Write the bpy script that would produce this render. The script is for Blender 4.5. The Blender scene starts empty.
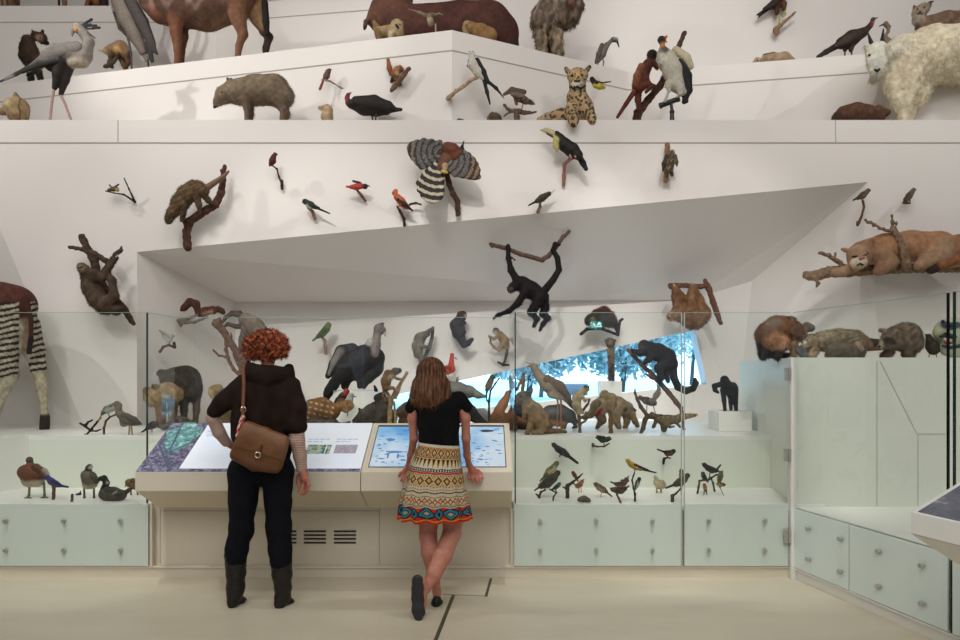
import bpy, bmesh, math, random
import numpy as np
from mathutils import Vector
from mathutils.geometry import tessellate_polygon
random.seed(7); RNG = np.random.default_rng(7)
SC = bpy.context.scene; COL = SC.collection
F = 720.0; EYE = 1.46; CX = 480.0; HY = 372.0

def at(px, py, Y):                    # photo pixel at distance Y -> point in the room
    return ((px-CX)/F*Y, Y, EYE+(HY-py)/F*Y)
def lin(c):
    return tuple(((v/255.0)/12.92 if v/255.0 <= .04045 else ((v/255.0+.055)/1.055)**2.4) for v in c)

# ---------------------------------------------------------------- materials
def nmat(name):
    m = bpy.data.materials.new(name); m.use_nodes = True
    nt = m.node_tree; b = nt.nodes.get('Principled BSDF')
    return m, nt, b
def mat(name, rgb, rough=.6, metal=0., noise=0., scale=8., bump=0., bscale=200., spec=.5, emit=None, estr=0., coat=0.):
    m, nt, b = nmat(name); N, L = nt.nodes, nt.links
    b.inputs['Roughness'].default_value = rough; b.inputs['Metallic'].default_value = metal
    b.inputs['Specular IOR Level'].default_value = spec
    b.inputs['Coat Weight'].default_value = coat
    c = (*lin(rgb), 1)
    b.inputs['Base Color'].default_value = c
    tc = N.new('ShaderNodeTexCoord')
    if noise:
        n = N.new('ShaderNodeTexNoise'); n.inputs['Scale'].default_value = scale; n.inputs['Detail'].default_value = 6
        L.new(tc.outputs['Object'], n.inputs['Vector'])
        mr = N.new('ShaderNodeMapRange'); mr.inputs['To Min'].default_value = 1-noise; mr.inputs['To Max'].default_value = 1+noise
        mr.inputs['From Min'].default_value = .25; mr.inputs['From Max'].default_value = .75
        L.new(n.outputs['Fac'], mr.inputs['Value'])
        vm = N.new('ShaderNodeVectorMath'); vm.operation = 'SCALE'; vm.inputs[0].default_value = c[:3]
        L.new(mr.outputs['Result'], vm.inputs['Scale']); L.new(vm.outputs['Vector'], b.inputs['Base Color'])
    if bump:
        n2 = N.new('ShaderNodeTexNoise'); n2.inputs['Scale'].default_value = bscale; n2.inputs['Detail'].default_value = 3
        L.new(tc.outputs['Object'], n2.inputs['Vector'])
        bp = N.new('ShaderNodeBump'); bp.inputs['Strength'].default_value = bump; bp.inputs['Distance'].default_value = .01
        L.new(n2.outputs['Fac'], bp.inputs['Height']); L.new(bp.outputs['Normal'], b.inputs['Normal'])
    if emit:
        b.inputs['Emission Color'].default_value = (*lin(emit), 1); b.inputs['Emission Strength'].default_value = estr
    return m
def colmat(name, rough, noise, scale, bump, bscale, stretch=None, spec=.3, dens=.76, sat=1.0):   # hide / plumage / bark: the mesh's own colours, broken up by noise
    m, nt, b = nmat(name); N, L = nt.nodes, nt.links
    b.inputs['Roughness'].default_value = rough; b.inputs['Specular IOR Level'].default_value = spec
    a = N.new('ShaderNodeAttribute'); a.attribute_name = 'tint'
    tc = N.new('ShaderNodeTexCoord'); mp = N.new('ShaderNodeMapping')
    if stretch: mp.inputs['Scale'].default_value = stretch
    L.new(tc.outputs['Object'], mp.inputs['Vector'])
    n = N.new('ShaderNodeTexNoise'); n.inputs['Scale'].default_value = scale; n.inputs['Detail'].default_value = 5
    L.new(mp.outputs['Vector'], n.inputs['Vector'])
    mr = N.new('ShaderNodeMapRange'); mr.inputs['From Min'].default_value = .3; mr.inputs['From Max'].default_value = .7
    mr.inputs['To Min'].default_value = dens*(1-noise); mr.inputs['To Max'].default_value = dens*(1+noise)
    L.new(n.outputs['Fac'], mr.inputs['Value'])
    vm = N.new('ShaderNodeVectorMath'); vm.operation = 'SCALE'
    hs = N.new('ShaderNodeHueSaturation'); hs.inputs['Saturation'].default_value = sat; L.new(a.outputs['Color'], hs.inputs['Color'])
    L.new(hs.outputs['Color'], vm.inputs[0]); L.new(mr.outputs['Result'], vm.inputs['Scale'])
    L.new(vm.outputs['Vector'], b.inputs['Base Color'])
    n2 = N.new('ShaderNodeTexNoise'); n2.inputs['Scale'].default_value = bscale; n2.inputs['Detail'].default_value = 4
    L.new(mp.outputs['Vector'], n2.inputs['Vector'])
    bp = N.new('ShaderNodeBump'); bp.inputs['Strength'].default_value = bump; bp.inputs['Distance'].default_value = .012
    L.new(n2.outputs['Fac'], bp.inputs['Height']); L.new(bp.outputs['Normal'], b.inputs['Normal'])
    return m
M = {}
M['fur'] = colmat('fur', .8, .2, 22, .3, 230, spec=.25, dens=.72, sat=.92)
M['feather'] = colmat('feather', .6, .2, 45, .35, 200, spec=.3, dens=.68, sat=.95)
M['bark'] = colmat('bark', .9, .35, 38, .9, 90, spec=.15, sat=.88)
M['smooth'] = colmat('smooth_skin', .5, .10, 40, .1, 120, spec=.35)
M['cloth'] = colmat('woven_cloth', .85, .12, 60, .25, 260, spec=.15)
M['eye'] = mat('glass_eye', (12, 9, 8), .12)

# ---------------------------------------------------------------- objects
def link(name, me, m=None, parent=None, loc=(0, 0, 0)):
    o = bpy.data.objects.new(name, me); COL.objects.link(o); o.location = loc
    if m is not None: me.materials.append(m)
    if parent is not None: o.parent = parent
    return o
def tag(o, label, cat, group=None, kind=None):
    o['label'] = label; o['category'] = cat
    if group: o['group'] = group
    if kind: o['kind'] = kind
    return o
def struct(o): o['kind'] = 'structure'; return o
def empty(name, loc=(0, 0, 0)):
    o = bpy.data.objects.new(name, None); o.empty_display_size = .05; COL.objects.link(o); o.location = loc; return o
def copy_tree(o, parent=None):
    c = o.copy(); COL.objects.link(c)
    if parent is not None: c.parent = parent
    for ch in list(o.children): copy_tree(ch, c)
    return c
def polymesh(name, polys, m, parent=None, loc=(0, 0, 0)):    # list of polygons given as point lists
    vs, fs = [], []
    for p in polys:
        fs.append(list(range(len(vs), len(vs)+len(p)))); vs += [tuple(a-b for a, b in zip(q, loc)) for q in p]
    me = bpy.data.meshes.new(name); me.from_pydata(vs, [], fs); me.update()
    return link(name, me, m, parent, loc)
class MB:
    def __init__(s): s.bm = bmesh.new()
    def box(s, x0, x1, y0, y1, z0, z1):
        v = [s.bm.verts.new(p) for p in ((x0,y0,z0),(x1,y0,z0),(x1,y1,z0),(x0,y1,z0),(x0,y0,z1),(x1,y0,z1),(x1,y1,z1),(x0,y1,z1))]
        for f in ((0,3,2,1),(4,5,6,7),(0,1,5,4),(1,2,6,5),(2,3,7,6),(3,0,4,7)): s.bm.faces.new([v[i] for i in f])
        return s
    def prism(s, poly, d):          # polygon extruded by vector d
        a = [s.bm.verts.new(p) for p in poly]; b = [s.bm.verts.new(tuple(p[i]+d[i] for i in range(3))) for p in poly]
        s.bm.faces.new(a); s.bm.faces.new(b[::-1]); n = len(a)
        for i in range(n): s.bm.faces.new([a[i], b[i], b[(i+1) % n], a[(i+1) % n]])
        return s
    def tube(s, p0, p1, r0, r1=None, n=16, caps=True):
        p0, p1 = Vector(p0), Vector(p1); d = (p1-p0).normalized(); r1 = r0 if r1 is None else r1
        u = d.orthogonal().normalized(); w = d.cross(u)
        A, B = [], []
        for i in range(n):
            t = 2*math.pi*i/n; q = u*math.cos(t)+w*math.sin(t)
            A.append(s.bm.verts.new(p0+q*r0)); B.append(s.bm.verts.new(p1+q*r1))
        for i in range(n): s.bm.faces.new([A[i], A[(i+1) % n], B[(i+1) % n], B[i]])
        if caps: s.bm.faces.new(A[::-1]); s.bm.faces.new(B)
        return s
    def ball(s, c, r, sub=2):
        g = bmesh.ops.create_icosphere(s.bm, subdivisions=sub, radius=r)
        for v in g['verts']: v.co += Vector(c)
        return s
    def build(s, name, m, parent=None, loc=(0, 0, 0), bevel=0., smooth=False):
        if bevel: bmesh.ops.bevel(s.bm, geom=s.bm.edges[:], offset=bevel, segments=2, affect='EDGES', profile=.5)
        bmesh.ops.recalc_face_normals(s.bm, faces=s.bm.faces[:])
        if any(loc): bmesh.ops.translate(s.bm, verts=s.bm.verts[:], vec=[-c for c in loc])
        me = bpy.data.meshes.new(name); s.bm.to_mesh(me); s.bm.free()
        if smooth: me.shade_smooth()
        return link(name, me, m, parent, loc)

# ---------------------------------------------------------------- organic bodies: smooth union of tapered limbs, skinned with surface nets
_T = [np.array([1.0, 0, 0])]
def vnoise(P, s, seed=0):            # cheap smooth value noise in [-1,1]
    Q = P/s + seed*17.31
    return (np.sin(Q[..., 0]*1.7+1.3*np.sin(Q[..., 1]*1.1+seed))*np.sin(Q[..., 1]*1.9+1.1*np.sin(Q[..., 2]*1.3))+np.sin(Q[..., 2]*1.6+1.7*np.sin(Q[..., 0]*.9+Q[..., 1]*.7)))*.5
def rcone(P, a, b, ra, rb, fl):
    P = P.copy(); w = fl != 1.0
    a = np.array(a, float); b = np.array(b, float)
    if w:
        mid = (a[1]+b[1])*.5
        P[..., 1] = (P[..., 1]-mid)/fl; a[1] = (a[1]-mid)/fl; b[1] = (b[1]-mid)/fl
    ba = b-a; l2 = float(ba@ba)
    pa = P-a
    t = np.clip((pa@ba)/l2, 0, 1) if l2 > 1e-9 else np.zeros(P.shape[:-1])
    d = pa-t[..., None]*ba
    dd = np.sqrt((d*d).sum(-1))-(ra+(rb-ra)*t)
    return dd*min(1.0, fl) if w else dd
def skin(chains, h=1.0, k=2.0, shag=0., shag_s=3., seed=0, sym=False):
    """chains: [color, [(x,y,r[,w]),...], flat]; x right, y up (already flipped), w away; pixels.  -> verts, quads, tints"""
    prims = []
    for ch in chains:
        c, pts = ch[0], ch[1]; fl = ch[2] if len(ch) > 2 else 1.0
        pts = [(p[0], p[1], p[2], p[3] if len(p) > 3 else 0.0) for p in pts]
        if len(pts) == 1: pts = pts*2
        for p, q in zip(pts[:-1], pts[1:]):
            prims.append((np.array([p[0], p[3], p[1]]), np.array([q[0], q[3], q[1]]), p[2], q[2], fl, lin(c)))
    lo = np.min([np.minimum(p[0]-p[2]*np.array([1, max(1, p[4]), 1]), p[1]-p[3]*np.array([1, max(1, p[4]), 1])) for p in prims], 0)-k-2*h-shag
    hi = np.max([np.maximum(p[0]+p[2]*np.array([1, max(1, p[4]), 1]), p[1]+p[3]*np.array([1, max(1, p[4]), 1])) for p in prims], 0)+k+2*h+shag
    n = np.maximum(np.ceil((hi-lo)/h).astype(int)+1, 3)
    ax = [lo[i]+h*np.arange(n[i]) for i in range(3)]
    D = np.full(n, 1e3)
    for a, b, ra, rb, fl, c in prims:
        R = max(ra, rb); e = np.array([R, R*max(1, fl), R])+k+2.5*h
        i0 = np.clip(np.floor((np.minimum(a, b)-e-lo)/h).astype(int), 0, n-1); i1 = np.clip(np.ceil((np.maximum(a, b)+e-lo)/h).astype(int)+1, 1, n)
        sl = tuple(slice(i0[i], i1[i]) for i in range(3))
        G = np.stack(np.meshgrid(*[ax[i][sl[i]] for i in range(3)], indexing='ij'), -1)
        d = rcone(G, a, b, ra, rb, fl); o = D[sl]
        if k > 0:
            kk = min(k, max(.3, 1.2*min(ra, rb)+.2))
            q = np.maximum(kk-np.abs(d-o), 0)/kk; D[sl] = np.minimum(d, o)-q*q*kk*.25
        else: D[sl] = np.minimum(d, o)
    if shag:
        G = np.stack(np.meshgrid(*ax, indexing='ij'), -1)
        near = np.abs(D) < shag*2+2*h
        D[near] += shag*vnoise(G[near], shag_s, seed)
    V, Q = nets(D, lo, h)
    W = np.zeros((len(V), len(prims)))
    for j, (a, b, ra, rb, fl, c) in enumerate(prims): W[:, j] = rcone(V, a, b, ra, rb, fl)
    W = np.exp(-(W-W.min(1, keepdims=True))/(.35*h+.25)); W /= W.sum(1, keepdims=True)
    return V, Q, W@np.array([p[5] for p in prims])
def nets(D, lo, h):
    S = D < 0; nx, ny, nz = D.shape
    c = np.zeros((nx-1, ny-1, nz-1), np.int8)
    for i in (0, 1):
        for j in (0, 1):
            for l in (0, 1): c += S[i:nx-1+i, j:ny-1+j, l:nz-1+l]
    act = (c > 0) & (c < 8); I = np.argwhere(act)
    idx = np.full(act.shape, -1, np.int64); idx[act] = np.arange(len(I))
    cor = [(i, j, l) for i in (0, 1) for j in (0, 1) for l in (0, 1)]
    vals = {q: D[I[:, 0]+q[0], I[:, 1]+q[1], I[:, 2]+q[2]] for q in cor}
    acc = np.zeros((len(I), 3)); cnt = np.zeros(len(I))
    for a in range(8):
        for b in range(a+1, 8):
            qa, qb = cor[a], cor[b]
            if sum(abs(x-y) for x, y in zip(qa, qb)) != 1: continue
            va, vb = vals[qa], vals[qb]; m = (va < 0) != (vb < 0)
            t = np.where(m, va/np.where(np.abs(va-vb) < 1e-9, 1, va-vb), 0)
            acc += m[:, None]*(np.array(qa)+t[:, None]*(np.array(qb)-np.array(qa))); cnt += m
    V = lo+h*(I+acc/np.maximum(cnt, 1)[:, None])
    quads = []
    for axis in range(3):
        o1, o2 = [(1, 2), (2, 0), (0, 1)][axis]
        sl0 = [slice(1, -1)]*3; sl1 = [slice(1, -1)]*3
        sl0[axis] = slice(0, D.shape[axis]-1); sl1[axis] = slice(1, D.shape[axis])
        A, B = S[tuple(sl0)], S[tuple(sl1)]
        E = np.argwhere(A != B); flip = A[A != B]
        base = E.copy(); off = np.ones(3, int); off[axis] = 0; base += off
        def cell(d1, d2):
            q = base.copy(); q[:, o1] += d1; q[:, o2] += d2; return idx[q[:, 0], q[:, 1], q[:, 2]]
        f = np.stack([cell(-1, -1), cell(0, -1), cell(0, 0), cell(-1, 0)], 1)
        f[~flip] = f[~flip][:, ::-1]; quads.append(f)
    return V, np.concatenate(quads)
def vnormals(V, Q):
    d1 = V[Q[:, 2]]-V[Q[:, 0]]; d2 = V[Q[:, 3]]-V[Q[:, 1]]; n = np.cross(d1, d2)
    N = np.zeros_like(V)
    for i in range(4): np.add.at(N, Q[:, i], n)
    return N/np.maximum(np.linalg.norm(N, axis=1, keepdims=True), 1e-9)
def meshify(name, V, faces, C, smooth=True):
    """faces: list of int arrays (quads and/or tris)"""
    me = bpy.data.meshes.new(name); me.vertices.add(len(V)); me.vertices.foreach_set('co', V.astype(np.float32).ravel())
    tot = np.concatenate([np.full(len(f), f.shape[1], np.int32) for f in faces])
    li = np.concatenate([f.ravel() for f in faces]).astype(np.int32)
    me.loops.add(len(li)); me.loops.foreach_set('vertex_index', li)
    me.polygons.add(len(tot)); me.polygons.foreach_set('loop_start', np.concatenate([[0], np.cumsum(tot)[:-1]]).astype(np.int32))
    me.polygons.foreach_set('use_smooth', np.full(len(tot), smooth))
    me.update(calc_edges=True)
    at_ = me.attributes.new('tint', 'FLOAT_COLOR', 'POINT')
    at_.data.foreach_set('color', np.concatenate([C, np.ones((len(C), 1))], 1).astype(np.float32).ravel())
    return me
def hairs(V, Q, C, n, L, wd, flow, lay, rng):     # short tapered blades standing off the skin
    N = vnormals(V, Q); i = rng.integers(0, len(V), n); p = V[i]-N[i]*.2; nn = N[i]
    d = nn*(1-lay)+np.array(flow)*lay+rng.normal(0, .22, (n, 3)); d /= np.linalg.norm(d, axis=1, keepdims=True)
    s = np.cross(d, rng.normal(0, 1, (n, 3))); s /= np.maximum(np.linalg.norm(s, axis=1, keepdims=True), 1e-6)
    ln = L*rng.uniform(.6, 1.25, (n, 1)); w = wd*.5
    HV = np.concatenate([p-s*w, p+s*w, p+d*ln]); k0 = len(V); a = np.arange(n)
    T = np.stack([a, a+n, a+2*n], 1)+k0
    c = C[i]*rng.uniform(.72, 1.25, (n, 1))
    return HV, T, np.concatenate([c, c, c])
BODY = [None]
def organic(name, Y, base, chains, m='fur', h=1.0, k=2.0, shag=0., shag_s=3., fur=None, pattern=None, parent=None, seed=1, vary=1.0):
    """chains in photo pixels at distance Y; base = photo pixel of the origin; fur=(n, length, width, (fx,fy_up), lay)"""
    bx, by = base; s = Y/F
    def loc(p):                       # photo pixel at its own distance -> local units
        q = 1+(p[3] if len(p) > 3 else 0)/F
        return (CX+(p[0]-CX)*q-bx, by-HY-(p[1]-HY)*q, p[2])+tuple(p[3:4])
    cs = [[c[0], [loc(p) for p in c[1]]]+list(c[2:]) for c in chains]
    V, Q, C = skin(cs, h, k, shag, shag_s, seed); BODY[0] = (V, bx, by)
    if pattern is not None: qv = 1+V[:, 1]/F; C = pattern(CX+(V[:, 0]+bx-CX)/qv, HY+(by-V[:, 2]-HY)/qv, V[:, 1], C)
    if m == 'fur': PP = V*np.array([1, 1, .6]); C = C*(1+vary*(.22*vnoise(PP, 2.6, seed)+.16*vnoise(PP, 1.0, seed+3)))[:, None]
    faces = [Q]
    if fur:
        n, L, wd, fl, lay = fur
        HV, T, HC = hairs(V, Q, C, int(n), L, wd, (fl[0], 0.0, fl[1]), lay, np.random.default_rng(seed))
        V = np.concatenate([V, HV]); C = np.concatenate([C, HC]); faces.append(T)
    me = meshify(name, V*s, faces, C)
    x, y, z = at(bx, by, Y)
    return link(name, me, M[m], parent, (x, y, z) if parent is None else (0, 0, 0))
def thing(name, label, cat, Y, base, body, parts=(), eyes=(), group=None, m='fur', h=1.0, k=2.0, **kw):
    """an animal: one continuous body mesh plus the children in parts = [(name, material, chains[, h])]; eyes = [(x,y,r,w)]"""
    o = organic(name, Y, base, body, m=m, h=h, k=k, **kw); tag(o, label, cat, group)
    V, bx, by = BODY[0]; s = Y/F
    def front(x, y, r=1.3):                      # depth of the body's near surface under a photo pixel
        u, v = x-bx, by-y; w = 0.0
        for _ in range(3):
            q = 1+w/F; uu = (CX+(x-CX)*q)-bx; vv = by-HY-(y-HY)*q; d = (V[:, 0]-uu)**2+(V[:, 2]-vv)**2
            i = d < r*r
            if not i.any(): i = d <= d.min()+.5
            w = float(V[i, 1].min())
        return w
    for p in parts:
        ch = [[c[0], [(q[0], q[1], q[2], front(q[0], q[1])+.15*q[2] if len(q) > 3 and q[3] == 'f' else (q[3] if len(q) > 3 else 0)) for q in c[1]]]+list(c[2:]) for c in p[2]]
        organic(p[0], Y, base, ch, m=p[1], h=p[3] if len(p) > 3 else min(h, .6), k=p[4] if len(p) > 4 else .8, parent=o)
    for e in eyes:
        w = front(e[0], e[1]); q = 1+w/F
        b = MB(); b.ball((((CX+(e[0]-CX)*q)-bx)*s, (w+.1*e[2])*s, (by-HY-(e[1]-HY)*q)*s), e[2]*s, 2); b.build('eye', M['eye'], o, smooth=True)
    return o
def branch(label, Y, base, chains, col=(92, 66, 46), h=.7, name='perch_branch', cat='branch', group=None, shag=.5):
    cs = [[col, list(c)] for c in chains]
    o = organic(name, Y, base, cs, m='bark', h=h, k=1.0, shag=shag, shag_s=1.6)
    return tag(o, label, cat, group)
def both(c, w):                       # the same limb on the near and far side, at equal height
    def one(p, s):
        ww = (p[3] if len(p) > 3 else 0)+s*w; q = 1+ww/F
        return (CX+(p[0]-CX)/q, HY+(p[1]-HY)/q, p[2], ww)
    return [[c[0], [one(p, s) for p in c[1]]]+list(c[2:]) for s in (-1, 1)]
def text_mesh(name, body, size, m, parent, loc, rot, extrude=.0005, shear=0., align='LEFT', offset=0.):
    c = bpy.data.curves.new(name, 'FONT'); c.body = body; c.size = size; c.extrude = extrude; c.shear = shear; c.align_x = align; c.offset = offset
    t = bpy.data.objects.new(name, c); COL.objects.link(t); dg = bpy.context.evaluated_depsgraph_get()
    me = bpy.data.meshes.new_from_object(t.evaluated_get(dg)); bpy.data.objects.remove(t)
    o = link(name, me, None, parent, loc); o.data.materials.clear(); o.data.materials.append(m); o.rotation_euler = rot; return o
# ================================================================ the room
M['wall'] = mat('white_wall', (226, 219, 213), .55, noise=.015, scale=1.2, bump=.02, bscale=300, spec=.3)
M['ledge'] = mat('white_ledge_paint', (226, 219, 213), .5, spec=.3)
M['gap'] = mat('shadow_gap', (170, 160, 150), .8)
M['ceil'] = mat('ceiling_paint', (190, 186, 180), .8)
M['roomwall'] = mat('gallery_wall', (120, 116, 112), .8)
M['white'] = mat('white_lacquer', (232, 230, 224), .35, spec=.4)
M['cream'] = mat('cream_lacquer', (214, 204, 185), .4, noise=.012, scale=3, spec=.35)
M['steel'] = mat('brushed_steel', (196, 192, 184), .38, metal=.85, noise=.08, scale=60)
M['rubber'] = mat('black_rubber', (14, 14, 15), .5)
def floor_mat():
    m, nt, b = nmat('pale_terrazzo'); N, L = nt.nodes, nt.links
    tc = N.new('ShaderNodeTexCoord'); n1 = N.new('ShaderNodeTexNoise'); n1.inputs['Scale'].default_value = .9; n1.inputs['Detail'].default_value = 8; n1.inputs['Roughness'].default_value = .65
    n2 = N.new('ShaderNodeTexNoise'); n2.inputs['Scale'].default_value = 130; n2.inputs['Detail'].default_value = 2
    mp = N.new('ShaderNodeMapping'); mp.inputs['Scale'].default_value = (1, 2.4, 1)
    L.new(tc.outputs['Object'], mp.inputs['Vector']); L.new(mp.outputs['Vector'], n1.inputs['Vector']); L.new(tc.outputs['Object'], n2.inputs['Vector'])
    r = N.new('ShaderNodeValToRGB'); r.color_ramp.elements[0].position = .3; r.color_ramp.elements[1].position = .72
    r.color_ramp.elements[0].color = (*lin((194, 185, 163)), 1); r.color_ramp.elements[1].color = (*lin((210, 202, 180)), 1)
    L.new(n1.outputs['Fac'], r.inputs['Fac'])
    mr = N.new('ShaderNodeMapRange'); mr.inputs['From Min'].default_value = .3; mr.inputs['From Max'].default_value = .7; mr.inputs['To Min'].default_value = .94; mr.inputs['To Max'].default_value = 1.05
    L.new(n2.outputs['Fac'], mr.inputs['Value'])
    vm = N.new('ShaderNodeVectorMath'); vm.operation = 'SCALE'; L.new(r.outputs['Color'], vm.inputs[0]); L.new(mr.outputs['Result'], vm.inputs['Scale'])
    L.new(vm.outputs['Vector'], b.inputs['Base Color'])
    r2 = N.new('ShaderNodeMapRange'); r2.inputs['To Min'].default_value = .22; r2.inputs['To Max'].default_value = .42; L.new(n1.outputs['Fac'], r2.inputs['Value']); L.new(r2.outputs['Result'], b.inputs['Roughness'])
    b.inputs['Specular IOR Level'].default_value = .35
    return m
M['floor'] = floor_mat()
def glass_mat(name, tint, refl):
    m = bpy.data.materials.new(name); m.use_nodes = True; nt = m.node_tree; N, L = nt.nodes, nt.links; N.clear()
    o = N.new('ShaderNodeOutputMaterial'); t = N.new('ShaderNodeBsdfTransparent'); t.inputs['Color'].default_value = (*lin(tint), 1)
    g = N.new('ShaderNodeBsdfGlossy'); g.inputs['Roughness'].default_value = .015; f = N.new('ShaderNodeFresnel'); ge = N.new('ShaderNodeNewGeometry'); mr = N.new('ShaderNodeMapRange'); mr.inputs['To Min'].default_value = refl; mr.inputs['To Max'].default_value = 1/refl; L.new(ge.outputs['Backfacing'], mr.inputs['Value']); L.new(mr.outputs['Result'], f.inputs['IOR'])     # the same reflection from both sides of a thin pane
    x = N.new('ShaderNodeMixShader'); L.new(f.outputs[0], x.inputs[0]); L.new(t.outputs[0], x.inputs[1]); L.new(g.outputs[0], x.inputs[2]); L.new(x.outputs[0], o.inputs[0])
    return m
M['glass'] = glass_mat('clear_case_glass', (245, 249, 246), 1.42)
M['winglass'] = glass_mat('window_glass', (238, 246, 250), 1.45)
M['glassedge'] = mat('green_glass_edge', (10, 52, 44), .15, spec=.6)
M['darkedge'] = mat('dark_glass_edge', (10, 16, 15), .2, spec=.6)
M['greenpanel'] = mat('back_painted_green_glass', (202, 213, 203), .16, noise=.012, scale=2, spec=.5)
M['wingpanel'] = mat('back_painted_green_glass_lit', (222, 234, 230), .16, noise=.012, scale=2, spec=.5)  # same green glass, painted paler to stand for light on the angled wing

ZS, ZL, Z1, Z2, Z3 = .94, .52, 3.875, 4.785, 6.19
YW = 6.9                                # main wall
def P(px, py, Y): return at(px, py, Y)
def xz(px, Z, Y): return ((px-CX)/F*Y, Y, Z)

fl = MB(); fl.box(-9, 9, -6.5, 12, -.2, 0); struct(fl.build('floor', M['floor']))
# movement joints cut in the floor (dark strips, and the steel lid edge)
def strip(p, q, w, m, name):
    (x0, y0), (x1, y1) = p, q; d = Vector((x1-x0, y1-y0, 0)); n = Vector((-d.y, d.x, 0)).normalized()*w/2
    b = MB(); b.prism([(x0+n.x, y0+n.y, -.006), (x0-n.x, y0-n.y, -.006), (x1-n.x, y1-n.y, -.006), (x1+n.x, y1+n.y, -.006)], (0, 0, .008)); return struct(b.build(name, m))
def fp(px, py): Y = EYE*F/(py-HY); return ((px-CX)/F*Y, Y)
M['joint'] = mat('floor_joint', (74, 70, 60), .6)
M['jointlight'] = mat('floor_joint_metal', (150, 143, 124), .5)
strip(fp(431, 652), fp(453.5, 595), .022, M['joint'], 'trim_1'); strip(fp(443, 594.5), fp(487, 596), .012, M['jointlight'], 'trim_2'); strip(fp(486, 596.5), fp(491, 578.5), .018, M['joint'], 'trim_3')

ce = MB(); ce.box(-9, 9, -6.5, 12, 8.6, 8.8); struct(ce.build('ceiling', M['ceil']))
for nm, bx in (('wall_left', (-9.2, -9, -6.5, 12)), ('wall_right', (9, 9.2, -6.5, 12)), ('wall_rear', (-9, 9, -6.7, -6.5)), ('wall_back', (-9, 9, 11.0, 11.2))):
    b = MB(); b.box(*bx, Z3-.1 if nm == 'wall_back' else 0, 8.7); struct(b.build(nm, M['wall'] if nm == 'wall_back' else M['roomwall']))

# main wall with the splayed opening; left of the fold it turns away
A, B = P(137, 252, YW), P(868, 182, YW)
XR, XF = 4.6, None
fold = [P(84, 426, YW), P(46, 330, YW), P(-46, 120, YW)]
fold = [(p[0], p[1], z) for p, z in zip(fold, (ZS, None, Z1)) ] if False else fold
W1 = [(fold[0][0], YW, ZS), (xz(137, ZS, YW)), A, B, xz(883, ZS, YW), (XR+1.5, YW, ZS), (XR+1.5, YW, Z1), (fold[2][0], YW, Z1)]
struct(polymesh('wall_front', [W1], M['wall']))
lf = [(fold[0][0], YW, ZS), (fold[2][0], YW, Z1), (-8.5, 8.1, Z1), (-8.5, 8.1, ZS)]
struct(polymesh('wall_side', [lf], M['wall']))
# splayed reveals of the opening and its back wall, which holds the window
YB = 8.2
TL, TR = P(235, 302, YB), P(690, 300, YB)
BL, BR = xz(235, ZS, YB), xz(737, ZS, YB)
AB, Q1, Q2 = xz(137, ZS, YW), xz(850, ZS, YW+.12), xz(883, ZS, YW)
MM = P(752, 281, 7.95)
struct(polymesh('wall_niche', [[A, TL, TR], [A, TR, B], [A, AB, BL], [A, BL, TL], [B, TR, MM], [TR, BR, MM], [B, MM, Q1], [MM, BR, Q1], [B, Q1, Q2]], M['wall']))
win = [P(385, 397, YB), P(695, 330, YB), P(707, 384, YB), P(545, 401.5, YB), P(392, 417.3, YB)]
outer = [TL, TR, BR, BL]
tri = tessellate_polygon([[Vector((p[0], p[2], 0)) for p in outer], [Vector((p[0], p[2], 0)) for p in win]])
allp = outer+win
struct(polymesh('wall_window', [[allp[i] for i in t] for t in tri], M['wall']))
# deep window reveal and glass
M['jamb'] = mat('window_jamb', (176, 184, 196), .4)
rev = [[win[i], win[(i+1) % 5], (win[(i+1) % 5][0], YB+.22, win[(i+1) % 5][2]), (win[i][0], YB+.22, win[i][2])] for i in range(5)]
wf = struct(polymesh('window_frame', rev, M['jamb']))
wg = polymesh('window_1', [[(p[0], YB+.12, p[2]) for p in win]], M['winglass']); struct(wg); wf.parent = wg

# stepped ledges
def zig(pts, Y0Z): return [((px-CX)/F*Y, Y) for px, Y in pts]
Y2 = lambda py: (Z2-EYE)*F/(HY-py)
p2 = [(-75, Y2(94)), (452, Y2(30)), (628, Y2(72)), (1030, Y2(41.5))]
g2 = [(((px-CX)/F*Y), Y) for px, Y in p2]
p3 = [(-120, 9.3), (216, 9.3), (480, 8.77), (1060, 8.62)]
g3 = [(((px-CX)/F*Y), Y) for px, Y in p3]
def upright(g, z0, z1): return [[(g[i][0], g[i][1], z0), (g[i+1][0], g[i+1][1], z0), (g[i+1][0], g[i+1][1], z1), (g[i][0], g[i][1], z1)] for i in range(len(g)-1)]
def deck(ga, gb, z): return [[(x, y, z) for x, y in ga]+[(x, y, z) for x, y in gb[::-1]]]
g1 = [(-8.5, 8.1), (fold[2][0], YW), (XR+1.5, YW)]
struct(polymesh('wall_middle', upright(g2, Z1, Z2), M['wall']))
struct(polymesh('wall_upper', upright(g3, Z2, Z3), M['wall']))
struct(polymesh('ledge_lower', deck(g1, [(g2[0][0]-2, g2[0][1]+.4)]+g2, Z1), M['ledge']))
struct(polymesh('ledge_middle', deck(g2, g3, Z2), M['ledge']))
struct(polymesh('ledge_upper', deck(g3, [(-9, 11.05), (9, 11.05)], Z3), M['ledge']))
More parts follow.
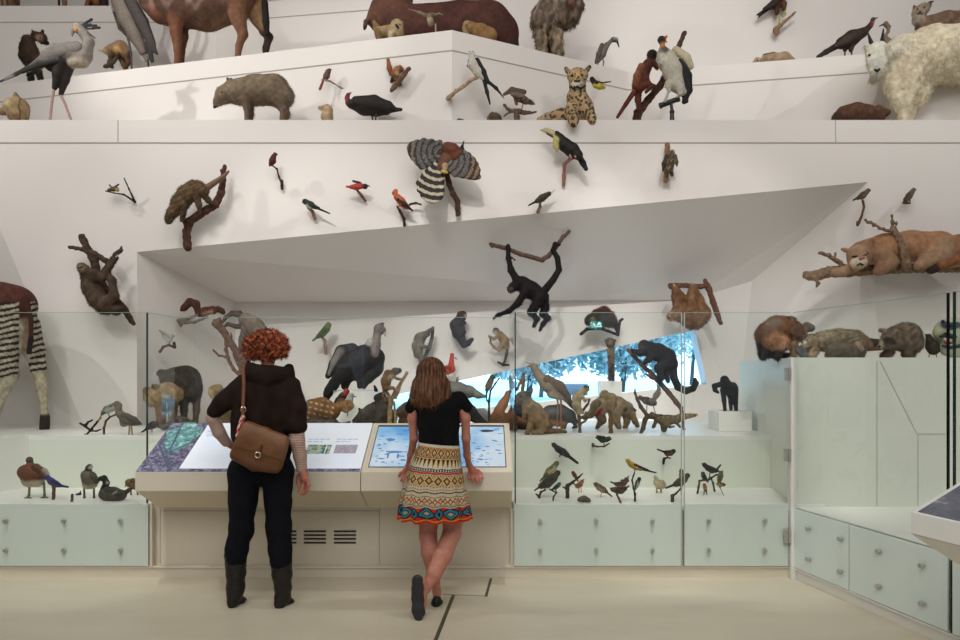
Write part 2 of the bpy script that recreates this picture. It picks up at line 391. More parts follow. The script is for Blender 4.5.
# shadow gaps under the ledge fascias
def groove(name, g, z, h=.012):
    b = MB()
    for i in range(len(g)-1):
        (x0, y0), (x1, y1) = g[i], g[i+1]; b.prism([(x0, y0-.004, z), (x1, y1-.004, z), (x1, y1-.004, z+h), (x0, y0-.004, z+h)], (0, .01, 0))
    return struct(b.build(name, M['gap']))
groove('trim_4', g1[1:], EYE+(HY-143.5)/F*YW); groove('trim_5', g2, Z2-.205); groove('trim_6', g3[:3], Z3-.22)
M['seam'] = mat('panel_seam', (168, 161, 154), .8)
def vseam(name, px, Y, z0, z1, w=.007): x = (px-CX)/F*Y; b = MB(); b.box(x-w/2, x+w/2, Y-.003, Y+.004, z0, z1); return struct(b.build(name, M['seam']))
vseam('trim_7', 118, YW, Z1-.22, Z1); vseam('trim_8', 835.5, YW, Z1-.22, Z1)

# ---------------------------------------------------------------- show-case plinths (built in)
XL, XC0, XC1, XK = -5.2, (148-CX)/F*5.1, (513.5-CX)/F*5.1, (790-CX)/F*5.1
YR = 5.85
def bx(name, m, *a): b = MB(); b.box(*a); return struct(b.build(name, m))
bx('shelf_middle', M['white'], -8, 5.6, YR, 8.22, ZS-.03, ZS)
M['riser'] = mat('pale_green_white_lacquer', (222, 224, 212), .4, spec=.35)
bx('wall_riser', M['riser'], -8, 5.6, YR+.001, YR+.05, .1, ZS-.03)
bx('shelf_lower_left', M['white'], XL, XC0, 5.105, YR+.012, ZL-.04, ZL)
bx('shelf_lower_right', M['white'], XC1, XK+.25, 5.105, YR+.012, ZL-.04, ZL)
bx('plinth_left', M['cream'], XL, XC0+.02, 5.125, YR, .08, ZL-.04)
bx('plinth_right', M['cream'], XC1-.02, XK, 5.125, YR, .08, ZL-.04)
bx('plinth_centre', M['cream'], XC0+.02, XC1-.02, 5.16, YR, .08, ZS-.06)
b = MB(); b.box(XL, XK, 5.12, 5.2, 0, .075); b.box(XL, XK, 5.108, 5.2, .068, .08); struct(b.build('baseboard_front', M['cream']))
# left return of the riser
struct(polymesh('wall_riser_left', [[((29-CX)/F*YR, YR, ZL), ((29-CX)/F*YR, YR, ZS-.06), ((-60-CX)/F*5.25, 5.25, ZS-.06), ((-60-CX)/F*5.25, 5.25, ZL)], [((29-CX)/F*YR, YR, ZS-.06), ((29-CX)/F*YR, YR, ZS), ((-60-CX)/F*5.25, 5.25, ZS), ((-60-CX)/F*5.25, 5.25, ZS-.06)], [((29-CX)/F*YR, YR, ZS), ((-60-CX)/F*YR, YR, ZS), ((-60-CX)/F*5.25, 5.25, ZS)]], M['white']))

# green glass cladding with steel fixings
def fixing(b, c, d=(0, -1, 0), r=.0145):
    c = Vector(c); d = Vector(d); b.tube(c, c+d*.012, r*.62); b.tube(c+d*.012, c+d*.030, r, r*.93)
def cladding(label, x0, x1, kx, kz=(.408, .20)):
    o = MB().box(x0, x1, 5.1, 5.112, .085, .522).build('cladding_panel', M['greenpanel'], loc=((x0+x1)/2, 5.106, .085), bevel=.002)
    tag(o, label, 'panel', 'green glass panels below the show-cases')
    for px in kx:
        for z in kz:
            b = MB(); X = (px-CX)/F*5.1; fixing(b, (X, 5.1, z)); c = b.build('fixing_knob', M['steel'], smooth=False); c.parent = o; c.matrix_parent_inverse.identity(); c.location = (-(x0+x1)/2, -5.106, -.085)
    return o
cladding('pale green glass panel with steel knobs, left of the reading desk', (-64-CX)/F*5.1, XC0, (7, 65, 121.5))
cladding('long pale green glass panel with steel knobs, right of the touchscreen desk', XC1+.004, (681.3-CX)/F*5.1, (540, 596, 652))
cladding('short pale green glass panel with steel knobs, ending at the steel hinges', (683.8-CX)/F*5.1, XK-.01, (708, 764))

# clear glass fronts
ZG = 1.88
def pane(label, p, q, z0, z1, edges=(), zt=None, group=None, th=.012, em='glassedge'):
    (x0, y0), (x1, y1) = p, q; d = Vector((x1-x0, y1-y0, 0)).normalized(); n = Vector((-d.y, d.x, 0))*th
    o = polymesh('glass_pane', [[(x0, y0, z0), (x1, y1, z0), (x1, y1, z1), (x0, y0, z1)]], M['glass'], loc=(x0, y0, z0))
    tag(o, label, 'glass pane', group)
    b = MB(); b.prism([(x0, y0, z1-.0015), (x1, y1, z1-.0015), (x1, y1, z1+.0015), (x0, y0, z1+.0015)], tuple(n*.3)); M.setdefault('topedge', mat('polished_glass_edge', (150, 176, 164), .2)); c = b.build('top_edge', M['topedge']); c.parent = o; c.location = (-x0, -y0, -z0)
    for e, mm in edges:
        x, y = (p, q)[e]; s = (1, -1)[e]; b = MB(); w = d*s*th*.75
        b.prism([(x, y, z0), (x+w.x, y+w.y, z0), (x+w.x, y+w.y, z1), (x, y, z1)], tuple(n)); c = b.build('side_edge', M[mm]); c.parent = o; c.location = (-x0, -y0, -z0)
    return o
X148, X514 = (149-CX)/F*5.1-.006, (514.5-CX)/F*5.1
YG2 = 5.52
pane('clear glass front standing left of the reading desk, in front of the okapi', ((-64-CX)/F*5.1, 5.09), (X148, 5.09), .53, ZG, [(1, 'glassedge')])
pane('short glass return behind the left end of the reading desk', (X148, 5.10), (X148+.01, YG2), .95, ZG)
pane('clear glass screen set back behind the reading desk and touchscreen', (X148+.01, YG2), (X514-.02, YG2), .95, ZG)
pane('short glass return behind the right end of the touchscreen desk', (X514-.02, YG2), (X514-.004, 5.1), .95, ZG)
pane('large clear glass front right of the touchscreen, before the standing rodent and the seriema', (X514, 5.09), ((681.5-CX)/F*5.1, 5.09), .53, ZG, [(0, 'glassedge')])
pane('narrow clear glass front between the vertical joint and the inner corner', ((683.5-CX)/F*5.1, 5.09), (XK, 5.09), .53, ZG)
M['sealant'] = mat('clear_sealant', (172, 180, 172), .4)
b = MB()
for px in (681.2, 684.0): b.box((px-.35-CX)/F*5.1, (px+.35-CX)/F*5.1, 5.086, 5.10, .085, ZG)
struct(b.build('trim_9', M['sealant']))
b = MB(); b.box((150-CX)/F*5.1, (152-CX)/F*5.1, 5.1, 5.13, .085, ZL); struct(b.build('trim_10', M['cream']))

# ---------------------------------------------------------------- the wing on the right: block, angled glass, panels
C0, C1 = (XK+.012, 5.085), (2.476, 3.81)
dW = (Vector((*C1, 0))-Vector((*C0, 0))); LW = dW.length; dW.normalize(); nW = Vector((-dW.y, dW.x, 0))      # nW points right/away
if nW.x < 0: nW = -nW
def wp(t, z, off=0.): v = Vector((*C0, 0))+dW*t+nW*off; return (v.x, v.y, z)
ZB = 1.563
blk = [(XK+.035, 5.13), (2.40, 6.03), (2.50, 6.95), (5.6, 6.95), (5.6, 5.13)]
o = MB().prism([(x, y, ZL-.03) for x, y in blk], (0, 0, ZB-ZL+.03)).build('plinth_block', M['riser']); struct(o)
# corner post and hinges
b = MB(); b.box(XK-.004, XK+.034, 5.07, 5.13, 0, ZB); struct(b.build('trim_11', M['white']))
for i, (y0, y1) in enumerate(((367.5, 380.5), (448.5, 461.5), (528.5, 543))):
    z1_, z0_ = EYE+(HY-y0)/F*5.07, EYE+(HY-y1)/F*5.07
    h = MB().box(XK-.052, XK-.004, 5.066, 5.084, z0_, z1_).build('hinge', M['steel'], bevel=.002, loc=(XK-.028, 5.075, z0_))
    tag(h, ('steel glass hinge on the white corner post, high beside the wolverine block', 'steel glass hinge on the corner post, at the height of the small birds', 'steel glass hinge on the corner post, beside the green panel near the floor')[i], 'hinge', 'hinges on the corner post')
    h2 = MB().tube((XK-.02, 5.062, z0_), (XK-.02, 5.062, z1_), .006).build('hinge_pin', M['steel'], loc=(XK-.028, 5.075, z0_)); h2.parent = h; h2.location = (0, 0, 0)
struct(polymesh('shelf_wing', [[wp(0, ZL-.02, .03), wp(LW*2.4, ZL-.02, .03), (5.6, 3, ZL-.02), (5.6, 5.14, ZL-.02), (XK+.04, 5.14, ZL-.02)]], M['white']))
def wpanel(label, t0, t1, ks, em=None):
    o = MB().prism([wp(t0, .085, 0), wp(t1, .085, 0), wp(t1, .50, 0), wp(t0, .50, 0)], tuple(nW*.012)).build('cladding_panel', M['wingpanel'], loc=wp(t0, .085)); tag(o, label, 'panel', 'green glass panels below the show-cases')
    for t in ks:
        for z in (.395, .187):
            b = MB(); fixing(b, wp(t, z), tuple(-nW)); c = b.build('fixing_knob', M['steel']); c.parent = o; q = wp(t0, .085); c.location = tuple(-v for v in q)
    return o
tk = lambda px: ((px-CX)/F*C0[1]-C0[0])/(dW.x-(px-CX)/F*dW.y)
wpanel('pale glass panel with steel knobs on the right wing, next to the white corner post', .0, tk(848.5), [tk(810), tk(842)])
wpanel('pale glass panel with steel knobs on the right wing, nearer the tilted picture lectern', tk(849.5), LW-.004, [tk(880.5), tk(924)])
wpanel('pale glass panel at the right edge, behind the tilted picture lectern', LW+.028, LW*2.2, [LW+.25])
pane('angled clear glass front of the right wing, before the raccoons', wp(0, 0)[:2], wp(LW, 0)[:2], .50, ZG, [(1, 'darkedge')])
pane('angled clear glass at the right edge, before the open-mouthed head', wp(LW+.03, 0)[:2], wp(LW*2.2, 0)[:2], .50, ZG, [(0, 'glassedge')])
b = MB(); b.prism([wp(-.02, 0, .02), wp(LW*2.3, 0, .02), wp(LW*2.3, .075, .02), wp(-.02, .075, .02)], tuple(nW*.06)); b.prism([wp(-.01, .068, .002), wp(LW*2.3, .068, .002), wp(LW*2.3, .08, .002), wp(-.01, .08, .002)], tuple(nW*.1)); struct(b.build('baseboard_right', M['white']))
b = MB(); b.prism([wp(.02, .08, .05), wp(LW*2.3, .08, .05), wp(LW*2.3, ZL-.03, .05), wp(.02, ZL-.03, .05)], tuple(nW*.05)); struct(b.build('plinth_wing', M['cream']))
b = MB(); b.prism([wp(LW+.004, .08, .014), wp(LW+.026, .08, .014), wp(LW+.026, .50, .014), wp(LW+.004, .50, .014)], tuple(nW*.01)); struct(b.build('trim_12', M['rubber']))

bq = MB()
for p, q in (((877, 361), (877, 506)), ((918, 434), (918, 506)), ((880, 361), (917, 434)), ((917, 434), (948, 434))):
    a_, b_ = Vector(at(*p, 5.128)), Vector(at(*q, 5.128)); bq.tube(a_, b_, .0022, n=4)
struct(bq.build('trim_20', M['seam']))
# small white pedestals on the middle shelf
def pedestal(label, px0, px1, py0, Y, dep):
    x0, x1 = (px0-CX)/F*Y, (px1-CX)/F*Y; z = EYE+(HY-py0)/F*Y
    o = MB().box(x0, x1, Y, Y+dep, ZS, z).build('display_pedestal', M['white'], loc=((x0+x1)/2, Y+dep/2, ZS), bevel=.004); return tag(o, label, 'pedestal', 'white pedestals on the middle shelf')
pedestal('white pedestal carrying the pole with the small tamarin, before the window', 601, 622, 381, 7.3, .22)
pedestal('white pedestal under the small black monkey beside the block', 719, 752, 411.5, 6.3, .3)

# ---------------------------------------------------------------- daylight outside
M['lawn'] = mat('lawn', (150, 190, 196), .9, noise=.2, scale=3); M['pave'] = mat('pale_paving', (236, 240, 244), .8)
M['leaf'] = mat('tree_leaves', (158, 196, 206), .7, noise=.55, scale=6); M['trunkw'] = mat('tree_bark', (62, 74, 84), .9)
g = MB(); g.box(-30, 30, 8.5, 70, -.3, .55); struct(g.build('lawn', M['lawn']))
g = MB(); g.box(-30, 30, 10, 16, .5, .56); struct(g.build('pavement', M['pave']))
def tree(label, x, y, h, cr, n, seed):
    r = np.random.default_rng(seed); b = MB(); b.tube((x, y, .5), (x+.2, y, h*.6), .08, .05, 8)
    t = b.build('tree', M['trunkw'], loc=(x, y, .5)); tag(t, label, 'tree', 'trees outside the window')
    c = r.normal(0, 1, (n, 3)); c /= np.linalg.norm(c, axis=1, keepdims=True); c *= r.uniform(.2, 1, (n, 1))**.6*np.array([cr, cr*.6, h*.3]); c += np.array([0, 0, h*.62-.5])
    d1 = r.normal(0, 1, (n, 3))*.07; d2 = r.normal(0, 1, (n, 3))*.07
    V = np.concatenate([c-d1, c+d1, c+d2]); a = np.arange(n)
    me = meshify('crown', V, [np.stack([a, a+n, a+2*n], 1)], np.ones((3*n, 3))*.3, False); me.materials.append(M['leaf']); o = bpy.data.objects.new('crown', me); COL.objects.link(o); o.parent = t
for i, (x, y, h, cr) in enumerate(((1.1, 17, 3.7, 1.5), (3.6, 18.5, 4.0, 1.6), (7.6, 17.5, 4.2, 1.6), (-1.6, 20, 4.0, 1.6), (2.2, 26, 5.4, 2.6), (7.6, 26, 5.6, 2.7))):
    tree(('leafy tree seen through the window above the seriema', 'leafy tree seen through the window behind the black monkey', 'leafy tree at the right end of the window', 'leafy tree far left through the window', 'tall tree farther back through the middle of the window', 'tall tree farther back at the right of the window')[i], x, y, h, cr, 5200, i)
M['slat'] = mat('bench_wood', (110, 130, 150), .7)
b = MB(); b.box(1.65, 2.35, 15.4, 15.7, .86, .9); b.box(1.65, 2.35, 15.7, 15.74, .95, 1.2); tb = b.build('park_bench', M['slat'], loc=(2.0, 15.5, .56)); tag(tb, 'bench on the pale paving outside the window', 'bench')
for x in (1.72, 2.28):
    l = MB().box(x-.03, x+.03, 15.42, 15.72, .56, .87).build('leg', M['slat']); l.parent = tb; l.location = (-2.0, -15.5, -.56)

# ---------------------------------------------------------------- light
w = bpy.data.worlds.new('sky'); SC.world = w; w.use_nodes = True; bgn = w.node_tree.nodes['Background']; bgn.inputs[0].default_value = (.55, .77, 1.0, 1); bgn.inputs[1].default_value = 4.5
sd = bpy.data.lights.new('sun', 'SUN'); sd.energy = 5; sd.angle = .01; sd.color = (1, .98, .95); so = bpy.data.objects.new('sun', sd); COL.objects.link(so); so.rotation_euler = (math.radians(-38), math.radians(20), 0); so['kind'] = 'helper'
M['lamp'] = mat('lamp_lens', (255, 250, 240), .4, emit=(255, 246, 232), estr=6)
def spot(x, y, tx, ty, tz, e, ang=70, blend=.6, rad=.04, col=(1, .985, .965)):
    z = 6.4 if abs(x) > 6 else 8.2; d = (Vector((tx, ty, tz))-Vector((x, y, z))).normalized()
    l = bpy.data.lights.new('spot', 'SPOT'); l.energy = e; l.spot_size = math.radians(ang); l.spot_blend = blend; l.shadow_soft_size = rad; l.color = col
    o = bpy.data.objects.new('ceiling_spot_beam', l); COL.objects.link(o); o.location = (x, y, z); o.rotation_euler = d.to_track_quat('-Z', 'Y').to_euler(); o['kind'] = 'helper'
SP = [(-6.9, 4.3, -1.0, 7.0, 3.0, 480, 75), (6.9, 4.3, 1.0, 7.0, 2.8, 200, 75), (-2.5, 1.5, -3.4, 7.0, 2.2, 165), (1.5, 1.2, 1.2, 7.2, 2.4, 60), (-4.6, 3.8, -2.6, 8.0, 4.9, 560, 44), (-3.2, 3.6, -5.2, 9.0, 5.6, 330, 40), (2.2, 3.0, 3.6, 8.2, 5.2, 230, 50), (-1.6, 3.2, .6, 8.4, 5.6, 230, 50), (3.6, 4.2, 3.4, 8.9, 5.9, 170, 50),
      (-2.7, 2.5, -2.95, 5.45, .5, 720, 19), (.7, 2.6, .75, 5.4, .5, 600, 17), (1.8, 2.6, 1.85, 5.4, .5, 600, 17), (2.9, 2.4, 2.75, 4.7, .5, 130, 17),
      (-2.2, -4.0, -1.3, 8.1, 1.5, 1600, 15), (-.8, -4.0, .6, 8.1, 1.5, 1700, 15), (.6, -4.0, 2.2, 8.1, 1.5, 1600, 15), (-3.4, -3.0, -2.5, 7.4, 1.4, 600, 20)]
for s in SP: spot(*s)
def area(x, y, z, sx, sy, e, tgt, col=(1, .96, .9)):
    l = bpy.data.lights.new('area', 'AREA'); l.shape = 'RECTANGLE'; l.size = sx; l.size_y = sy; l.energy = e; l.color = col
    o = bpy.data.objects.new('overhead_fill', l); COL.objects.link(o); o.location = (x, y, z); o.rotation_euler = (Vector(tgt)-Vector((x, y, z))).normalized().to_track_quat('-Z', 'Y').to_euler(); o['kind'] = 'helper'  # soft fill lights added overhead, no ceiling panel stands there
area(0, 1.0, 8.4, 9, 3, 230, (0, 3.5, 1.5), (1, .98, .955))
area(0, -3.5, 7.5, 10, 4, 560, (0, 5.0, .6), (1, .985, .965))

# glowing framed panes added to the unseen rear wall as cool fill light
M['rear_fill'] = mat('fill_light_pane', (200, 215, 235), .3, emit=(222, 234, 255), estr=.6)
for i, x in enumerate((-4.9, 0, 4.9)):
    o = MB().box(x-2.1, x+2.1, -6.49, -6.46, .5, 3.4).build('window_%d' % (i+2), M['rear_fill']); struct(o)
    b = MB(); b.box(x-2.16, x-2.1, -6.5, -6.42, .44, 3.46); b.box(x+2.1, x+2.16, -6.5, -6.42, .44, 3.46); b.box(x-.03, x+.03, -6.46, -6.42, .5, 3.4); b.box(x-2.16, x+2.16, -6.5, -6.42, .44, .5); b.box(x-2.16, x+2.16, -6.5, -6.42, 3.4, 3.46)
    f_ = struct(b.build('frame', M['jamb'])); f_.parent = o
# ---------------------------------------------------------------- camera
cd = bpy.data.cameras.new('camera'); cam = bpy.data.objects.new('camera', cd); COL.objects.link(cam)
cam.location = (0, 0, EYE); cam.rotation_euler = (math.pi/2, 0, 0); cd.sensor_width = 36; cd.lens = 36*F/960; cd.shift_y = (HY-320)/960; cd.clip_end = 200
SC.camera = cam
SC.view_settings.view_transform = 'Standard'; SC.view_settings.look = 'None'; SC.view_settings.gamma = 1; SC.view_settings.use_curve_mapping = False; SC.view_settings.exposure = -0.2
SC.cycles.use_denoising = True; SC.cycles.max_bounces = 10; SC.cycles.transparent_max_bounces = 16; SC.cycles.sample_clamp_indirect = 6; SC.cycles.caustics_reflective = False; SC.cycles.caustics_refractive = False
# ================================================================ reading desk, touchscreen desk, vents, tilted lectern
ya, za, yb, zb = 4.75, .80, 5.32, 1.083
slope = Vector((0, yb-ya, zb-za)).normalized(); nrm = Vector((0, -slope.z, slope.y)); LS = math.hypot(yb-ya, zb-za)
def desk(name, label, x0, x1):
    prof = [(ya, za), (ya, .675), (5.1, .50), (5.158, .50), (5.158, .52), (yb, .60), (yb, zb)]
    o = MB().prism([(x0, y, z) for y, z in prof], (x1-x0, 0, 0)).build(name, M['cream'], loc=(x0, ya, .5), bevel=.0025); return tag(o, label, 'desk')
xd0, xd1, xd2 = -2.276, -.788, .216
d1 = desk('reading_desk', 'long sloping cream reading desk with a lit printed panel, in front of the red-haired person', xd0, xd1-.002)
d2 = desk('touchscreen_desk', 'sloping cream desk with a lit touchscreen, in front of the person in the patterned skirt', xd1+.002, xd2)
def onslope(x, v, off=0.): q = Vector((0, ya, za))+slope*(v*LS)+nrm*off; return (x, q.y, q.z)
def slab(name, m, par, x0, x1, v0, v1, off=.002, th=.003):
    b = MB(); b.prism([onslope(x0, v0, off), onslope(x1, v0, off), onslope(x1, v1, off), onslope(x0, v1, off)], tuple(-nrm*th)); o = b.build(name, m); o.parent = par; o.location = tuple(-c for c in par.location); return o
M['lightbox'] = mat('lit_white_panel', (236, 242, 250), .25, emit=(226, 236, 250), estr=.12)
def photo_mat(name, cols, s, emit=.25):
    m, nt, b = nmat(name); N, L = nt.nodes, nt.links; tc = N.new('ShaderNodeTexCoord'); n = N.new('ShaderNodeTexNoise'); n.inputs['Scale'].default_value = s; n.inputs['Detail'].default_value = 8; n.inputs['Roughness'].default_value = .7
    L.new(tc.outputs['Object'], n.inputs['Vector']); r = N.new('ShaderNodeValToRGB'); el = r.color_ramp.elements
    while len(el) < len(cols): el.new(.5)
    for i, c in enumerate(cols): el[i].position = .3+.4*i/(len(cols)-1); el[i].color = (*lin(c), 1)
    L.new(n.outputs['Fac'], r.inputs['Fac']); L.new(r.outputs['Color'], b.inputs['Base Color']); L.new(r.outputs['Color'], b.inputs['Emission Color']); b.inputs['Emission Strength'].default_value = emit; b.inputs['Roughness'].default_value = .25; return m
M['leafphoto'] = photo_mat('leaf_litter_print', [(30, 42, 56), (62, 62, 84), (96, 92, 114), (140, 138, 160), (84, 104, 112)], 30)
M['canopy'] = photo_mat('canopy_print', [(40, 72, 84), (70, 118, 120), (110, 160, 158), (220, 232, 236)], 26, .25)
M['twigprint'] = mat('twig_print', (78, 92, 112), .3); M['ink'] = mat('pale_blue_ink', (196, 208, 226), .4, emit=(190, 204, 226), estr=.45); M['inkdark'] = mat('grey_blue_ink', (150, 168, 200), .4, emit=(150, 168, 200), estr=.3)
gp = slab('printed_panel', M['lightbox'], d1, xd0+.004, xd1-.004, .0, .995)
slab('nature_photograph', M['leafphoto'], gp, xd0+.005, -2.0, .0, .994, .004).location = (0, 0, 0)
slab('photograph_strip', M['leafphoto'], gp, -2.0, xd1-.006, .0, .055, .004).location = (0, 0, 0)
def blob(name, m, par, pts, off): b = MB(); b.prism([onslope(x, v, off) for x, v in pts], tuple(-nrm*.002)); o = b.build(name, m); o.parent = par; return o
cp = [(-2.13+.115*math.cos(t)*(1+.18*math.sin(5*t)), .70+.30*math.sin(t)*(1+.12*math.cos(4*t))) for t in np.linspace(0, 2*math.pi, 40)[:-1]]
blob('canopy_picture', M['canopy'], gp, [(min(x, -2.003), min(v, .992)) for x, v in cp], .006)
for (xa, va), (xb, vb), w in (((-2.26, .55), (-2.07, .06), .008), ((-2.235, .57), (-2.05, .06), .005), ((-2.19, .95), (-2.14, .36), .006), ((-2.14, .36), (-2.005, .62), .006), ((-2.14, .36), (-2.06, .30), .008)):
    d = Vector((xb-xa, (vb-va)*LS)); q = Vector((-d.y, d.x)).normalized()*w; blob('twig_picture', M['twigprint'], gp, [(xa+q.x, va+q.y/LS), (xb+q.x, vb+q.y/LS), (xb-q.x, vb-q.y/LS), (xa-q.x, va-q.y/LS)], .008)
def px2x(px, v): Yv = ya+(yb-ya)*v; return (px-CX)/F*Yv
def lines(px0, px1, v0, v1, n, hv=.013, m='ink', rag=.8):
    b = MB(); r = random.Random(int(px0*7+n))
    for i in range(n):
        v = v1-(v1-v0)*i/max(n-1, 1); x0 = px2x(px0, (v0+v1)/2); x1 = px2x(px1, (v0+v1)/2); x = x0; end = x1-(x1-x0)*(r.uniform(0, .12) if i < n-1 else r.uniform(.2, .5))
        while x < end:
            wd = min(r.uniform(.012, .04), end-x); b.prism([onslope(x, v, .0035), onslope(x+wd, v, .0035), onslope(x+wd, v+hv, .0035), onslope(x, v+hv, .0035)], tuple(-nrm*.001)); x += wd+.008
    o = b.build('lettering', M[m]); o.parent = gp
lines(202, 240, .43, .66, 6); lines(196, 240, .24, .34, 3); lines(315, 342, .80, .92, 3); lines(308, 331, .58, .63, 2, m='inkdark'); lines(336, 359, .58, .63, 2, m='inkdark'); lines(303, 328, .20, .32, 3); lines(330, 356, .14, .32, 4)
for txt, px, v in (('A', 206, .78), ('OF A', 205.5, .70)):
    text_mesh('lettering', txt, .05, M['inkdark'], gp, onslope(px2x(px, v), v, .0035), (math.atan2(slope.z, slope.y), 0, 0), shear=.3)
M['pic1'] = photo_mat('green_picture', [(30, 84, 84), (44, 110, 104), (190, 196, 170), (120, 130, 110)], 30, .15); M['pic2'] = photo_mat('grey_picture', [(120, 112, 128), (160, 152, 166), (190, 184, 196)], 50, .2)
def pic(name, m, a, b_, v0, v1): s = slab(name, M[m], gp, px2x(a, .45), px2x(b_, .45), v0, v1, .0035); s.location = (0, 0, 0)
pic('green_picture', 'pic1', 307, 325.5, .34, .52); pic('green_picture', 'pic1', 326.5, 331, .34, .52); pic('grey_picture', 'pic2', 335, 357, .35, .52)
# touchscreen: black bezel and a lit picture of swimming and walking animals
M['bezel'] = mat('black_bezel', (10, 14, 24), .2)
def screen_mat():
    m, nt, b = nmat('lit_screen'); N, L = nt.nodes, nt.links; tc = N.new('ShaderNodeTexCoord'); n = N.new('ShaderNodeTexNoise'); n.inputs['Scale'].default_value = 2.6; n.inputs['Detail'].default_value = 3
    L.new(tc.outputs['Object'], n.inputs['Vector']); r = N.new('ShaderNodeValToRGB'); el = r.color_ramp.elements; el.new(.5)
    for e, (p, c) in zip(el, ((.34, (92, 172, 238)), (.48, (160, 212, 248)), (.62, (226, 243, 255)))): e.position = p; e.color = (*lin(c), 1)
    L.new(n.outputs['Fac'], r.inputs['Fac']); L.new(r.outputs['Color'], b.inputs['Emission Color']); b.inputs['Emission Strength'].default_value = .8; b.inputs['Base Color'].default_value = (.02, .02, .03, 1); b.inputs['Roughness'].default_value = .15; return m
M['screen'] = screen_mat()
sx0, sx1 = (368-CX)/F*4.79+.0, (506.5-CX)/F*4.79
bz = slab('bezel', M['bezel'], d2, sx0, sx1, .085, .945, .003)
sc_ = slab('screen', M['screen'], bz, sx0+.006, sx1-.006, .095, .905, .0045); sc_.location = (0, 0, 0)
M['scr'] = mat('screen_figure', (70, 112, 170), .4, emit=(84, 128, 190), estr=.5); M['scrd'] = mat('screen_figure_dark', (30, 44, 74), .4, emit=(30, 50, 90), estr=.4)
def figs(name, m, n, seed, szr):
    r = random.Random(seed); b = MB()
    for i in range(n):
        x = r.uniform(sx0+.03, sx1-.03); v = r.uniform(.13, .86); sx, sy = r.uniform(*szr), r.uniform(.25, .45)
        pts = [(x+sx*math.cos(t)*(1+.35*math.sin(3*t+i)), v+sx*sy*math.sin(t)*(1+.4*math.cos(2*t+i))/LS) for t in np.linspace(0, 2*math.pi, 15)[:-1]]
        b.prism([onslope(px, pv, .0055) for px, pv in pts], tuple(-nrm*.0008))
    o = b.build(name, m); o.parent = bz
figs('screen_image', M['scr'], 120, 5, (.007, .02)); figs('screen_image', M['scrd'], 30, 9, (.006, .014))  # animal figures shown by the lit screen
def sfig(px, v, sx, sy, m):
    x = px2x(px, v); pts = [(x+sx*math.cos(t)*(1+.1*math.sin(5*t)), v+sy*math.sin(t)*(1+.15*math.cos(3*t))/LS) for t in np.linspace(0, 2*math.pi, 25)[:-1]]
    b = MB(); b.prism([onslope(a, c, .006) for a, c in pts], tuple(-nrm*.0008)); o = b.build('screen_image', m); o.parent = bz
sfig(487, .81, .05, .016, M['scrd']); sfig(391, .62, .03, .02, M['scr']); sfig(395, .37, .055, .014, M['scr']); sfig(398, .29, .008, .03, M['scr']); sfig(388, .29, .006, .03, M['scr'])
# vents and seams of the cabinet below
M['dark'] = mat('dark_slot', (40, 34, 30), .7)
for i, (p0, p1) in enumerate(((274, 296.5), (304, 326), (334, 356))):
    b = MB()
    for y in (531.2, 535, 538.7, 542.6): z = EYE+(HY-y)/F*5.16; b.box((p0-CX)/F*5.16, (p1-CX)/F*5.16, 5.154, 5.165, z-.0055, z+.0055)
    x = (p0+p1)/2; o = b.build('vent_grille', M['dark'], loc=((x-CX)/F*5.16, 5.16, .24)); tag(o, ('vent slots partly behind the right leg of the red-haired person', 'middle group of four vent slots in the cream cabinet', 'group of four vent slots in the cream cabinet nearest the patterned skirt')[i], 'vent', 'vent slots in the cabinet')
bx('trim_13', M['seam'], (379.2-CX)/F*5.16, (379.8-CX)/F*5.16, 5.157, 5.165, .085, .50); bx('trim_14', M['seam'], (160-CX)/F*5.16, (160.6-CX)/F*5.16, 5.157, 5.165, .085, .5)
bx('trim_15', M['seam'], (160-CX)/F*5.16, (379.8-CX)/F*5.16, 5.157, 5.165, .463, .467)
# tilted picture lectern in the right foreground
M['bear'] = photo_mat('dark_blue_picture', [(62, 66, 84), (84, 88, 108), (104, 106, 122), (214, 214, 218)], 5.5, .02)
K = Vector(at(911, 511.5, 2.75)); U = Vector(at(982, 468, 3.2))-K; V_ = Vector((.52, -.9, -.066))
lec = MB(); N_ = U.cross(V_).normalized(); N_ = -N_ if N_.z < 0 else N_
lec.prism([K, K+U, K+U+V_, K+V_], (0, 0, -.085)); lo = lec.build('picture_lectern', M['white'], loc=tuple(K), bevel=.003); tag(lo, 'cream lectern with a tilted dark blue picture, cut off by the right edge', 'lectern')
b = MB(); e = N_*.002; b.prism([K+U*.015+V_*.02+e, K+U*.985+V_*.02+e, K+U*.985+V_*.98+e, K+U*.015+V_*.98+e], tuple(-N_*.004)); c = b.build('picture', M['bear']); c.parent = lo; c.location = tuple(-K)
b = MB(); dz = Vector((0, 0, -.085)); q = [K+dz, K+U+dz, K+U+V_+dz, K+V_+dz]; ce_ = (q[0]+q[2])/2; q2 = [ce_+(p-ce_)*.62+Vector((0, 0, -.16-p.z+K.z-.085)) for p in q]
bm_ = b.bm; a_ = [bm_.verts.new(p) for p in q]; b_ = [bm_.verts.new(p) for p in q2]; bm_.faces.new(b_)
for i in range(4): bm_.faces.new([a_[i], a_[(i+1) % 4], b_[(i+1) % 4], b_[i]])
c = b.build('under_tray', M['white']); c.parent = lo; c.location = tuple(-K)
b = MB(); q3 = [Vector((p.x, p.y, q2[0].z)) for p in [ce_+(p-ce_)*.5 for p in q]]; b.prism(q3, (0, 0, -q2[0].z)); c = b.build('pedestal', M['cream']); c.parent = lo; c.location = tuple(-K)
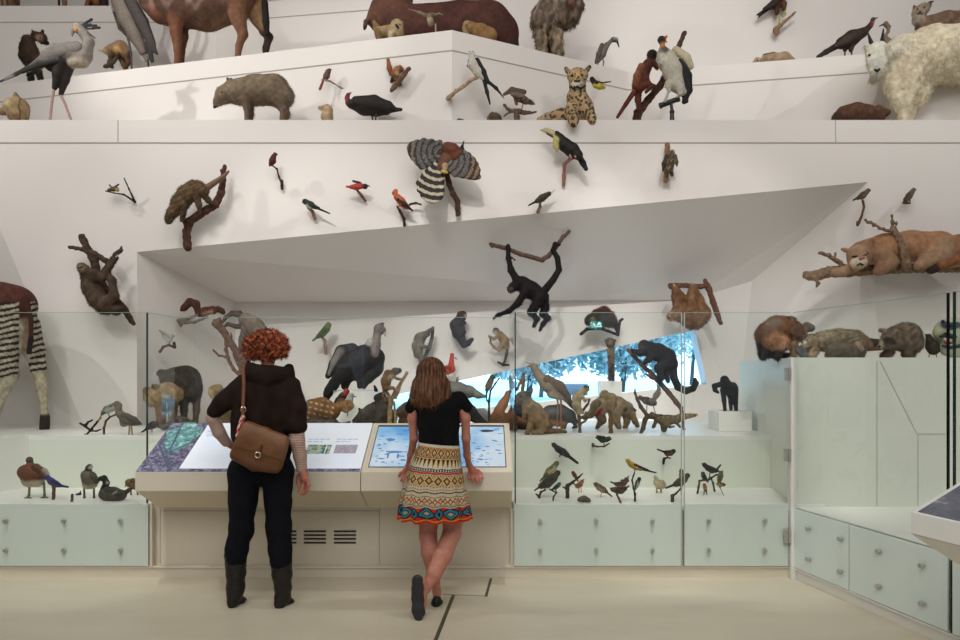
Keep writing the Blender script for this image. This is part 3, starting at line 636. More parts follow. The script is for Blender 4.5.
# lit exit sign on the rear wall: its reflection shows in the case glass
M['exit'] = mat('exit_green', (0, 150, 140), .4, emit=(20, 200, 190), estr=14); M['exitw'] = mat('exit_white', (255, 255, 255), .4, emit=(235, 255, 255), estr=50)
ex = MB().box(2.53, 2.80, -6.4, -6.34, 2.46, 2.62).build('exit_sign', M['exit'], loc=(2.665, -6.37, 2.46)); tag(ex, 'lit green exit sign, seen mirrored in the case glass below the dark tree porcupine', 'sign')
text_mesh('lettering', 'EXIT', .125, M['exitw'], ex, (0, .034, .035), (math.pi/2, 0, math.pi), extrude=.003, align='CENTER', offset=.004)
# ================================================================ people
YP = 4.5
SK = (208, 138, 118); SK2 = (202, 126, 108)
def finger(pts): return [SK2, pts]
def loft(name, par, base, Y, fn, nt, nv, m, colfn):
    """surface of rings: fn(theta, t) -> photo px x, y and depth w"""
    th = np.linspace(0, 2*np.pi, nt, endpoint=False); tt = np.linspace(0, 1, nv); TH, TT = np.meshgrid(th, tt)
    x, y, w = fn(TH, TT); V = np.stack([x-base[0], w, base[1]-y], -1).reshape(-1, 3)*(Y/F); C = colfn(TH, TT, x, y).reshape(-1, 3)
    i = np.arange(nv-1)[:, None]*nt; j = np.arange(nt)[None]; j2 = (j+1) % nt
    Q = np.stack([i+j, i+j2, i+nt+j2, i+nt+j], -1).reshape(-1, 4)
    me = meshify(name, V, [Q], C); return link(name, me, M[m], par)
L_ = lambda c: np.array(lin(c))

# --- red-haired person
base = (262, 605)
body = [
 [SK, [(268, 346, 11, 0), (269, 351, 9.5, 4), (270, 357, 5.2, 3)]], [SK, [(267, 340, 10.5, 1)]],
 [SK, [(269, 352, 6.5, 1), (267, 372, 6.5, 0)]],
 [SK, [(252, 384, 9), (282, 385, 9)]], [SK, [(266, 384, 14), (263, 415, 13), (261, 440, 12), (261, 462, 17)]],
 [SK, [(242, 383, 6.5), (219, 408, 5.4, -2), (214, 420, 4.8, 0), (226, 441, 4, 14), (232, 446, 3.6, 22)]],
 [SK, [(291, 384, 6.5), (296, 428, 5, -4), (302, 468, 3.4, 2)]],
 [SK2, [(302, 468, 3.2, 2), (304, 474, 3.6, 2), (305, 479, 3.6, 2)]],
 [SK2, [(303, 478, 1.7, 5), (300.5, 484, 1.5, 7), (299, 490, 1.3, 6), (299.5, 493, 1.1, 4)]],
 [SK2, [(305, 480, 1.7, 3), (305.2, 487, 1.5, 4), (303, 492, 1.3, 4), (301, 494, 1.1, 3)]],
 [SK2, [(306.5, 480, 1.7, 1), (307.6, 487, 1.5, 1), (305.8, 492, 1.3, 2), (303.6, 494.5, 1.1, 2)]],
 [SK2, [(307.3, 479, 1.6, -1), (309, 485, 1.4, -1.5), (308, 490, 1.2, -1), (306.3, 492.5, 1.0, 0)]],
 [SK2, [(301.5, 471, 1.8, 4), (298.3, 477, 1.6, 6), (297.6, 483, 1.3, 6), (298.2, 486.5, 1.1, 5)]],
 [SK, [(249, 468, 13), (243, 500, 10.5), (240, 530, 8, -1), (236, 560, 7.2, -2), (235, 596, 4.5, 0)]],
 [SK, [(275, 468, 13), (278, 500, 10.5), (279, 530, 8, -1), (281, 560, 7.2, -2), (284, 598, 4.5, 0)]],
 [SK, [(235, 598, 4), (242, 602, 3, 18)]], [SK, [(284, 600, 4), (292, 603, 3, 16)]],
]
pA = organic('person', YP, base, body, m='smooth', h=.75, k=3.0)
tag(pA, 'person with curly red hair seen from behind, dark jacket, brown shoulder bag and boots', 'person')
def curls(x, y, w, C):
    v = vnoise(np.stack([x, y, w], -1), 1.6, 3); f = np.clip(.5+.75*v, 0, 1)[:, None]
    return L_((84, 34, 16))*(1-f)+L_((214, 102, 40))*f
hair = organic('curly_hair', YP, base, [[(170, 80, 34), [(266, 346, 14.8, -1)]], [(170, 80, 34), [(255, 347, 11, -2), (265, 348, 10, -5), (277, 347, 11, -2)]], [(170, 80, 34), [(252, 352, 5), (250, 355, 3.6)]], [(170, 80, 34), [(281, 352, 5), (283, 354, 3.4)]], [(170, 80, 34), [(258, 342, 9), (274, 342, 10)]]], m='fur', h=.6, k=4, shag=2.6, shag_s=2.1, pattern=curls, parent=pA, fur=(5200, 3.6, .5, (0, -.2), .1))
def jcol(x, y, w, C):
    v = vnoise(np.stack([x, y*.35, w], -1), 5, 2)[:, None]; return C*(1+.22*v)
JK = (42, 28, 22)
organic('jacket', YP, base, [
 [JK, [(248, 386, 11, 0), (284, 387, 11, 0)]], [JK, [(266, 388, 15, 0), (264, 415, 15.5, 0), (262, 436, 16, 0)], 1.0], [JK, [(250, 395, 15), (246, 418, 14), (244, 434, 13)]], [JK, [(280, 395, 15), (279, 415, 14), (276, 434, 13)]],
 [JK, [(243, 384, 9), (224, 402, 9.5, -2), (215, 411, 8, -2)]], [JK, [(291, 386, 9.5), (296, 408, 10.5, -2), (296, 426, 10.5, -4)]], [JK, [(288, 428, 4, -8), (303, 426, 4, -6)]], [JK, [(289, 431, 3.4, 4), (304, 428, 3.4, 2)]],
 [JK, [(250, 369, 6.5, -3), (262, 374, 8.5, -8), (276, 374, 8, -7), (287, 373, 6, -2)]], [JK, [(254, 374, 8, -6), (268, 378, 8, -9), (282, 376, 6, -6)]], [(28, 24, 24), [(289, 368, 4.5, 2), (291, 374, 4, 1)]],
], m='cloth', h=.8, k=3.5, shag=.5, shag_s=5, pattern=jcol, parent=pA)
def stripes(x, y, w, C):
    s = (np.sin(y*2.6+np.where(x < 260, x*2.0, 0))*.5+.5)[:, None]; return L_((226, 196, 180))*(1-s)+L_((190, 150, 138))*s
organic('striped_sleeve', YP, base, [[SK, [(216, 409, 7.2, -2), (213, 418, 6.6, 0), (219, 432, 6.2, 6), (226, 442, 5, 14)]]], m='cloth', h=.6, k=2, pattern=stripes, parent=pA)
organic('striped_sleeve', YP, base, [[SK, [(296, 424, 8, -4), (297, 440, 7.6, -3), (300, 456, 6.4, 0), (301.5, 468, 5.4, 2)]]], m='cloth', h=.6, k=2, pattern=stripes, parent=pA)
TR_ = (16, 17, 25)
organic('trousers', YP, base, [[TR_, [(247, 450, 14.5), (277, 450, 14.5)]], [TR_, [(246, 470, 17), (277, 470, 16.5)]], [TR_, [(244.5, 474, 16.3), (243, 500, 14, 0), (241, 528, 11.3, -1), (237, 548, 11, -2), (236, 558, 10.5, -2)]], [TR_, [(277.5, 474, 16), (278, 500, 13.3, 0), (278.5, 528, 12, -1), (280, 548, 11.3, -2), (281, 560, 11, -2)]], [TR_, [(242, 528, 11.6), (243, 531, 11)]], [TR_, [(279, 526, 12.3), (279, 530, 11.8)]]], m='cloth', h=.9, k=3, shag=.35, shag_s=4, parent=pA)
BT = (36, 29, 26); BS = (24, 20, 19)
for q in ([[BT, [(235.5, 556, 10.8, -1), (236, 572, 9.6, -1), (235.5, 586, 8.3, 0), (235, 592, 8.6, 0)]], [BT, [(236, 585, 8.6), (236, 588, 8.8)]], [BT, [(234, 596, 6.8, -3), (233, 601, 6, -4)]], [BT, [(235, 599, 6, 2), (239, 601, 5.6, 10), (242, 602, 4.6, 18), (243.5, 603, 3.4, 24)]], [BS, [(232, 605, 4, -5), (233, 606, 3.6, -1)]]],
          [[BT, [(281, 557, 11, -1), (282, 574, 9.8, -1), (283, 588, 8.2, 0), (283, 595, 8, 0)]], [BT, [(281, 598, 6.8, -3), (280, 603, 6, -4)]], [BT, [(283, 601, 6, 2), (288, 603, 5.6, 10), (291, 604, 4.6, 17), (293, 605, 3.4, 22)]], [BS, [(279, 607, 4, -5), (280, 608, 3.6, -1)]]]):
    organic('boot', YP, base, q, m='smooth', h=.7, k=2, shag=.3, shag_s=3, parent=pA)
# shoulder bag, tied to the body by its strap
def rounded_slab(name, par, corners, w0, w1, col, mt, r=3, h=.6):
    (ax, ay), (bx_, by_), (cx, cy), (dx, dy) = corners; ch = []
    n = 9
    for i in range(n):
        f = i/(n-1); p = (ax+(dx-ax)*f, ay+(dy-ay)*f); q = (bx_+(cx-bx_)*f, by_+(cy-by_)*f); ch.append([col, [(p[0], p[1], r, w0+(w1-w0)*math.sin(f*math.pi)), (q[0], q[1], r, w0+(w1-w0)*math.sin(f*math.pi))]])
    return organic(name, YP, base, ch, m=mt, h=h, k=2.5, parent=par)
def leather(x, y, w, C): v = vnoise(np.stack([x, y, w], -1), 6, 4)[:, None]; return C*(1+.18*v)
def quadfill(c, tl, tr, br, bl, r, n, w0, w1=0):
    out = []
    for i in range(n):
        f = i/(n-1); p = [tl[k]+(bl[k]-tl[k])*f for k in (0, 1)]; q = [tr[k]+(br[k]-tr[k])*f for k in (0, 1)]; w = w0-w1*math.sin(math.pi*(.15+.7*f)); m = [(p[k]+q[k])/2 for k in (0, 1)]
        out.append([c, [(p[0], p[1], r, w), (m[0], m[1], r, w-.7), (q[0], q[1], r, w)]])
    return out
bag = organic('shoulder_bag', YP, (258, 474), quadfill((118, 76, 46), (248, 426), (284, 440), (277, 466), (236, 453), 5, 9, -24, 4)+[[(100, 60, 34), [(235, 456, 4.5, -26), (254, 465, 5.5, -28), (275, 469, 4.5, -26)]]], m='smooth', h=.6, k=3, pattern=leather)
tag(bag, 'brown leather satchel with a strap, hanging on the back of the red-haired person', 'bag')
bb = (258, 474)
organic('flap', YP, bb, quadfill((130, 88, 56), (246, 424), (286, 438), (282, 459), (236, 445), 2.0, 15, -30, 4.5), m='smooth', h=.5, k=2.5, pattern=leather, parent=bag)
organic('tab', YP, bb, [[(84, 50, 28), [(267, 432, 1.2, -34.5), (263, 442, 1.2, -37), (260, 451, 1.5, -37.5)]]], m='smooth', h=.4, k=.5, parent=bag)
organic('strap', YP, bb, [[(120, 74, 44), [(243.5, 368, 1.9, -8), (244, 384, 2, -15), (243, 408, 1.8, -22)]], [(120, 74, 44), [(244, 368, 1.9, -8), (248, 362, 1.9, 2), (258, 372, 1.9, 17)]], [(120, 74, 44), [(243, 409, 1.8, -23), (243, 418, 1.8, -25)]], [(120, 74, 44), [(258, 372, 1.9, 17), (284, 420, 1.9, 17), (292, 440, 1.9, 4), (285, 441, 1.9, -22)]]], m='smooth', h=.5, k=.6, parent=bag)
def redw(x, y, w, C): s = (vnoise(np.stack([x, y, w], -1), .9, 5) > 0)[:, None]; return np.where(s, L_((196, 44, 44)), L_((232, 214, 196)))
organic('patterned_side', YP, bb, [[SK, [(243, 417, 2.2, -25), (240, 426, 2.2, -26), (237, 436, 1.6, -28)]], [SK, [(287, 441, 1.8, -26), (284, 452, 1.8, -27), (281, 462, 1.6, -28)]]], m='cloth', h=.45, k=.5, pattern=redw, parent=bag)
def ring(px, py, w, R, r, par, bs):
    b = MB(); s = YP/F; n = 20; q_ = 1+w/F; px, py = CX+(px-CX)*q_, HY+(py-HY)*q_
    for i in range(n):
        a, c = 2*math.pi*i/n, 2*math.pi*(i+1)/n; b.tube(((px-bs[0]+R*math.cos(a))*s, w*s, (bs[1]-py+R*math.sin(a))*s), ((px-bs[0]+R*math.cos(c))*s, w*s, (bs[1]-py+R*math.sin(c))*s), r*s, n=6)
    M.setdefault('brass', mat('pale_brass', (206, 196, 176), .3, metal=1.)); b.build('buckle_ring', M['brass'], par)
ring(243.2, 409.5, -24, 2.5, .55, bag, bb); ring(257.6, 455, -38.5, 2.6, .6, bag, bb)

# --- person in the patterned skirt
base2 = (437, 606); YQ = 4.5
bodyB = [
 [SK, [(431, 373, 11, 2), (431, 378, 9, 6), (431, 386, 5, 4)]], [SK, [(432, 384, 5.6, 1), (436, 398, 5.8, 0)]],
 [SK, [(422, 402, 7.5), (454, 402, 7.5)]], [SK, [(438, 402, 11), (438, 425, 11.5), (439, 443, 11, 1), (437, 462, 13, 0)]],
 [SK, [(416, 402, 6), (412.5, 418, 4.6, 2), (414, 438, 4.2, 8), (411, 455, 3.6, 22), (408, 467, 2.9, 34)]],
 [SK, [(460, 402, 6), (465.5, 418, 4.6, 2), (466, 438, 4.2, 8), (467, 455, 3.6, 22), (469, 465, 2.9, 34)]],
 [SK2, [(408, 467, 2.9, 34), (405.5, 471, 3.4, 37)]], [SK2, [(404, 471, 1.5, 38), (400.5, 473, 1.3, 39), (398.6, 476, 1.1, 38)]], [SK2, [(405, 473, 1.5, 37), (402.5, 477, 1.3, 37), (401, 481, 1.1, 36)]], [SK2, [(406, 474, 1.5, 36), (404.5, 479, 1.3, 35), (404, 482.5, 1.1, 34)]], [SK2, [(407.5, 474, 1.5, 35), (407, 479, 1.3, 34), (407, 482, 1.1, 33)]], [SK2, [(409, 470, 1.5, 36), (411, 475, 1.2, 36)]],
 [SK2, [(469, 465, 2.9, 34), (472.5, 470, 3.5, 37), (474, 472, 3.3, 37)]],
 [SK2, [(473, 471, 1.7, 37), (478, 470.5, 1.5, 39), (481.5, 473.5, 1.3, 39), (482.5, 478, 1.1, 36)]], [SK2, [(474, 472, 1.7, 37), (478, 474, 1.5, 38), (480, 478, 1.3, 36), (480.5, 482, 1.1, 34)]], [SK2, [(473.5, 473, 1.7, 37), (476, 477, 1.5, 36), (477, 481, 1.3, 34), (477.5, 484, 1.1, 33)]], [SK2, [(472, 473, 1.7, 36), (472.5, 478, 1.4, 34), (473, 482, 1.2, 33)]], [SK2, [(470, 470, 1.7, 37), (468.5, 475, 1.4, 36), (469, 479, 1.1, 34)]],
 [SK, [(428, 470, 12), (428, 500, 11.5, 2), (428.5, 522, 9.4, 2), (428, 535, 8.6, 2), (430, 552, 8.8, -2), (433, 572, 6.2, 0), (437, 592, 4, 2), (437, 599, 4, 2)]], [SK, [(437, 600, 3.6, 3), (433, 604, 3, 18)]],
 [SK, [(447, 470, 12), (452, 500, 11.5, 3), (452.5, 522, 9.6, 3), (452, 533, 9, 2), (443, 555, 9.2, -14), (434, 574, 7.2, -24), (426, 588, 4.6, -30), (421, 581, 4.2, -38)]], [SK, [(424, 586, 4.4, -34), (422, 604, 4.2, -33), (420, 616, 3.4, -36)]],
]
pB = organic('person', YQ, base2, bodyB, m='smooth', h=.75, k=2.6)
tag(pB, 'person with straight auburn hair seen from behind, black top and colourful patterned skirt, legs crossed', 'person')
def straight(x, y, w, C):
    v = np.sin(x*1.9+2*vnoise(np.stack([x, y*.12, w], -1), 4, 1)*2)*.35+vnoise(np.stack([x, y*.1, w], -1), 1.1, 2)*.4; f = np.clip(.45+v*.7+(y-380)*.006, 0, 1)[:, None]
    return L_((62, 36, 22))*(1-f)+L_((142, 92, 58))*f
HB = (104, 62, 40)
organic('straight_hair', YQ, base2, [[HB, [(431, 370, 13, -1)]], [HB, [(431, 373, 14.5, -2), (431, 385, 16, -4), (430, 394, 17, -6)], .75], [HB, [(418, 384, 6, -2), (416, 396, 6, -5), (415, 400, 4.5, -7)]], [HB, [(444, 384, 6, -2), (446, 395, 5, -5), (446, 399, 4, -7)]], [HB, [(424, 392, 7, -8), (424, 400, 5, -10)]], [HB, [(437, 392, 7, -8), (437, 400, 5, -10)]]], m='fur', h=.6, k=3, pattern=straight, parent=pB, fur=(1500, 6, .7, (0, -1), .9))
BK = (16, 15, 17)
organic('black_top', YQ, base2, [[BK, [(422, 402, 9.3), (454, 402, 9.3)]], [BK, [(438, 396, 9, 0), (438, 404, 14)]], [BK, [(431, 408, 14.5), (431, 426, 13), (432, 436, 12.5), (432, 441, 12.5)]], [BK, [(446, 408, 14.5), (446, 426, 13), (446, 438, 12.5), (446, 443, 12.5)]], [BK, [(417, 399, 8), (411.5, 408, 6.6, 1)]], [BK, [(459, 399, 8), (466, 407, 6.6, 1)]]], m='cloth', h=.8, k=3, shag=.3, shag_s=5, parent=pB)
# skirt
def interp(t, xs, ys): return np.interp(t, xs, ys)
def skirt(th, t):
    y = 441+77*t; xl = interp(t, [0, .1, .36, .6, .75, 1], [418.5, 417.5, 408.5, 403, 400, 398.5]); xr = interp(t, [0, .1, .36, .6, .75, 1], [459.5, 460, 462.5, 465.5, 468, 471]); cx = (xl+xr)/2; a = (xr-xl)/2; b_ = a*interp(t, [0, .3, 1], [.72, .85, .80])
    rp = 1+.055*np.clip(t-.35, 0, 1)/.65*np.cos(13*th+1.3*np.sin(2*th))
    x = cx+a*rp*np.cos(th); w = b_*rp*np.sin(th); y = y+np.where(np.sin(th) < 0, 2.6*(1-t), -1.5*(1-t))+.9*t*np.cos(13*th+1.0)
    y = y+(x-cx)*.09*(1-t)
    return x, y, w
def skirtcol(th, t, x, y):
    n = 20.0; u = (th/(2*np.pi)*n) % 1.0; u2 = (th/(2*np.pi)*n*1.6) % 1; u3 = (th/(2*np.pi)*n*3) % 1; C = np.zeros(t.shape+(3,)); C[:] = L_((206, 194, 166))
    def put(mk, c): C[mk] = L_(c)
    def band(a, b): return (t >= a) & (t < b)
    ol, bk, yl, rd, tl, wh, dg = (128, 96, 20), (20, 18, 14), (206, 168, 70), (206, 54, 24), (62, 124, 148), (220, 210, 188), (84, 62, 14)
    def diamonds(a, b, un, ring):
        q = band(a, b); v = (t-a)/(b-a); d = np.abs(un-.5)*2+np.abs(v-.5)*2
        for lim, c in ring: put(q & (d < lim), c)
    q = band(.04, .17); put(q, (196, 120, 52)); diamonds(.04, .17, u, [(1.15, wh), (1.0, dg), (.8, ol), (.5, yl), (.34, wh), (.17, rd)])
    q = band(.19, .30); v = (t-.19)/.11; put(q, wh); put(q & (np.abs(u2-.5) < .48*(1-v)), yl); put(q & (np.abs(u2-.5) < .34*(1-v)-.05), ol); put(q & (np.abs(u2-.5) < .2-.28*v), bk)
    put(band(.17, .175) | band(.185, .19), bk)
    q = band(.305, .345); put(q, (60, 66, 72)); put(q & (np.abs(((t-.305)/.04)-.5) < .25) & (u3 < .5), wh); put(band(.345, .35), wh); put(band(.35, .372), rd)
    put(band(.385, .395) & (u3 < .5), bk); q = band(.395, .52); put(q, (206, 170, 96)); diamonds(.395, .52, u, [(1.2, wh), (1.0, rd), (.92, dg), (.72, ol), (.46, yl), (.26, wh), (.13, rd)]); put(band(.525, .535) & (u3 < .5), bk)
    put(band(.565, .575) & (u3 < .6), rd); put(band(.60, .615), dg); put(band(.655, .665), ol)
    q = band(.675, .76); put(q, (214, 196, 150)); diamonds(.675, .76, (u*2) % 1, [(1.05, bk), (.85, rd), (.55, wh), (.3, yl)]); put(band(.775, .787), (60, 84, 80)); put(band(.76, .765), bk)
    q = band(.80, .955); put(q, rd); un = (th/(2*np.pi)*9) % 1; v = (t-.80)/.155; d = np.abs(un-.5)*2.2+np.abs(v-.5)*1.7
    for lim, c in [(1.0, bk), (.78, tl), (.42, bk), (.3, (150, 170, 160)), (.16, yl)]: put(q & (d < lim), c)
    d2 = np.abs(((un+.5) % 1)-.5)*3.2+np.abs(v-.5)*1.2
    for lim, c in [(.75, (40, 52, 60)), (.5, tl), (.25, bk)]: put(q & (d2 < lim), c)
    put(band(.955, .965), yl); put(band(.965, 1.01), (200, 56, 28)); put(band(.0, .035), wh)
    return C
loft('patterned_skirt', pB, base2, YQ, skirt, 720, 200, 'cloth', skirtcol)
SH = (22, 21, 23)
organic('shoe', YQ, base2, [[SH, [(436, 603, 4.4, -2), (436, 603.5, 4.6, 4), (434, 604, 4.4, 18), (431, 605, 3, 28)]], [SH, [(437, 600, 4.4, -1), (440, 602, 3, 2)]]], m='smooth', h=.6, k=1.5, parent=pB)
organic('shoe', YQ, base2, [[(52, 51, 54), [(417.5, 580, 5.2, -41), (417.5, 590, 5, -41), (417, 598, 4.8, -41), (418, 610, 5.6, -42), (418.5, 617, 4, -43)], .45], [SH, [(418, 582, 5.2, -39), (418.5, 600, 4.8, -38), (419, 612, 5.4, -38), (418.5, 617, 4, -40)], .5]], m='smooth', h=.6, k=1.5, parent=pB)
# ================================================================ animals on the upper ledges
def gy(Z, Y): return HY-(Z-EYE)*F/Y
BLK = (22, 19, 18); DK = (48, 38, 32)
def spotted(bg, fg, s, thr, seed=0, sx=1, sy=1):
    def f(x, y, w, C):
        v = vnoise(np.stack([x*sx, y*sy, w], -1), s, seed); return np.where((v > thr)[:, None], C*np.array(L_(fg))/np.maximum(L_(bg), .01), C)
    return f
def mottle(a, s=3, seed=0):
    def f(x, y, w, C): return C*(1+a*vnoise(np.stack([x, y, w], -1), s, seed))[:, None]
    return f
# --- topmost ledge, cut by the upper edge of the photograph
Y = 9.42; g = gy(Z3, Y)
thing('deer', 'tan and brown hoofed animal on the highest ledge, only its legs in view', 'animal', Y, (8, g), [[(150, 122, 92), [(-8, -14, 8), (18, -14, 8)]], [(150, 122, 92), [(-12, -18, 6), (-22, -34, 4), (-24, -40, 4), (-32, -36, 2.4)]]]+both([(176, 150, 120), [(1, -10, 4), (2, 2, 2.4), (2, g-1, 2)]], 4)+both([(120, 88, 62), [(13, -10, 5), (13, 0, 4), (13, g-1, 3.6)]], 3), m='fur', h=1)
thing('crane', 'bird on the highest ledge, only its speckled legs in view', 'bird', Y, (62, g), [[(120, 100, 80), [(52, -18, 6), (64, -20, 8), (72, -28, 3), (74, -44, 2), (74, -50, 3), (82, -48, .8)]], [(60, 44, 34), [(59, -14, 1.6), (59, g-1, 1)]], [(150, 112, 82), [(64.5, -14, 2.8), (64.5, 2, 2.4), (64.5, g-1, 1.6)]]], h=.8, k=1.2)
thing('red_fox', 'rust-brown animal on the highest ledge, only its legs in view', 'animal', Y, (97, g), [[(150, 92, 50), [(86, -12, 6), (108, -12, 7)]]]+both([(140, 84, 44), [(89, -6, 3), (91, 0, 2.2), (87, g-1, 1.8)]], 3)+both([(66, 46, 36), [(104, -6, 3.4), (104, 2, 2.4), (106, g-1, 2)]], 3)+[[(140, 84, 44), [(96, -5, 4.5), (97, 3, 4)]], [(150, 92, 50), [(112, -16, 6), (120, -22, 5), (127, -19, 2)]]], h=.8)
# --- middle ledge, left
def mid(py, off=.22): Y = (Z2-EYE)*F/(HY-py)+off; return Y, gy(Z2, Y)
Y, g = mid(81)
thing('coati', 'dark brown bear-like cub with upright ears on the middle ledge, behind the secretary bird', 'animal', Y, (36, g), [
 [(74, 52, 38), [(28, 41, 6), (31, 52, 7), (35, 60, 6)]], [(58, 42, 34), [(24, 46, 4.5), (23, 56, 4), (28, 64, 3.6)]], [(78, 58, 42), [(36, 36, 4.5), (42, 38, 4.8)]], [(150, 122, 90), [(39, 38, 3.4, -4)]], [(30, 24, 22), [(42, 41, 3), (47, 43, 2.2)]],
 [(30, 24, 22), [(35, 34, 1.8), (32.5, 31, 1.2)]], [(30, 24, 22), [(42, 34, 1.8), (43, 30.5, 1.2)]]]+both([(46, 34, 28), [(34, 58, 3.2), (38, 70, 1.8), (43, g-1.5, 1.7)]], 3)+both([(46, 34, 28), [(27, 60, 3), (30, 70, 1.8), (32, g-1.5, 1.7)]], 3), eyes=[(40, 37.5, .7, -7)], h=.8, fur=(900, 2.2, .5, (0, -1), .5))
Y, g = mid(69.5)
thing('anteater', 'small golden-brown anteater with a pale pointed head, standing beside the legs of the tall stork', 'animal', Y, (116, g), [
 [(140, 106, 70), [(113, 50, 6), (121, 47, 6), (125, 53, 5)]], [(190, 146, 84), [(117, 50, 3.6, -5)]], [(176, 146, 100), [(110, 52, 4), (107, 51, 3)]], [(206, 182, 146), [(106, 51, 2.6), (99, 49.5, 1.2)]], [(70, 52, 38), [(112, 55, 2.8), (110, 63, 2.2), (112, 67, 1.8)]], [(80, 60, 42), [(117, 57, 2, -2), (113, 62, 1.8, -3), (107, 66, 1.7, -3), (104.5, 66.5, 1.5, -3)]], [(84, 56, 34), [(126, 55, 3.6), (128.5, 62, 2.2), (125, 68.5, 1.8)]], [(96, 70, 42), [(120, 56, 3, 4), (126, 69, 2.4, 3)]],
 [(96, 76, 52), [(106.5, 49, 1, -1), (105.8, 47, .8, -1)]]], eyes=[(103.8, 50, .6, -1.6)], h=.7, fur=(700, 1.8, .45, (0, -1), .5))
Y, g = mid(67)
thing('stork', 'tall grey stork with long dark wing feathers, beside the brown antelope, head out of view', 'bird', Y, (140, g), [
 [(130, 116, 104), [(120, 2, 8), (128, 20, 9), (136, 36, 7), (143, 52, 4)]], [(196, 188, 178), [(115, 2, 3), (114, 10, 2)]], [(150, 140, 130), [(118, -10, 6), (112, -22, 4), (110, -34, 3), (106, -44, 4)]], [(190, 170, 140), [(104, -44, 2.4), (92, -36, 1.2)]]], parts=[
 ('wing', 'feather', [[(72, 62, 58), [(130, 0, 6, -5), (142, 22, 6.5, -6), (152, 44, 4, -5)], .6], [(60, 52, 50), [(151, 42, 3.4, -5), (157, 54, 1.4, -5)], .6], [(50, 44, 42), [(148, 44, 3.6, -5), (152, 61, 2, -4)], .6], [(50, 44, 42), [(150, 50, 2, -5), (155, 52, 1, -5)], .6]], .8),
 ('wing', 'feather', [[(72, 60, 52), [(113, 8, 1.8, 3), (120, 28, 2, 3), (127, 36, 1.4, 3)], .6]], .7),
 ('tail', 'feather', [[(120, 106, 94), [(140, 44, 3), (147, 60, 2.4)], .5]]), ('leg', 'smooth', [[(58, 46, 42), [(127, 34, 1.3), (131, 52, 1.1), (132, g-.5, 1)]]]), ('leg', 'smooth', [[(58, 46, 42), [(143, 48, 1.2), (148, 60, 1), (148.5, g-.5, .9)]]])], m='feather', h=.9)
Y, g = mid(58, .3)
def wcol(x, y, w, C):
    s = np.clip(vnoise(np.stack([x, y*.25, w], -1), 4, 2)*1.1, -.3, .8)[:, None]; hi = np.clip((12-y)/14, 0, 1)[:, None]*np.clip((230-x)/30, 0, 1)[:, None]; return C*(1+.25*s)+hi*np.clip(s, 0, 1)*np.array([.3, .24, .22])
thing('antelope', 'large reddish-brown antelope standing on the middle ledge, its back out of view', 'animal', Y, (200, g), [
 [(112, 78, 62), [(158, -2, 19), (178, 0, 25), (205, 4, 25), (235, -4, 22), (252, -14, 14)]], [(134, 84, 58), [(163, 8, 16), (172, 12, 14)]], [(150, 112, 80), [(205, 14, 16), (222, 10, 15)]], [(108, 74, 58), [(150, -14, 14), (136, -34, 10), (126, -50, 8)]], [(96, 66, 52), [(124, -54, 7.5), (112, -46, 5.5), (104, -40, 4)]], [(40, 34, 32), [(126, -60, 2.4, 3), (132, -78, 1.8, 5), (130, -96, 1, 5)]], [(40, 34, 32), [(126, -60, 2.4, -3), (132, -78, 1.8, -5), (130, -96, 1, -5)]], [(110, 76, 60), [(131, -57, 2.6, -7), (138, -60, 1.6, -11)]],
 [(124, 76, 48), [(176, 14, 9, -8), (176, 32, 5.6, -8), (178, 50, 3.8, -8), (177.5, g-2, 3.4, -8)]], [(110, 66, 42), [(180, 16, 9, 8), (183, 36, 5, 8), (181, 52, 3.6, 8), (181, g-2, 3.2, 8)]],
 [(140, 94, 64), [(238, 0, 13, -8), (238, 18, 8, -8), (243, 34, 4.8, -8), (239, 46, 3.2, -8), (236.5, g-2, 2.8, -8)]], [(170, 128, 86), [(252, -4, 12, 8), (258, 18, 8, 8), (264, 30, 5, 8)]], [(70, 50, 40), [(264, 32, 4.5, 8), (269, 37, 4, 8), (266, 48, 3.2, 8), (265, g-2, 3, 8)]]],
 parts=[('tail', 'fur', [[(38, 30, 28), [(262, -14, 2.6, 0), (265, 4, 3, -2), (266, 22, 3.4, -2), (267, 34, 2.4, -2)]]])], h=1.2, pattern=wcol, fur=(2500, 1.6, .5, (0, -1), .75), vary=.5)
# --- middle ledge, centre: around the corner
Y = 7.75; g = gy(Z2, Y)
thing('tapir', 'huge dark reddish-brown hippo-like animal lying along the middle ledge above the corner', 'animal', Y, (440, g), [
 [(112, 70, 50), [(384, 18, 16), (400, 16, 17)]], [(92, 52, 42), [(405, 26, 20), (430, 28, 22), (460, 27, 24), (488, 28, 25), (497, 34, 22)]], [(116, 74, 52), [(380, 10, 11), (372, 20, 6)]], [(96, 56, 44), [(378, 26, 5), (400, 36, 16)]], [(70, 40, 34), [(500, 40, 18), (505, 46, 14)]], [(120, 78, 56), [(395, 2, 8), (405, 0, 8)]]],
 parts=[('tail', 'fur', [[(104, 74, 54), [(372, 16, 2.6, -6), (366, 22, 2.4, -6), (365, 26, 2, -6)]], [(26, 20, 18), [(365, 27, 1.8, -6), (364.5, 29, 1.2, -6)]]])], h=1.4, pattern=mottle(.2, 9), vary=.5)
Y = 7.3; g = gy(Z2, Y)
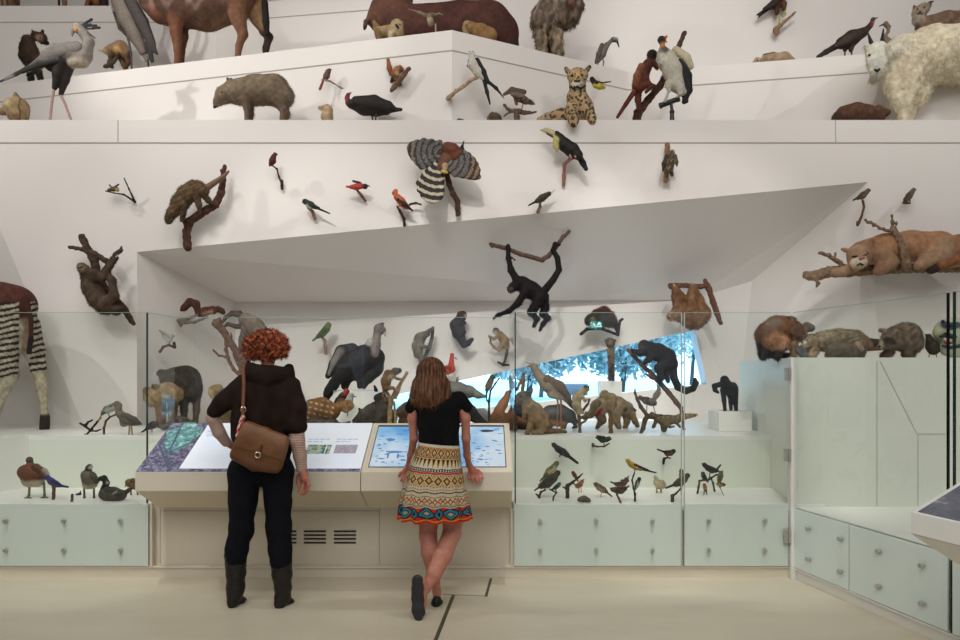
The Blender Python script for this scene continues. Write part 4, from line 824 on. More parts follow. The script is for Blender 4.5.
thing('lion_cub', 'small pale yellow cub-like animal with a dark-eyed face, before the dark reddish-brown giant', 'animal', Y, (390, g), [
 [(176, 148, 104), [(381, 32, 5), (390, 31, 6)]], [(196, 170, 126), [(397, 26, 6.6), (398, 32, 5.5)]], [(150, 112, 66), [(376, 27, 3), (379, 35, 4)]], [(160, 128, 84), [(374, 22, 1.6), (377, 27, 2.4)]]]+both([(206, 184, 146), [(392, 34, 3), (390, g-1, 2.2)]], 3)+both([(150, 112, 70), [(379, 34, 3.4), (379, g-1, 2.2)]], 3),
 parts=[('muzzle', 'smooth', [[(40, 30, 26), [(397, 26, 1.6, -5.6), (398.5, 28, 1, -6)]]])], eyes=[(396, 24.5, .8, -5.6), (400, 24.5, .8, -5.6)], h=.7, fur=(900, 1.6, .4, (0, -1), .4))
Y = 7.2; g = gy(Z2, Y)
thing('bat', 'small pale animal with thin spread wings, before the dark reddish-brown giant', 'animal', Y, (436, g), [[(150, 128, 98), [(430, 18, 3.4), (431, 23, 3.6)]], [(186, 166, 132), [(430, 20, 3, -2)]], [(120, 104, 84), [(426.5, 15, 1.8), (433, 14.5, 1.8)]]],
 parts=[('wing', 'feather', [[(160, 142, 112), [(427, 16, 1.4), (420, 12, .9), (408, 9, .5)], .6], [(120, 100, 76), [(424, 15, 1.6), (418, 13, .8)], .5]], .45), ('wing', 'feather', [[(150, 130, 100), [(434, 15, 1.4), (439, 13.5, .9), (443, 15, .5)], .6]], .45), ('peg', 'bark', [[(190, 170, 140), [(435.5, 24, .8), (436, g, .8)]]])], eyes=[(429, 17, .5, -3), (432, 17, .5, -3)], h=.5, k=1)
Y = 7.45; g = gy(Z2, Y)
thing('marmot', 'golden-brown rodent crouching on the middle ledge, right of the white corner edge', 'animal', Y, (482, g), [[(168, 124, 70), [(470, 28, 5.5), (480, 31, 7), (490, 35, 7)]], [(190, 158, 108), [(467, 26, 4.6), (465.5, 28, 3.5)]], [(150, 104, 54), [(478, 38, 6), (490, 40, 6)]], [(84, 66, 48), [(465.5, 22.5, 1.3), (473, 22, 1.4)]], [(190, 160, 116), [(466, 30, 3), (467, g-1, 2.4)]]], eyes=[(466.5, 25, .7, -4.2)], h=.8, fur=(900, 1.7, .45, (.5, -.6), .6))
Y = 7.62; g = gy(Z2, Y)
thing('lizard', 'flat speckled brown reptile behind the golden rodent, at the rump of the dark giant', 'animal', Y, (512, g), [[(120, 98, 70), [(501, g-4, 2), (508, g-4.5, 3), (516, g-3, 2.4), (523, g-1, 1)], 1.4]], h=.6, m='smooth', pattern=spotted((120, 98, 70), (66, 52, 40), 1.2, .1))
Y = 7.95; g = gy(Z2, Y)
thing('sloth_bear', 'big shaggy grey-brown animal with hanging hair on the right slope of the middle ledge', 'animal', Y, (558, g), [[(150, 130, 112), [(546, 18, 15), (556, 6, 17), (566, -4, 17)]], [(160, 138, 116), [(541, 26, 11), (539, 34, 5)]], [(132, 110, 92), [(566, 14, 14), (572, 6, 12)]], [(120, 84, 70), [(570, 4, 4, -14)]], [(150, 128, 104), [(541, 36, 6, -6), (542, 50, 5, -6), (543, g-1, 4, -6)]], [(156, 134, 108), [(556, 34, 7, -2), (557, 46, 6, -2), (559, g-1, 5, -2)]], [(46, 38, 34), [(548, 38, 7, 4), (550, 48, 6, 5)]]], h=1.1, shag=1.2, shag_s=3,
 pattern=lambda x, y, w, C: C*(1.15+.75*vnoise(np.stack([x+y*.3, y*.16, w], -1), 2.2, 1))[:, None], fur=(5200, 4.5, .8, (-.15, -1), .72))
Y = 7.95; g = gy(Z2, Y)
thing('night_heron', 'small grey heron with a black-striped head looking down, right of the shaggy grey-brown animal', 'bird', Y, (604, g), [[(134, 122, 112), [(606, 46, 3), (602, 54, 4), (598, 61, 2.2)]], [(134, 122, 112), [(607, 45, 2.4), (611, 41, 1.8)]], [(36, 32, 34), [(613, 39.5, 2.4), (616, 40, 2.4)]], [(214, 206, 196), [(614, 38.5, 1.2, -1.4), (616.5, 39.5, 1.2, -1.4)]]], parts=[('wing', 'feather', [[(110, 98, 90), [(602, 45, 2.2, -2.5), (599, 54, 2.8, -3), (596, 63, 1.2, -1)], .6]]), ('tail', 'feather', [[(52, 46, 44), [(597, 58, 1.8), (595.5, 63, 1.2)], .5]]), ('beak', 'smooth', [[(40, 38, 38), [(617, 41, 1.3), (619.4, 48, .4)]]]), ('leg', 'smooth', [[(120, 106, 84), [(602.5, 57, .8), (603.5, 62, .7), (603, g, .6)]]]), ('leg', 'smooth', [[(120, 106, 84), [(598, 60, .8), (597.5, g, .6)]]])], eyes=[(615.5, 40, .5, -2.2)], m='feather', h=.6, k=1.4)
# --- right part of the middle ledge
Y = 7.9
branch('pale broken perch fixed to the upper wall under the brown hawk', 8.7, (776, 33), [[(776, 30, 3.2, -8), (777, 33, 2.4, -8)], [(776, 30, 2.4, -8), (784, 22, 1.5, -10), (795, 12.5, 1.2, -12)], [(776, 31, 2.4, -8), (777, 30, 2, 4)]], col=(170, 130, 100))
thing('hawk', 'brown hawk with rusty thighs on a pale perch at the upper edge of the view', 'bird', 8.7, (778, 20), [[(96, 58, 34), [(782, -6, 6, -8), (776, 3, 5, -8), (771, 7, 3, -8)]], [(110, 66, 36), [(786, -14, 4, -8), (788, -20, 3.4, -9)]], [(78, 44, 24), [(777, 8, 2.8, -9), (777, 14, 1.8, -9)]], [(104, 60, 30), [(784, 4, 3, -9), (784, 9, 2, -9)]]], parts=[('wing', 'feather', [[(58, 40, 30), [(784, -6, 4, -12), (774, 3, 3.4, -12), (764, 9, 1.6, -11)], .5]]), ('tail', 'feather', [[(44, 32, 26), [(768, 8, 1.8, -8), (757, 15, 1, -8)], .4], [(44, 32, 26), [(768, 9, 1.6, -8), (758, 18, .8, -8)], .4]]), ('leg', 'smooth', [[(190, 176, 90), [(777.5, 15, .9, -9), (779.5, 20, .8, -9), (779, 24, 1.1, -10)]]]), ('leg', 'smooth', [[(190, 176, 90), [(784.5, 9, .9, -9), (785.5, 14, .8, -9), (783, 16, 1.1, -11)]]])], m='feather', h=.7, k=1.6)
def midr(px, off=.2): py = 63-(px-752)*.0797; Y = (Z2-EYE)*F/(HY-py)+off; return Y, gy(Z2, Y)
Y, g = midr(773)
thing('hare', 'sandy brown hare lying flat with ears laid back, below the brown hawk', 'animal', Y, (775, g), [[(180, 152, 116), [(765, 60, 4.5), (775, 59, 5.5), (784, 59, 6.5), (790, 62, 5)]], [(186, 160, 126), [(757, 61, 3.6), (755, 62.5, 2.4)]], [(86, 66, 50), [(764, 55, 1.2), (774, 52.6, 1)]], [(150, 118, 84), [(764, 65, 4), (788, 66, 4.5)]]], eyes=[(757.5, 60, .7, -3.2)], h=.7, fur=(800, 1.4, .4, (1, -.4), .7))
Y, g = midr(848)
thing('guan', 'dark brown turkey-like bird with a red throat, standing behind the white goat\'s horns', 'bird', Y, (851, g), [[(62, 44, 38), [(862, 33, 5), (852, 38, 7.5), (842, 43, 6)]], [(62, 44, 38), [(864, 32, 4), (870, 26, 2.4), (872, 22, 1.9)]], [(84, 76, 74), [(873, 19.5, 2.2)]], [(206, 60, 70), [(873, 23, 1.2, -1.4), (871.8, 26, 1, -1.6)]], [(76, 48, 38), [(852, 44, 3.4), (851, 50, 2.2)]], [(76, 48, 38), [(846, 45, 3.2, 3), (845, 50, 2, 3)]]], parts=[('wing', 'feather', [[(70, 52, 44), [(857, 34, 4, -5), (846, 40, 4.6, -5), (836, 46, 2, -4)], .5]]), ('tail', 'feather', [[(48, 34, 30), [(840, 44, 3.6), (826, 52, 2.6), (818, 57, 2)], .45]]), ('beak', 'smooth', [[(70, 62, 58), [(875, 18.5, 1), (878, 17.5, .4)]]]), ('leg', 'smooth', [[(96, 60, 50), [(851.5, 50, .9), (852, g, .8)]]]), ('leg', 'smooth', [[(96, 60, 50), [(845, 50, .9, 3), (844.5, g+.5, .8, 3)]]])], eyes=[(873.5, 19, .4, -2)], m='feather', h=.7, k=1.8)
Y, g = midr(888, .35)
thing('curlew', 'small brown bird with a curved bill, only head and neck above the goat\'s back', 'bird', Y, (884, g), [[(150, 130, 106), [(886, 24.5, 2.6), (888.5, 27, 2), (888, 32, 1.4), (885, 36, 1.6), (888, 44, 5), (893, 52, 5)]], [(80, 66, 56), [(886, 22.8, 1.6)]]], parts=[('beak', 'smooth', [[(60, 50, 46), [(884, 24, 1), (879, 26.3, .5)]]]), ('leg', 'smooth', [[(110, 96, 70), [(889, 55, .8), (889, g, .7)]]])], eyes=[(885.6, 24, .4, -2.4)], m='feather', h=.55, k=1)
Y, g = midr(935, .35)
thing('lynx', 'grey-brown lynx with tufted ears lying behind the white mountain goat', 'animal', Y, (935, g), [[(150, 116, 92), [(925, 26, 9), (945, 24, 12), (975, 26, 14)]], [(186, 166, 140), [(919, 13, 6.6, -2), (923, 9, 6, -2)]], [(196, 180, 156), [(918, 20, 5.6, -3)]], [(120, 92, 72), [(928, 6, 3, -1), (930.5, 2.5, 1.6, -1)]], [(120, 92, 72), [(914.5, 8, 1.8, -1), (914, 5.6, 1, -1)]], [(140, 110, 88), [(922, 36, 7), (934, 40, 7), (960, 40, 10)]]], parts=[('ear_tuft', 'fur', [[BLK, [(930.5, 3, .7, -1), (932.5, 1.3, .6, -1), (934.5, 1.2, .4, -1)]]]), ('nose', 'smooth', [[(70, 50, 46), [(920, 11.5, 1, -8.6)]], [(90, 66, 54), [(917, 13.5, .6, -8.4), (922, 13.5, .6, -8.4)]]])], eyes=[(917.5, 9, .8, -7.6), (924.5, 7.2, .9, -7.4)], h=.9, fur=(1700, 2, .5, (.3, -1), .5), pattern=mottle(.2, 4))
# --- lower ledge, left
def low(off): Y = YW+off; return Y, gy(Z1, Y)
Y, g = low(.16)
thing('secretary_bird', 'grey secretary bird with orange face, black crest and long pink legs on the lower ledge', 'bird', Y, (62, g), [
 [(164, 152, 142), [(84, 56, 8), (72, 52, 9.5), (58, 52, 8), (46, 55, 5)]], [(206, 188, 166), [(82, 61, 7), (74, 62, 6)]], [(160, 148, 138), [(86, 50, 6.5), (89, 42, 5), (84, 34, 4.5), (80, 29, 4.5)]], [(190, 178, 160), [(77, 27.5, 4.4)]], [(222, 148, 40), [(76.5, 30.5, 2.6, -2.6)]], [(40, 32, 30), [(62, 62, 7), (58, 74, 5), (54.5, 88, 2.4)]], [(46, 36, 32), [(68, 66, 6, 4), (65, 80, 4, 4), (61, 94, 2.2, 4)]], [(34, 28, 26), [(46, 61, 6), (52, 66, 6)]]],
 parts=[('wing', 'feather', [[(150, 140, 132), [(76, 47, 6, -7), (58, 50, 6.5, -7), (44, 57, 4, -6), (30, 66, 1.6, -4)], .5], [(38, 32, 30), [(56, 60, 4, -6), (40, 64, 3.4, -6), (22, 72, 2, -4)], .5]], .8), ('tail', 'feather', [[(52, 46, 42), [(36, 64, 3.4), (16, 74, 2), (0, 81.5, 1.2)], .4], [(206, 198, 186), [(40, 66, 4), (30, 70, 2.4)], .6], [(206, 200, 192), [(12, 76, 1.6), (6, 78.5, 1.4)], .5], [(30, 26, 24), [(38, 70, 3), (28, 75, 2)], .5]], .7),
  ('crest', 'feather', [[(34, 32, 36), [(82, 25, 1), (87, 22, 1), (91.5, 19.5, 1.5)], .6], [(34, 32, 36), [(84, 27, 1), (90, 25.5, 1), (96, 25.7, 1.5)], .6], [(34, 32, 36), [(85, 29, .9), (93, 28.5, .9), (99.5, 27.6, 1.4)], .6], [(34, 32, 36), [(83, 26, .9), (90.5, 24, .9)], .6], [(110, 104, 104), [(87, 32, 1), (95, 38, .8)], .6]], .45),
  ('beak', 'smooth', [[(140, 138, 140), [(73, 31, 1.8, -1.5), (72, 34, 1.2, -1.5), (72.4, 36.6, .5, -1.5)]]]), ('leg', 'smooth', [[(196, 160, 146), [(54, 88, 1.6), (52, 102, 1.2), (49.5, g-.6, 1.3)]]]), ('leg', 'smooth', [[(196, 160, 146), [(60.5, 94, 1.6, 4), (66, 106, 1.2, 4), (73, g, 1.3, 4)]]])], eyes=[(77, 29.8, .6, -5)], m='feather', h=.8, pattern=mottle(.1, 3))
Y, g = low(.15)
thing('agouti', 'tan striped rump of a small animal sitting at the left end of the lower ledge', 'animal', Y, (16, g), [[(178, 148, 104), [(18, 108, 10.5), (18, 114, 10)]], [(196, 170, 128), [(12, 106, 8, -4)]], [(160, 128, 88), [(5, 111, 4), (-3, 112, 3)]], [(150, 118, 80), [(16, 96, 3), (15.5, 93.5, 1.4)]]]+both([(150, 118, 80), [(18, 118, 6), (18, g-1, 4)]], 5), h=.7, pattern=lambda x, y, w, C: np.where(((np.abs(x-19.5-.6*np.sin(y*.4)) < .9) & (w < 0))[:, None], C*.45, C), fur=(1000, 1.4, .4, (0, -1), .7))
Y, g = low(.16)
thing('peccary', 'grey-brown peccary walking on the lower ledge, head towards the secretary bird', 'animal', Y, (255, g), [[(142, 122, 98), [(240, 92, 13), (256, 90, 14.5), (274, 90, 15), (282, 96, 12)]], [(146, 124, 100), [(232, 92, 11), (224, 95, 8.5), (218, 101, 4.6)]], [(150, 128, 104), [(222, 97, 7), (216, 104, 3)]], [(96, 80, 66), [(230, 83, 2.4, -3), (227.5, 78.5, 1.4, -4)]], [(96, 80, 66), [(232, 83, 2.4, 4), (231, 79, 1.4, 5)]]]+both([(120, 98, 78), [(247, 102, 5.5), (249, 112, 3), (248.5, g-1, 2.4)]], 5)+both([(126, 104, 82), [(280, 102, 7), (285, 112, 3.4), (283, g-1, 2.4)]], 5), parts=[('snout', 'smooth', [[(66, 52, 46), [(216, 105.5, 2), (214.5, 107, 1.6)]]])], eyes=[(222, 92, .7, -7)], h=.9, pattern=mottle(.16, 3), fur=(4200, 2.4, .5, (.8, -.6), .65), vary=.6)
branch('thin bare twig fixed to the white wall above the dark vulture', 7.0, (340, 88), [[(322, 80, .9, 8), (330, 81, .8, 8), (342, 88.5, .7, 8)], [(340, 87, .7, 8), (342.5, 88.5, .8, 16)]], col=(170, 140, 116), h=.4, shag=.2, name='perch_twig')
Yt = 7.2
thing('redstart', 'small brown bird with a long rusty tail on a thin twig, above the dark vulture', 'bird', Yt, (328, 80), [[(120, 88, 66), [(328, 72, 2.8), (326.5, 76, 3.2), (324.5, 79, 2)]], [(110, 82, 64), [(329.3, 70.3, 1.9)]]], parts=[('tail', 'feather', [[(150, 66, 44), [(323.5, 80, 1.2), (320, 89, 1.5)], .5]]), ('wing', 'feather', [[(88, 66, 54), [(328, 73, 1.8, -2), (325, 79, 1, -2)], .5]]), ('beak', 'smooth', [[(60, 50, 44), [(330.7, 69.5, .6), (332, 69.3, .3)]]]), ('leg', 'smooth', [[(90, 70, 60), [(326.5, 78, .5), (327, 80.8, .4)]]])], eyes=[(330, 69.8, .35, -1.6)], m='feather', h=.45, k=1)
branch('rough broken branch piece on the white wall, under the red squirrel', 7.0, (395, 90), [[(392, 90, 2.4, 6), (400, 80, 2.6, 4), (409, 68.5, 2, 2)], [(397, 84, 2, 4), (400, 84, 2, 14)]], col=(128, 92, 72), h=.6)
thing('squirrel', 'small orange-brown squirrel with a raised tail on a broken branch piece', 'animal', Yt-.1, (397, 80), [[(176, 116, 62), [(397, 70, 3.6), (395, 74, 4), (397, 79, 3)]], [(150, 96, 56), [(400, 68, 2.8), (402, 69, 2)]], [(214, 178, 130), [(397, 74, 2.2, -3)]], [(60, 44, 34), [(393, 79, 2.2), (391.5, 81.5, 1.6)]], [(110, 74, 46), [(396, 75, 1.6, -3), (400, 79, 1, -3)]]], parts=[('tail', 'fur', [[(160, 88, 40), [(391, 74, 2), (389.5, 68, 2.8), (388, 59.5, 1.6)]]])], eyes=[(401, 67.5, .5, -2.2)], h=.5, k=1.2, fur=(400, 1.3, .35, (0, -1), .5))
Y, g = low(.12)
thing('prairie_dog', 'small sandy ground squirrel looking left on the lower ledge, beside the dark vulture', 'animal', Y, (326, g), [[(196, 168, 128), [(328, 110, 5), (327, 117, 5.6), (328, g-3, 5)]], [(186, 154, 112), [(324, 108.5, 3.4), (320.5, 108, 2)]], [(70, 54, 42), [(319.3, 107.6, 1.2)]], [(100, 78, 58), [(327.5, 105.6, 1.3)]]], eyes=[(322, 107.2, .5, -2.6)], h=.55, fur=(500, 1.2, .35, (0, -1), .5))
thing('turkey_vulture', 'black vulture-like bird with a bare red neck standing on the lower ledge', 'bird', Y, (372, g), [[(50, 40, 36), [(352, 104, 5), (364, 106, 9), (376, 107, 9), (386, 109, 6)]], [(150, 60, 62), [(348, 103, 2.8), (347, 98, 2), (348, 95, 2.2)]]], parts=[('wing', 'feather', [[(44, 36, 33), [(356, 101, 5, -7), (374, 102, 7, -8), (388, 106, 5, -6), (394, 109, 3, -4)], .5]]), ('tail', 'feather', [[(40, 33, 30), [(386, 110, 4), (401, 109.5, 1.8)], .4]]), ('beak', 'smooth', [[(130, 66, 66), [(349, 94, 1.4), (351.3, 92.6, .5)]]]), ('leg', 'smooth', [[(70, 50, 46), [(372, 114, 1.2), (373, g, .9)]]]), ('leg', 'smooth', [[(70, 50, 46), [(376, 115, 1.2, -3), (375, g-.4, .9, -3)]]])], eyes=[(347.5, 95, .4, -2)], m='feather', h=.7, k=2)
# --- lower ledge, centre
branch('pale bent perch branch reaching out from the white corner, under the black and white kite', 6.88, (450, 98), [[(448, 98.5, 2.4, 4), (456, 91, 1.8, 2), (464, 86, 1.7, 0), (471, 80, 1.8, -2), (481, 76, 1.4, -2)], [(449, 97.5, 2.2, 4), (449.5, 98, 2.2, 12)]], col=(196, 160, 124), h=.5, shag=.25)
thing('swallow_tailed_kite', 'slender white bird with black wings and long forked tail on a pale branch', 'bird', 6.85, (475, 78), [[(230, 222, 208), [(472, 58, 3.4), (473, 65, 5), (478, 72, 4.5), (483, 78, 2.5)]], [(226, 220, 208), [(471.5, 54.5, 3.2)]]], parts=[('wing', 'feather', [[(30, 28, 32), [(477, 60, 2.6, -2), (483, 72, 3.2, -2), (488, 82, 2, -1)], .5]], .5), ('wing', 'feather', [[(60, 58, 62), [(469, 60, 1.2, 2), (468, 66, 1, 2), (473, 72, 1, 2)], .5]], .5), ('tail', 'feather', [[(28, 26, 28), [(486, 80, 2), (496, 88, 1.6), (504, 98, .7)], .4], [(28, 26, 28), [(484, 80, 2), (487, 92, 1.8), (490, 104, 1)], .4]], .5), ('beak', 'smooth', [[(34, 32, 34), [(469.5, 52.3, 1), (473, 51.6, .8)]]]), ('leg', 'smooth', [[(170, 160, 140), [(477, 76, .8), (478, 79, .7)]]])], eyes=[(471, 53.6, .5, -2.8)], m='feather', h=.55, k=1.8)
branch('twisted dry branch on the lower ledge, under the speckled hawk', 7.1, (518, 118), [[(504, 105, 1.2), (510, 111, 1.8), (518, 111, 2.4), (526, 113, 2), (536, 112, .9)], [(516, 112, 2.6), (517, 118, 3), (517, gy(Z1, 7.1), 3)], [(511, 111, 1.2), (504, 116, .8)]], col=(120, 96, 76), h=.5)
thing('kestrel', 'brown speckled hawk with half-open wings on a twisted dry branch', 'bird', 7.05, (517, 108), [[(128, 104, 82), [(512, 92, 3), (519, 97, 4.6), (526, 101, 3.6)]], [(120, 96, 76), [(530, 102, 2.6), (532, 103, 2)]]], parts=[('wing', 'feather', [[(104, 84, 68), [(524, 92, 2.6, -3), (512, 90, 3, -3), (504, 94.5, 1.4, -2)], .6], [(140, 118, 96), [(522, 96, 2, -4), (512, 94, 2, -4)], .6]]), ('tail', 'feather', [[(110, 88, 68), [(515, 97, 2), (516.5, 104, 1.6)], .5]]), ('beak', 'smooth', [[(60, 52, 46), [(533.5, 103, 1), (534.8, 104.8, .5)]]]), ('leg', 'smooth', [[(170, 150, 96), [(523, 103, .8), (522, 108.5, .8)]]])], eyes=[(531.5, 101.5, .4, -2)], m='feather', h=.5, k=1.4, pattern=spotted((128, 104, 82), (84, 64, 50), 1.2, .15))
thing('hedgehog', 'small round spiny animal on the lower ledge under the pale branch', 'animal', Y, (494, g), [[(110, 88, 70), [(493, 117, 4.6), (496, 119, 5), (496, g-2, 4)]], [(140, 116, 92), [(489, 120, 2.4)]]], h=.55, shag=.6, shag_s=1.2, fur=(500, 1.8, .3, (0, 1), .2))
thing('shrew', 'tiny dark furry back at the ledge edge, left of the round spiny animal', 'animal', Y, (461, g), [[(66, 54, 46), [(459, 120.5, 2.2), (463, 122, 2.6)]], [(80, 66, 56), [(457, 122, 1.5)]]], h=.45, fur=(150, 1, .3, (0, -1), .5))
def rosette(x, y, w, C):
    r = np.random.default_rng(4); P = np.stack([x, y, w], -1); cen = P[r.integers(0, len(P), 560)]
    d = np.full(len(P), 9.0)
    for c in cen: d = np.minimum(d, np.linalg.norm(P-c, axis=1))
    head = (y < 88)[:, None]; k = np.where(head[:, 0], .75, 1.35); m_ = (d < k)[:, None]; m2 = (d < k*.4)[:, None] & ~head
    return np.where(m2, C*.55, np.where(m_, L_((52, 38, 28)), C))
JA = (198, 164, 118)
Y, g = low(.12)
thing('jaguar', 'spotted jaguar lying on the lower ledge facing out, one paw over the edge', 'animal', Y, (575, g), [[JA, [(577, 98, 10.5, 2), (580, 108, 13, 4), (578, 118, 12, 8)]], [JA, [(562, 116, 8, 16), (548, 119, 6, 22), (540, 121, 4, 24)]], [JA, [(577.5, 77, 9.2), (577.5, 85, 8), (578, 94, 7.6)]], [JA, [(572, 76, 5, -1), (583.5, 75, 5, -1)]], [(216, 190, 150), [(577, 84, 6, -4)]], [(230, 214, 186), [(574, 85, 3.4, -8.5), (580, 85, 3.4, -8.5)]], [(206, 168, 110), [(577, 75, 4.5, -6), (577, 80, 3.6, -9)]], [(150, 118, 84), [(567.5, 71, 2.6), (566, 68.6, 2)]], [(150, 118, 84), [(587.5, 69.5, 2.6), (589.4, 67, 2)]], [JA, [(572, 108, 6.5, -6), (573, 117, 5.5, -16), (573.5, 121, 5, -22), (573.5, 124, 3.4, -23)]], [JA, [(588, 108, 6, -4), (591, 118, 5, -10), (592, 121, 4, -12)]]],
 parts=[('nose', 'smooth', [[(60, 40, 36), [(575, 81, 1.1, 'f'), (579.4, 81, 1.1, 'f')]]]), ('mouth', 'smooth', [[(36, 22, 22), [(570, 86.5, .9, 'f'), (573.5, 88.6, 1, 'f'), (577.3, 86.6, .9, 'f'), (581, 88.6, 1, 'f'), (585, 85.6, .9, 'f')]]])], eyes=[(572.4, 75.6, 1.1, -8.4), (582.4, 75.2, 1.1, -8.4)], h=.6, pattern=rosette, fur=(1200, 1.2, .35, (0, -1), .6))
branch('thin bare twig sticking out behind the jaguar\'s ear', 7.3, (600, 84), [[(594, 80, .9), (602, 83, .8), (610.5, 81.5, .6)], [(594, 80, .8), (594, 80, .8, 14)]], col=(84, 70, 58), h=.4, shag=.2, name='perch_twig')
thing('oriole', 'small black and yellow bird hanging below a twig, behind the jaguar\'s ear', 'bird', 7.28, (598, 84), [[(40, 36, 30), [(592, 79, 2.4), (594, 82, 2.8)]], [(222, 198, 40), [(595, 85.5, 2.4), (600, 86.5, 3), (604, 87.6, 1.6)]]], parts=[('wing', 'feather', [[(46, 42, 36), [(593, 79, 1.8, -2), (597, 84, 1.2, -2)], .5]]), ('beak', 'smooth', [[(60, 54, 46), [(596, 82.5, .7), (600.5, 83, .3)]]])], eyes=[(594, 79.6, .35, -2)], m='feather', h=.45, k=1)
branch('stout dark branch leaning from the lower ledge up behind the monkey and the king vulture', 7.3, (635, 118), [[(634, gy(Z1, 7.3), 4.5), (638, 113, 4.2), (648, 100, 3.6), (660, 86, 3.4), (670, 66, 3), (677, 50, 2.6), (684.5, 33, 2.2)]], col=(96, 66, 50), h=.7)
thing('red_monkey', 'rust-red monkey with a dark head climbing the stout dark branch', 'animal', 7.18, (640, 110), [[(98, 50, 34), [(648, 64, 5), (643, 74, 6), (638, 86, 6)]], [(150, 92, 54), [(641, 66, 3, -3), (637, 76, 3.4, -4), (635, 84, 3, -4)]], [(60, 42, 38), [(652, 55, 5.2), (652, 57, 4.8)]], [(40, 28, 26), [(653.5, 55, 3.4, -3)]], [(112, 54, 34), [(654, 62, 3.4), (657, 68, 2)]], [(112, 52, 34), [(640, 88, 4.4, -3), (647, 84, 2.8, -4), (656, 87, 2, -5)]], [(108, 48, 30), [(638, 90, 4, 2), (638, 100, 2.8, 0), (639, 109, 2.2, -4)]], [(100, 48, 32), [(646, 76, 2.6, -4), (650, 88, 1.8, -5), (646, 92, 1.6, -6)]]], parts=[('tail', 'fur', [[(116, 54, 36), [(634, 92, 2.6, -3), (626, 104, 2.2, -4), (617.5, 117, 1.6, -4)]]])], eyes=[(652.5, 53.5, .5, -6), (656, 54.5, .5, -5.6)], h=.7, k=1.8, fur=(1500, 1.6, .45, (0, -1), .55))
Y, g = low(.05)
stand = MB(); s = Y/F; X0, _, Zg = at(672, 0, Y)[0], 0, Z1
for p0, p1, r in (((661, 105.5), (678, 99), 2.6), ((659.8, 106), (661.5, 105.3), 3), ((677, 99.4), (679, 98.6), 3), ((671, 103), (672, 110), 1.5)): stand.tube(at(*p0, Y), at(*p1, Y), r*s)
stand.tube(at(672, 109, Y), at(672, g, Y), 1.5*s, 2.6*s); stand.ball(at(672, 112, Y), 2.6*s)
M['blackmetal'] = mat('black_metal', (24, 25, 28), .35, spec=.5)
tag(stand.build('mount_stand', M['blackmetal'], loc=at(672, g, Y), smooth=False), 'black metal tube stand under the king vulture on the lower ledge', 'stand')
thing('king_vulture', 'king vulture with white breast, black wings and an orange neck on a black metal stand', 'bird', Y, (672, 100), [[(222, 212, 192), [(668, 58, 8, 2), (672, 70, 9.5, 0), (676, 84, 7.5, 0), (682, 92, 4.5, 0)]], [(226, 218, 200), [(662, 52, 4, 0), (663, 62, 5, -2)]], [(92, 84, 84), [(664, 52, 5, -1)]], [(224, 140, 40), [(662.5, 48, 2.8, -1), (662.5, 44.5, 2.6, -1)]], [(60, 50, 54), [(661.5, 40, 4, -1)]], [(222, 212, 192), [(668, 84, 3.4, -4), (669, 91, 2, -4)]], [(222, 212, 192), [(680, 88, 4, -4), (680, 94, 2.4, -4)]]],
 parts=[('wing', 'feather', [[(222, 206, 172), [(676, 50, 4, 2), (686, 58, 5, 2), (690, 66, 4, 2)], .7], [(30, 27, 28), [(681, 62, 4, 1), (686, 76, 6, 1), (688, 90, 4.5, 1), (684, 102, 2.4, 0)], .6]], .7), ('wing', 'feather', [[(200, 190, 170), [(659, 53, 2, 3), (658, 60, 2, 3), (661, 70, 1.2, 3)], .6]], .6), ('tail', 'feather', [[(34, 30, 30), [(684, 92, 4), (686, 101, 2.6)], .5]]), ('beak', 'smooth', [[(196, 70, 50), [(664.5, 39, 1.8, -2), (666.5, 36.5, 1.2, -2)], ], [(220, 120, 90), [(665.5, 41, 1, -2), (667, 42.5, .6, -2)]]]), ('leg', 'smooth', [[(196, 190, 178), [(668.5, 91, 1.3, -4), (667, 96, 1.2, -4), (665, 101, 1.6, -4)]]]), ('leg', 'smooth', [[(196, 190, 178), [(680, 93, 1.3, -4), (677, 97, 1.2, -4)]]])], eyes=[(662, 38.8, .9, -4.6)], m='feather', h=.7, k=2)
Y, g = low(.15)
thing('marmot', 'reddish-brown marmot crouching low on the lower ledge beside the white goat\'s legs', 'animal', Y, (860, g), [[(106, 70, 48), [(844, 114, 8), (856, 112, 9), (868, 113, 8)]], [(112, 78, 56), [(878, 111, 5.4), (884, 113, 4.4), (888, 112, 2.4)]], [(82, 54, 40), [(838, 118, 6), (860, 120, 6.5), (880, 120, 4.5)]], [(150, 116, 84), [(880, 106.6, 1.6, -2)]], [(60, 44, 38), [(889, 111.5, 1.2)]]], eyes=[(885, 109.8, .7, -3.2)], h=.8, fur=(1500, 1.8, .45, (-.8, -.6), .6))
GO = (255, 240, 206)
Y, g = low(.22)
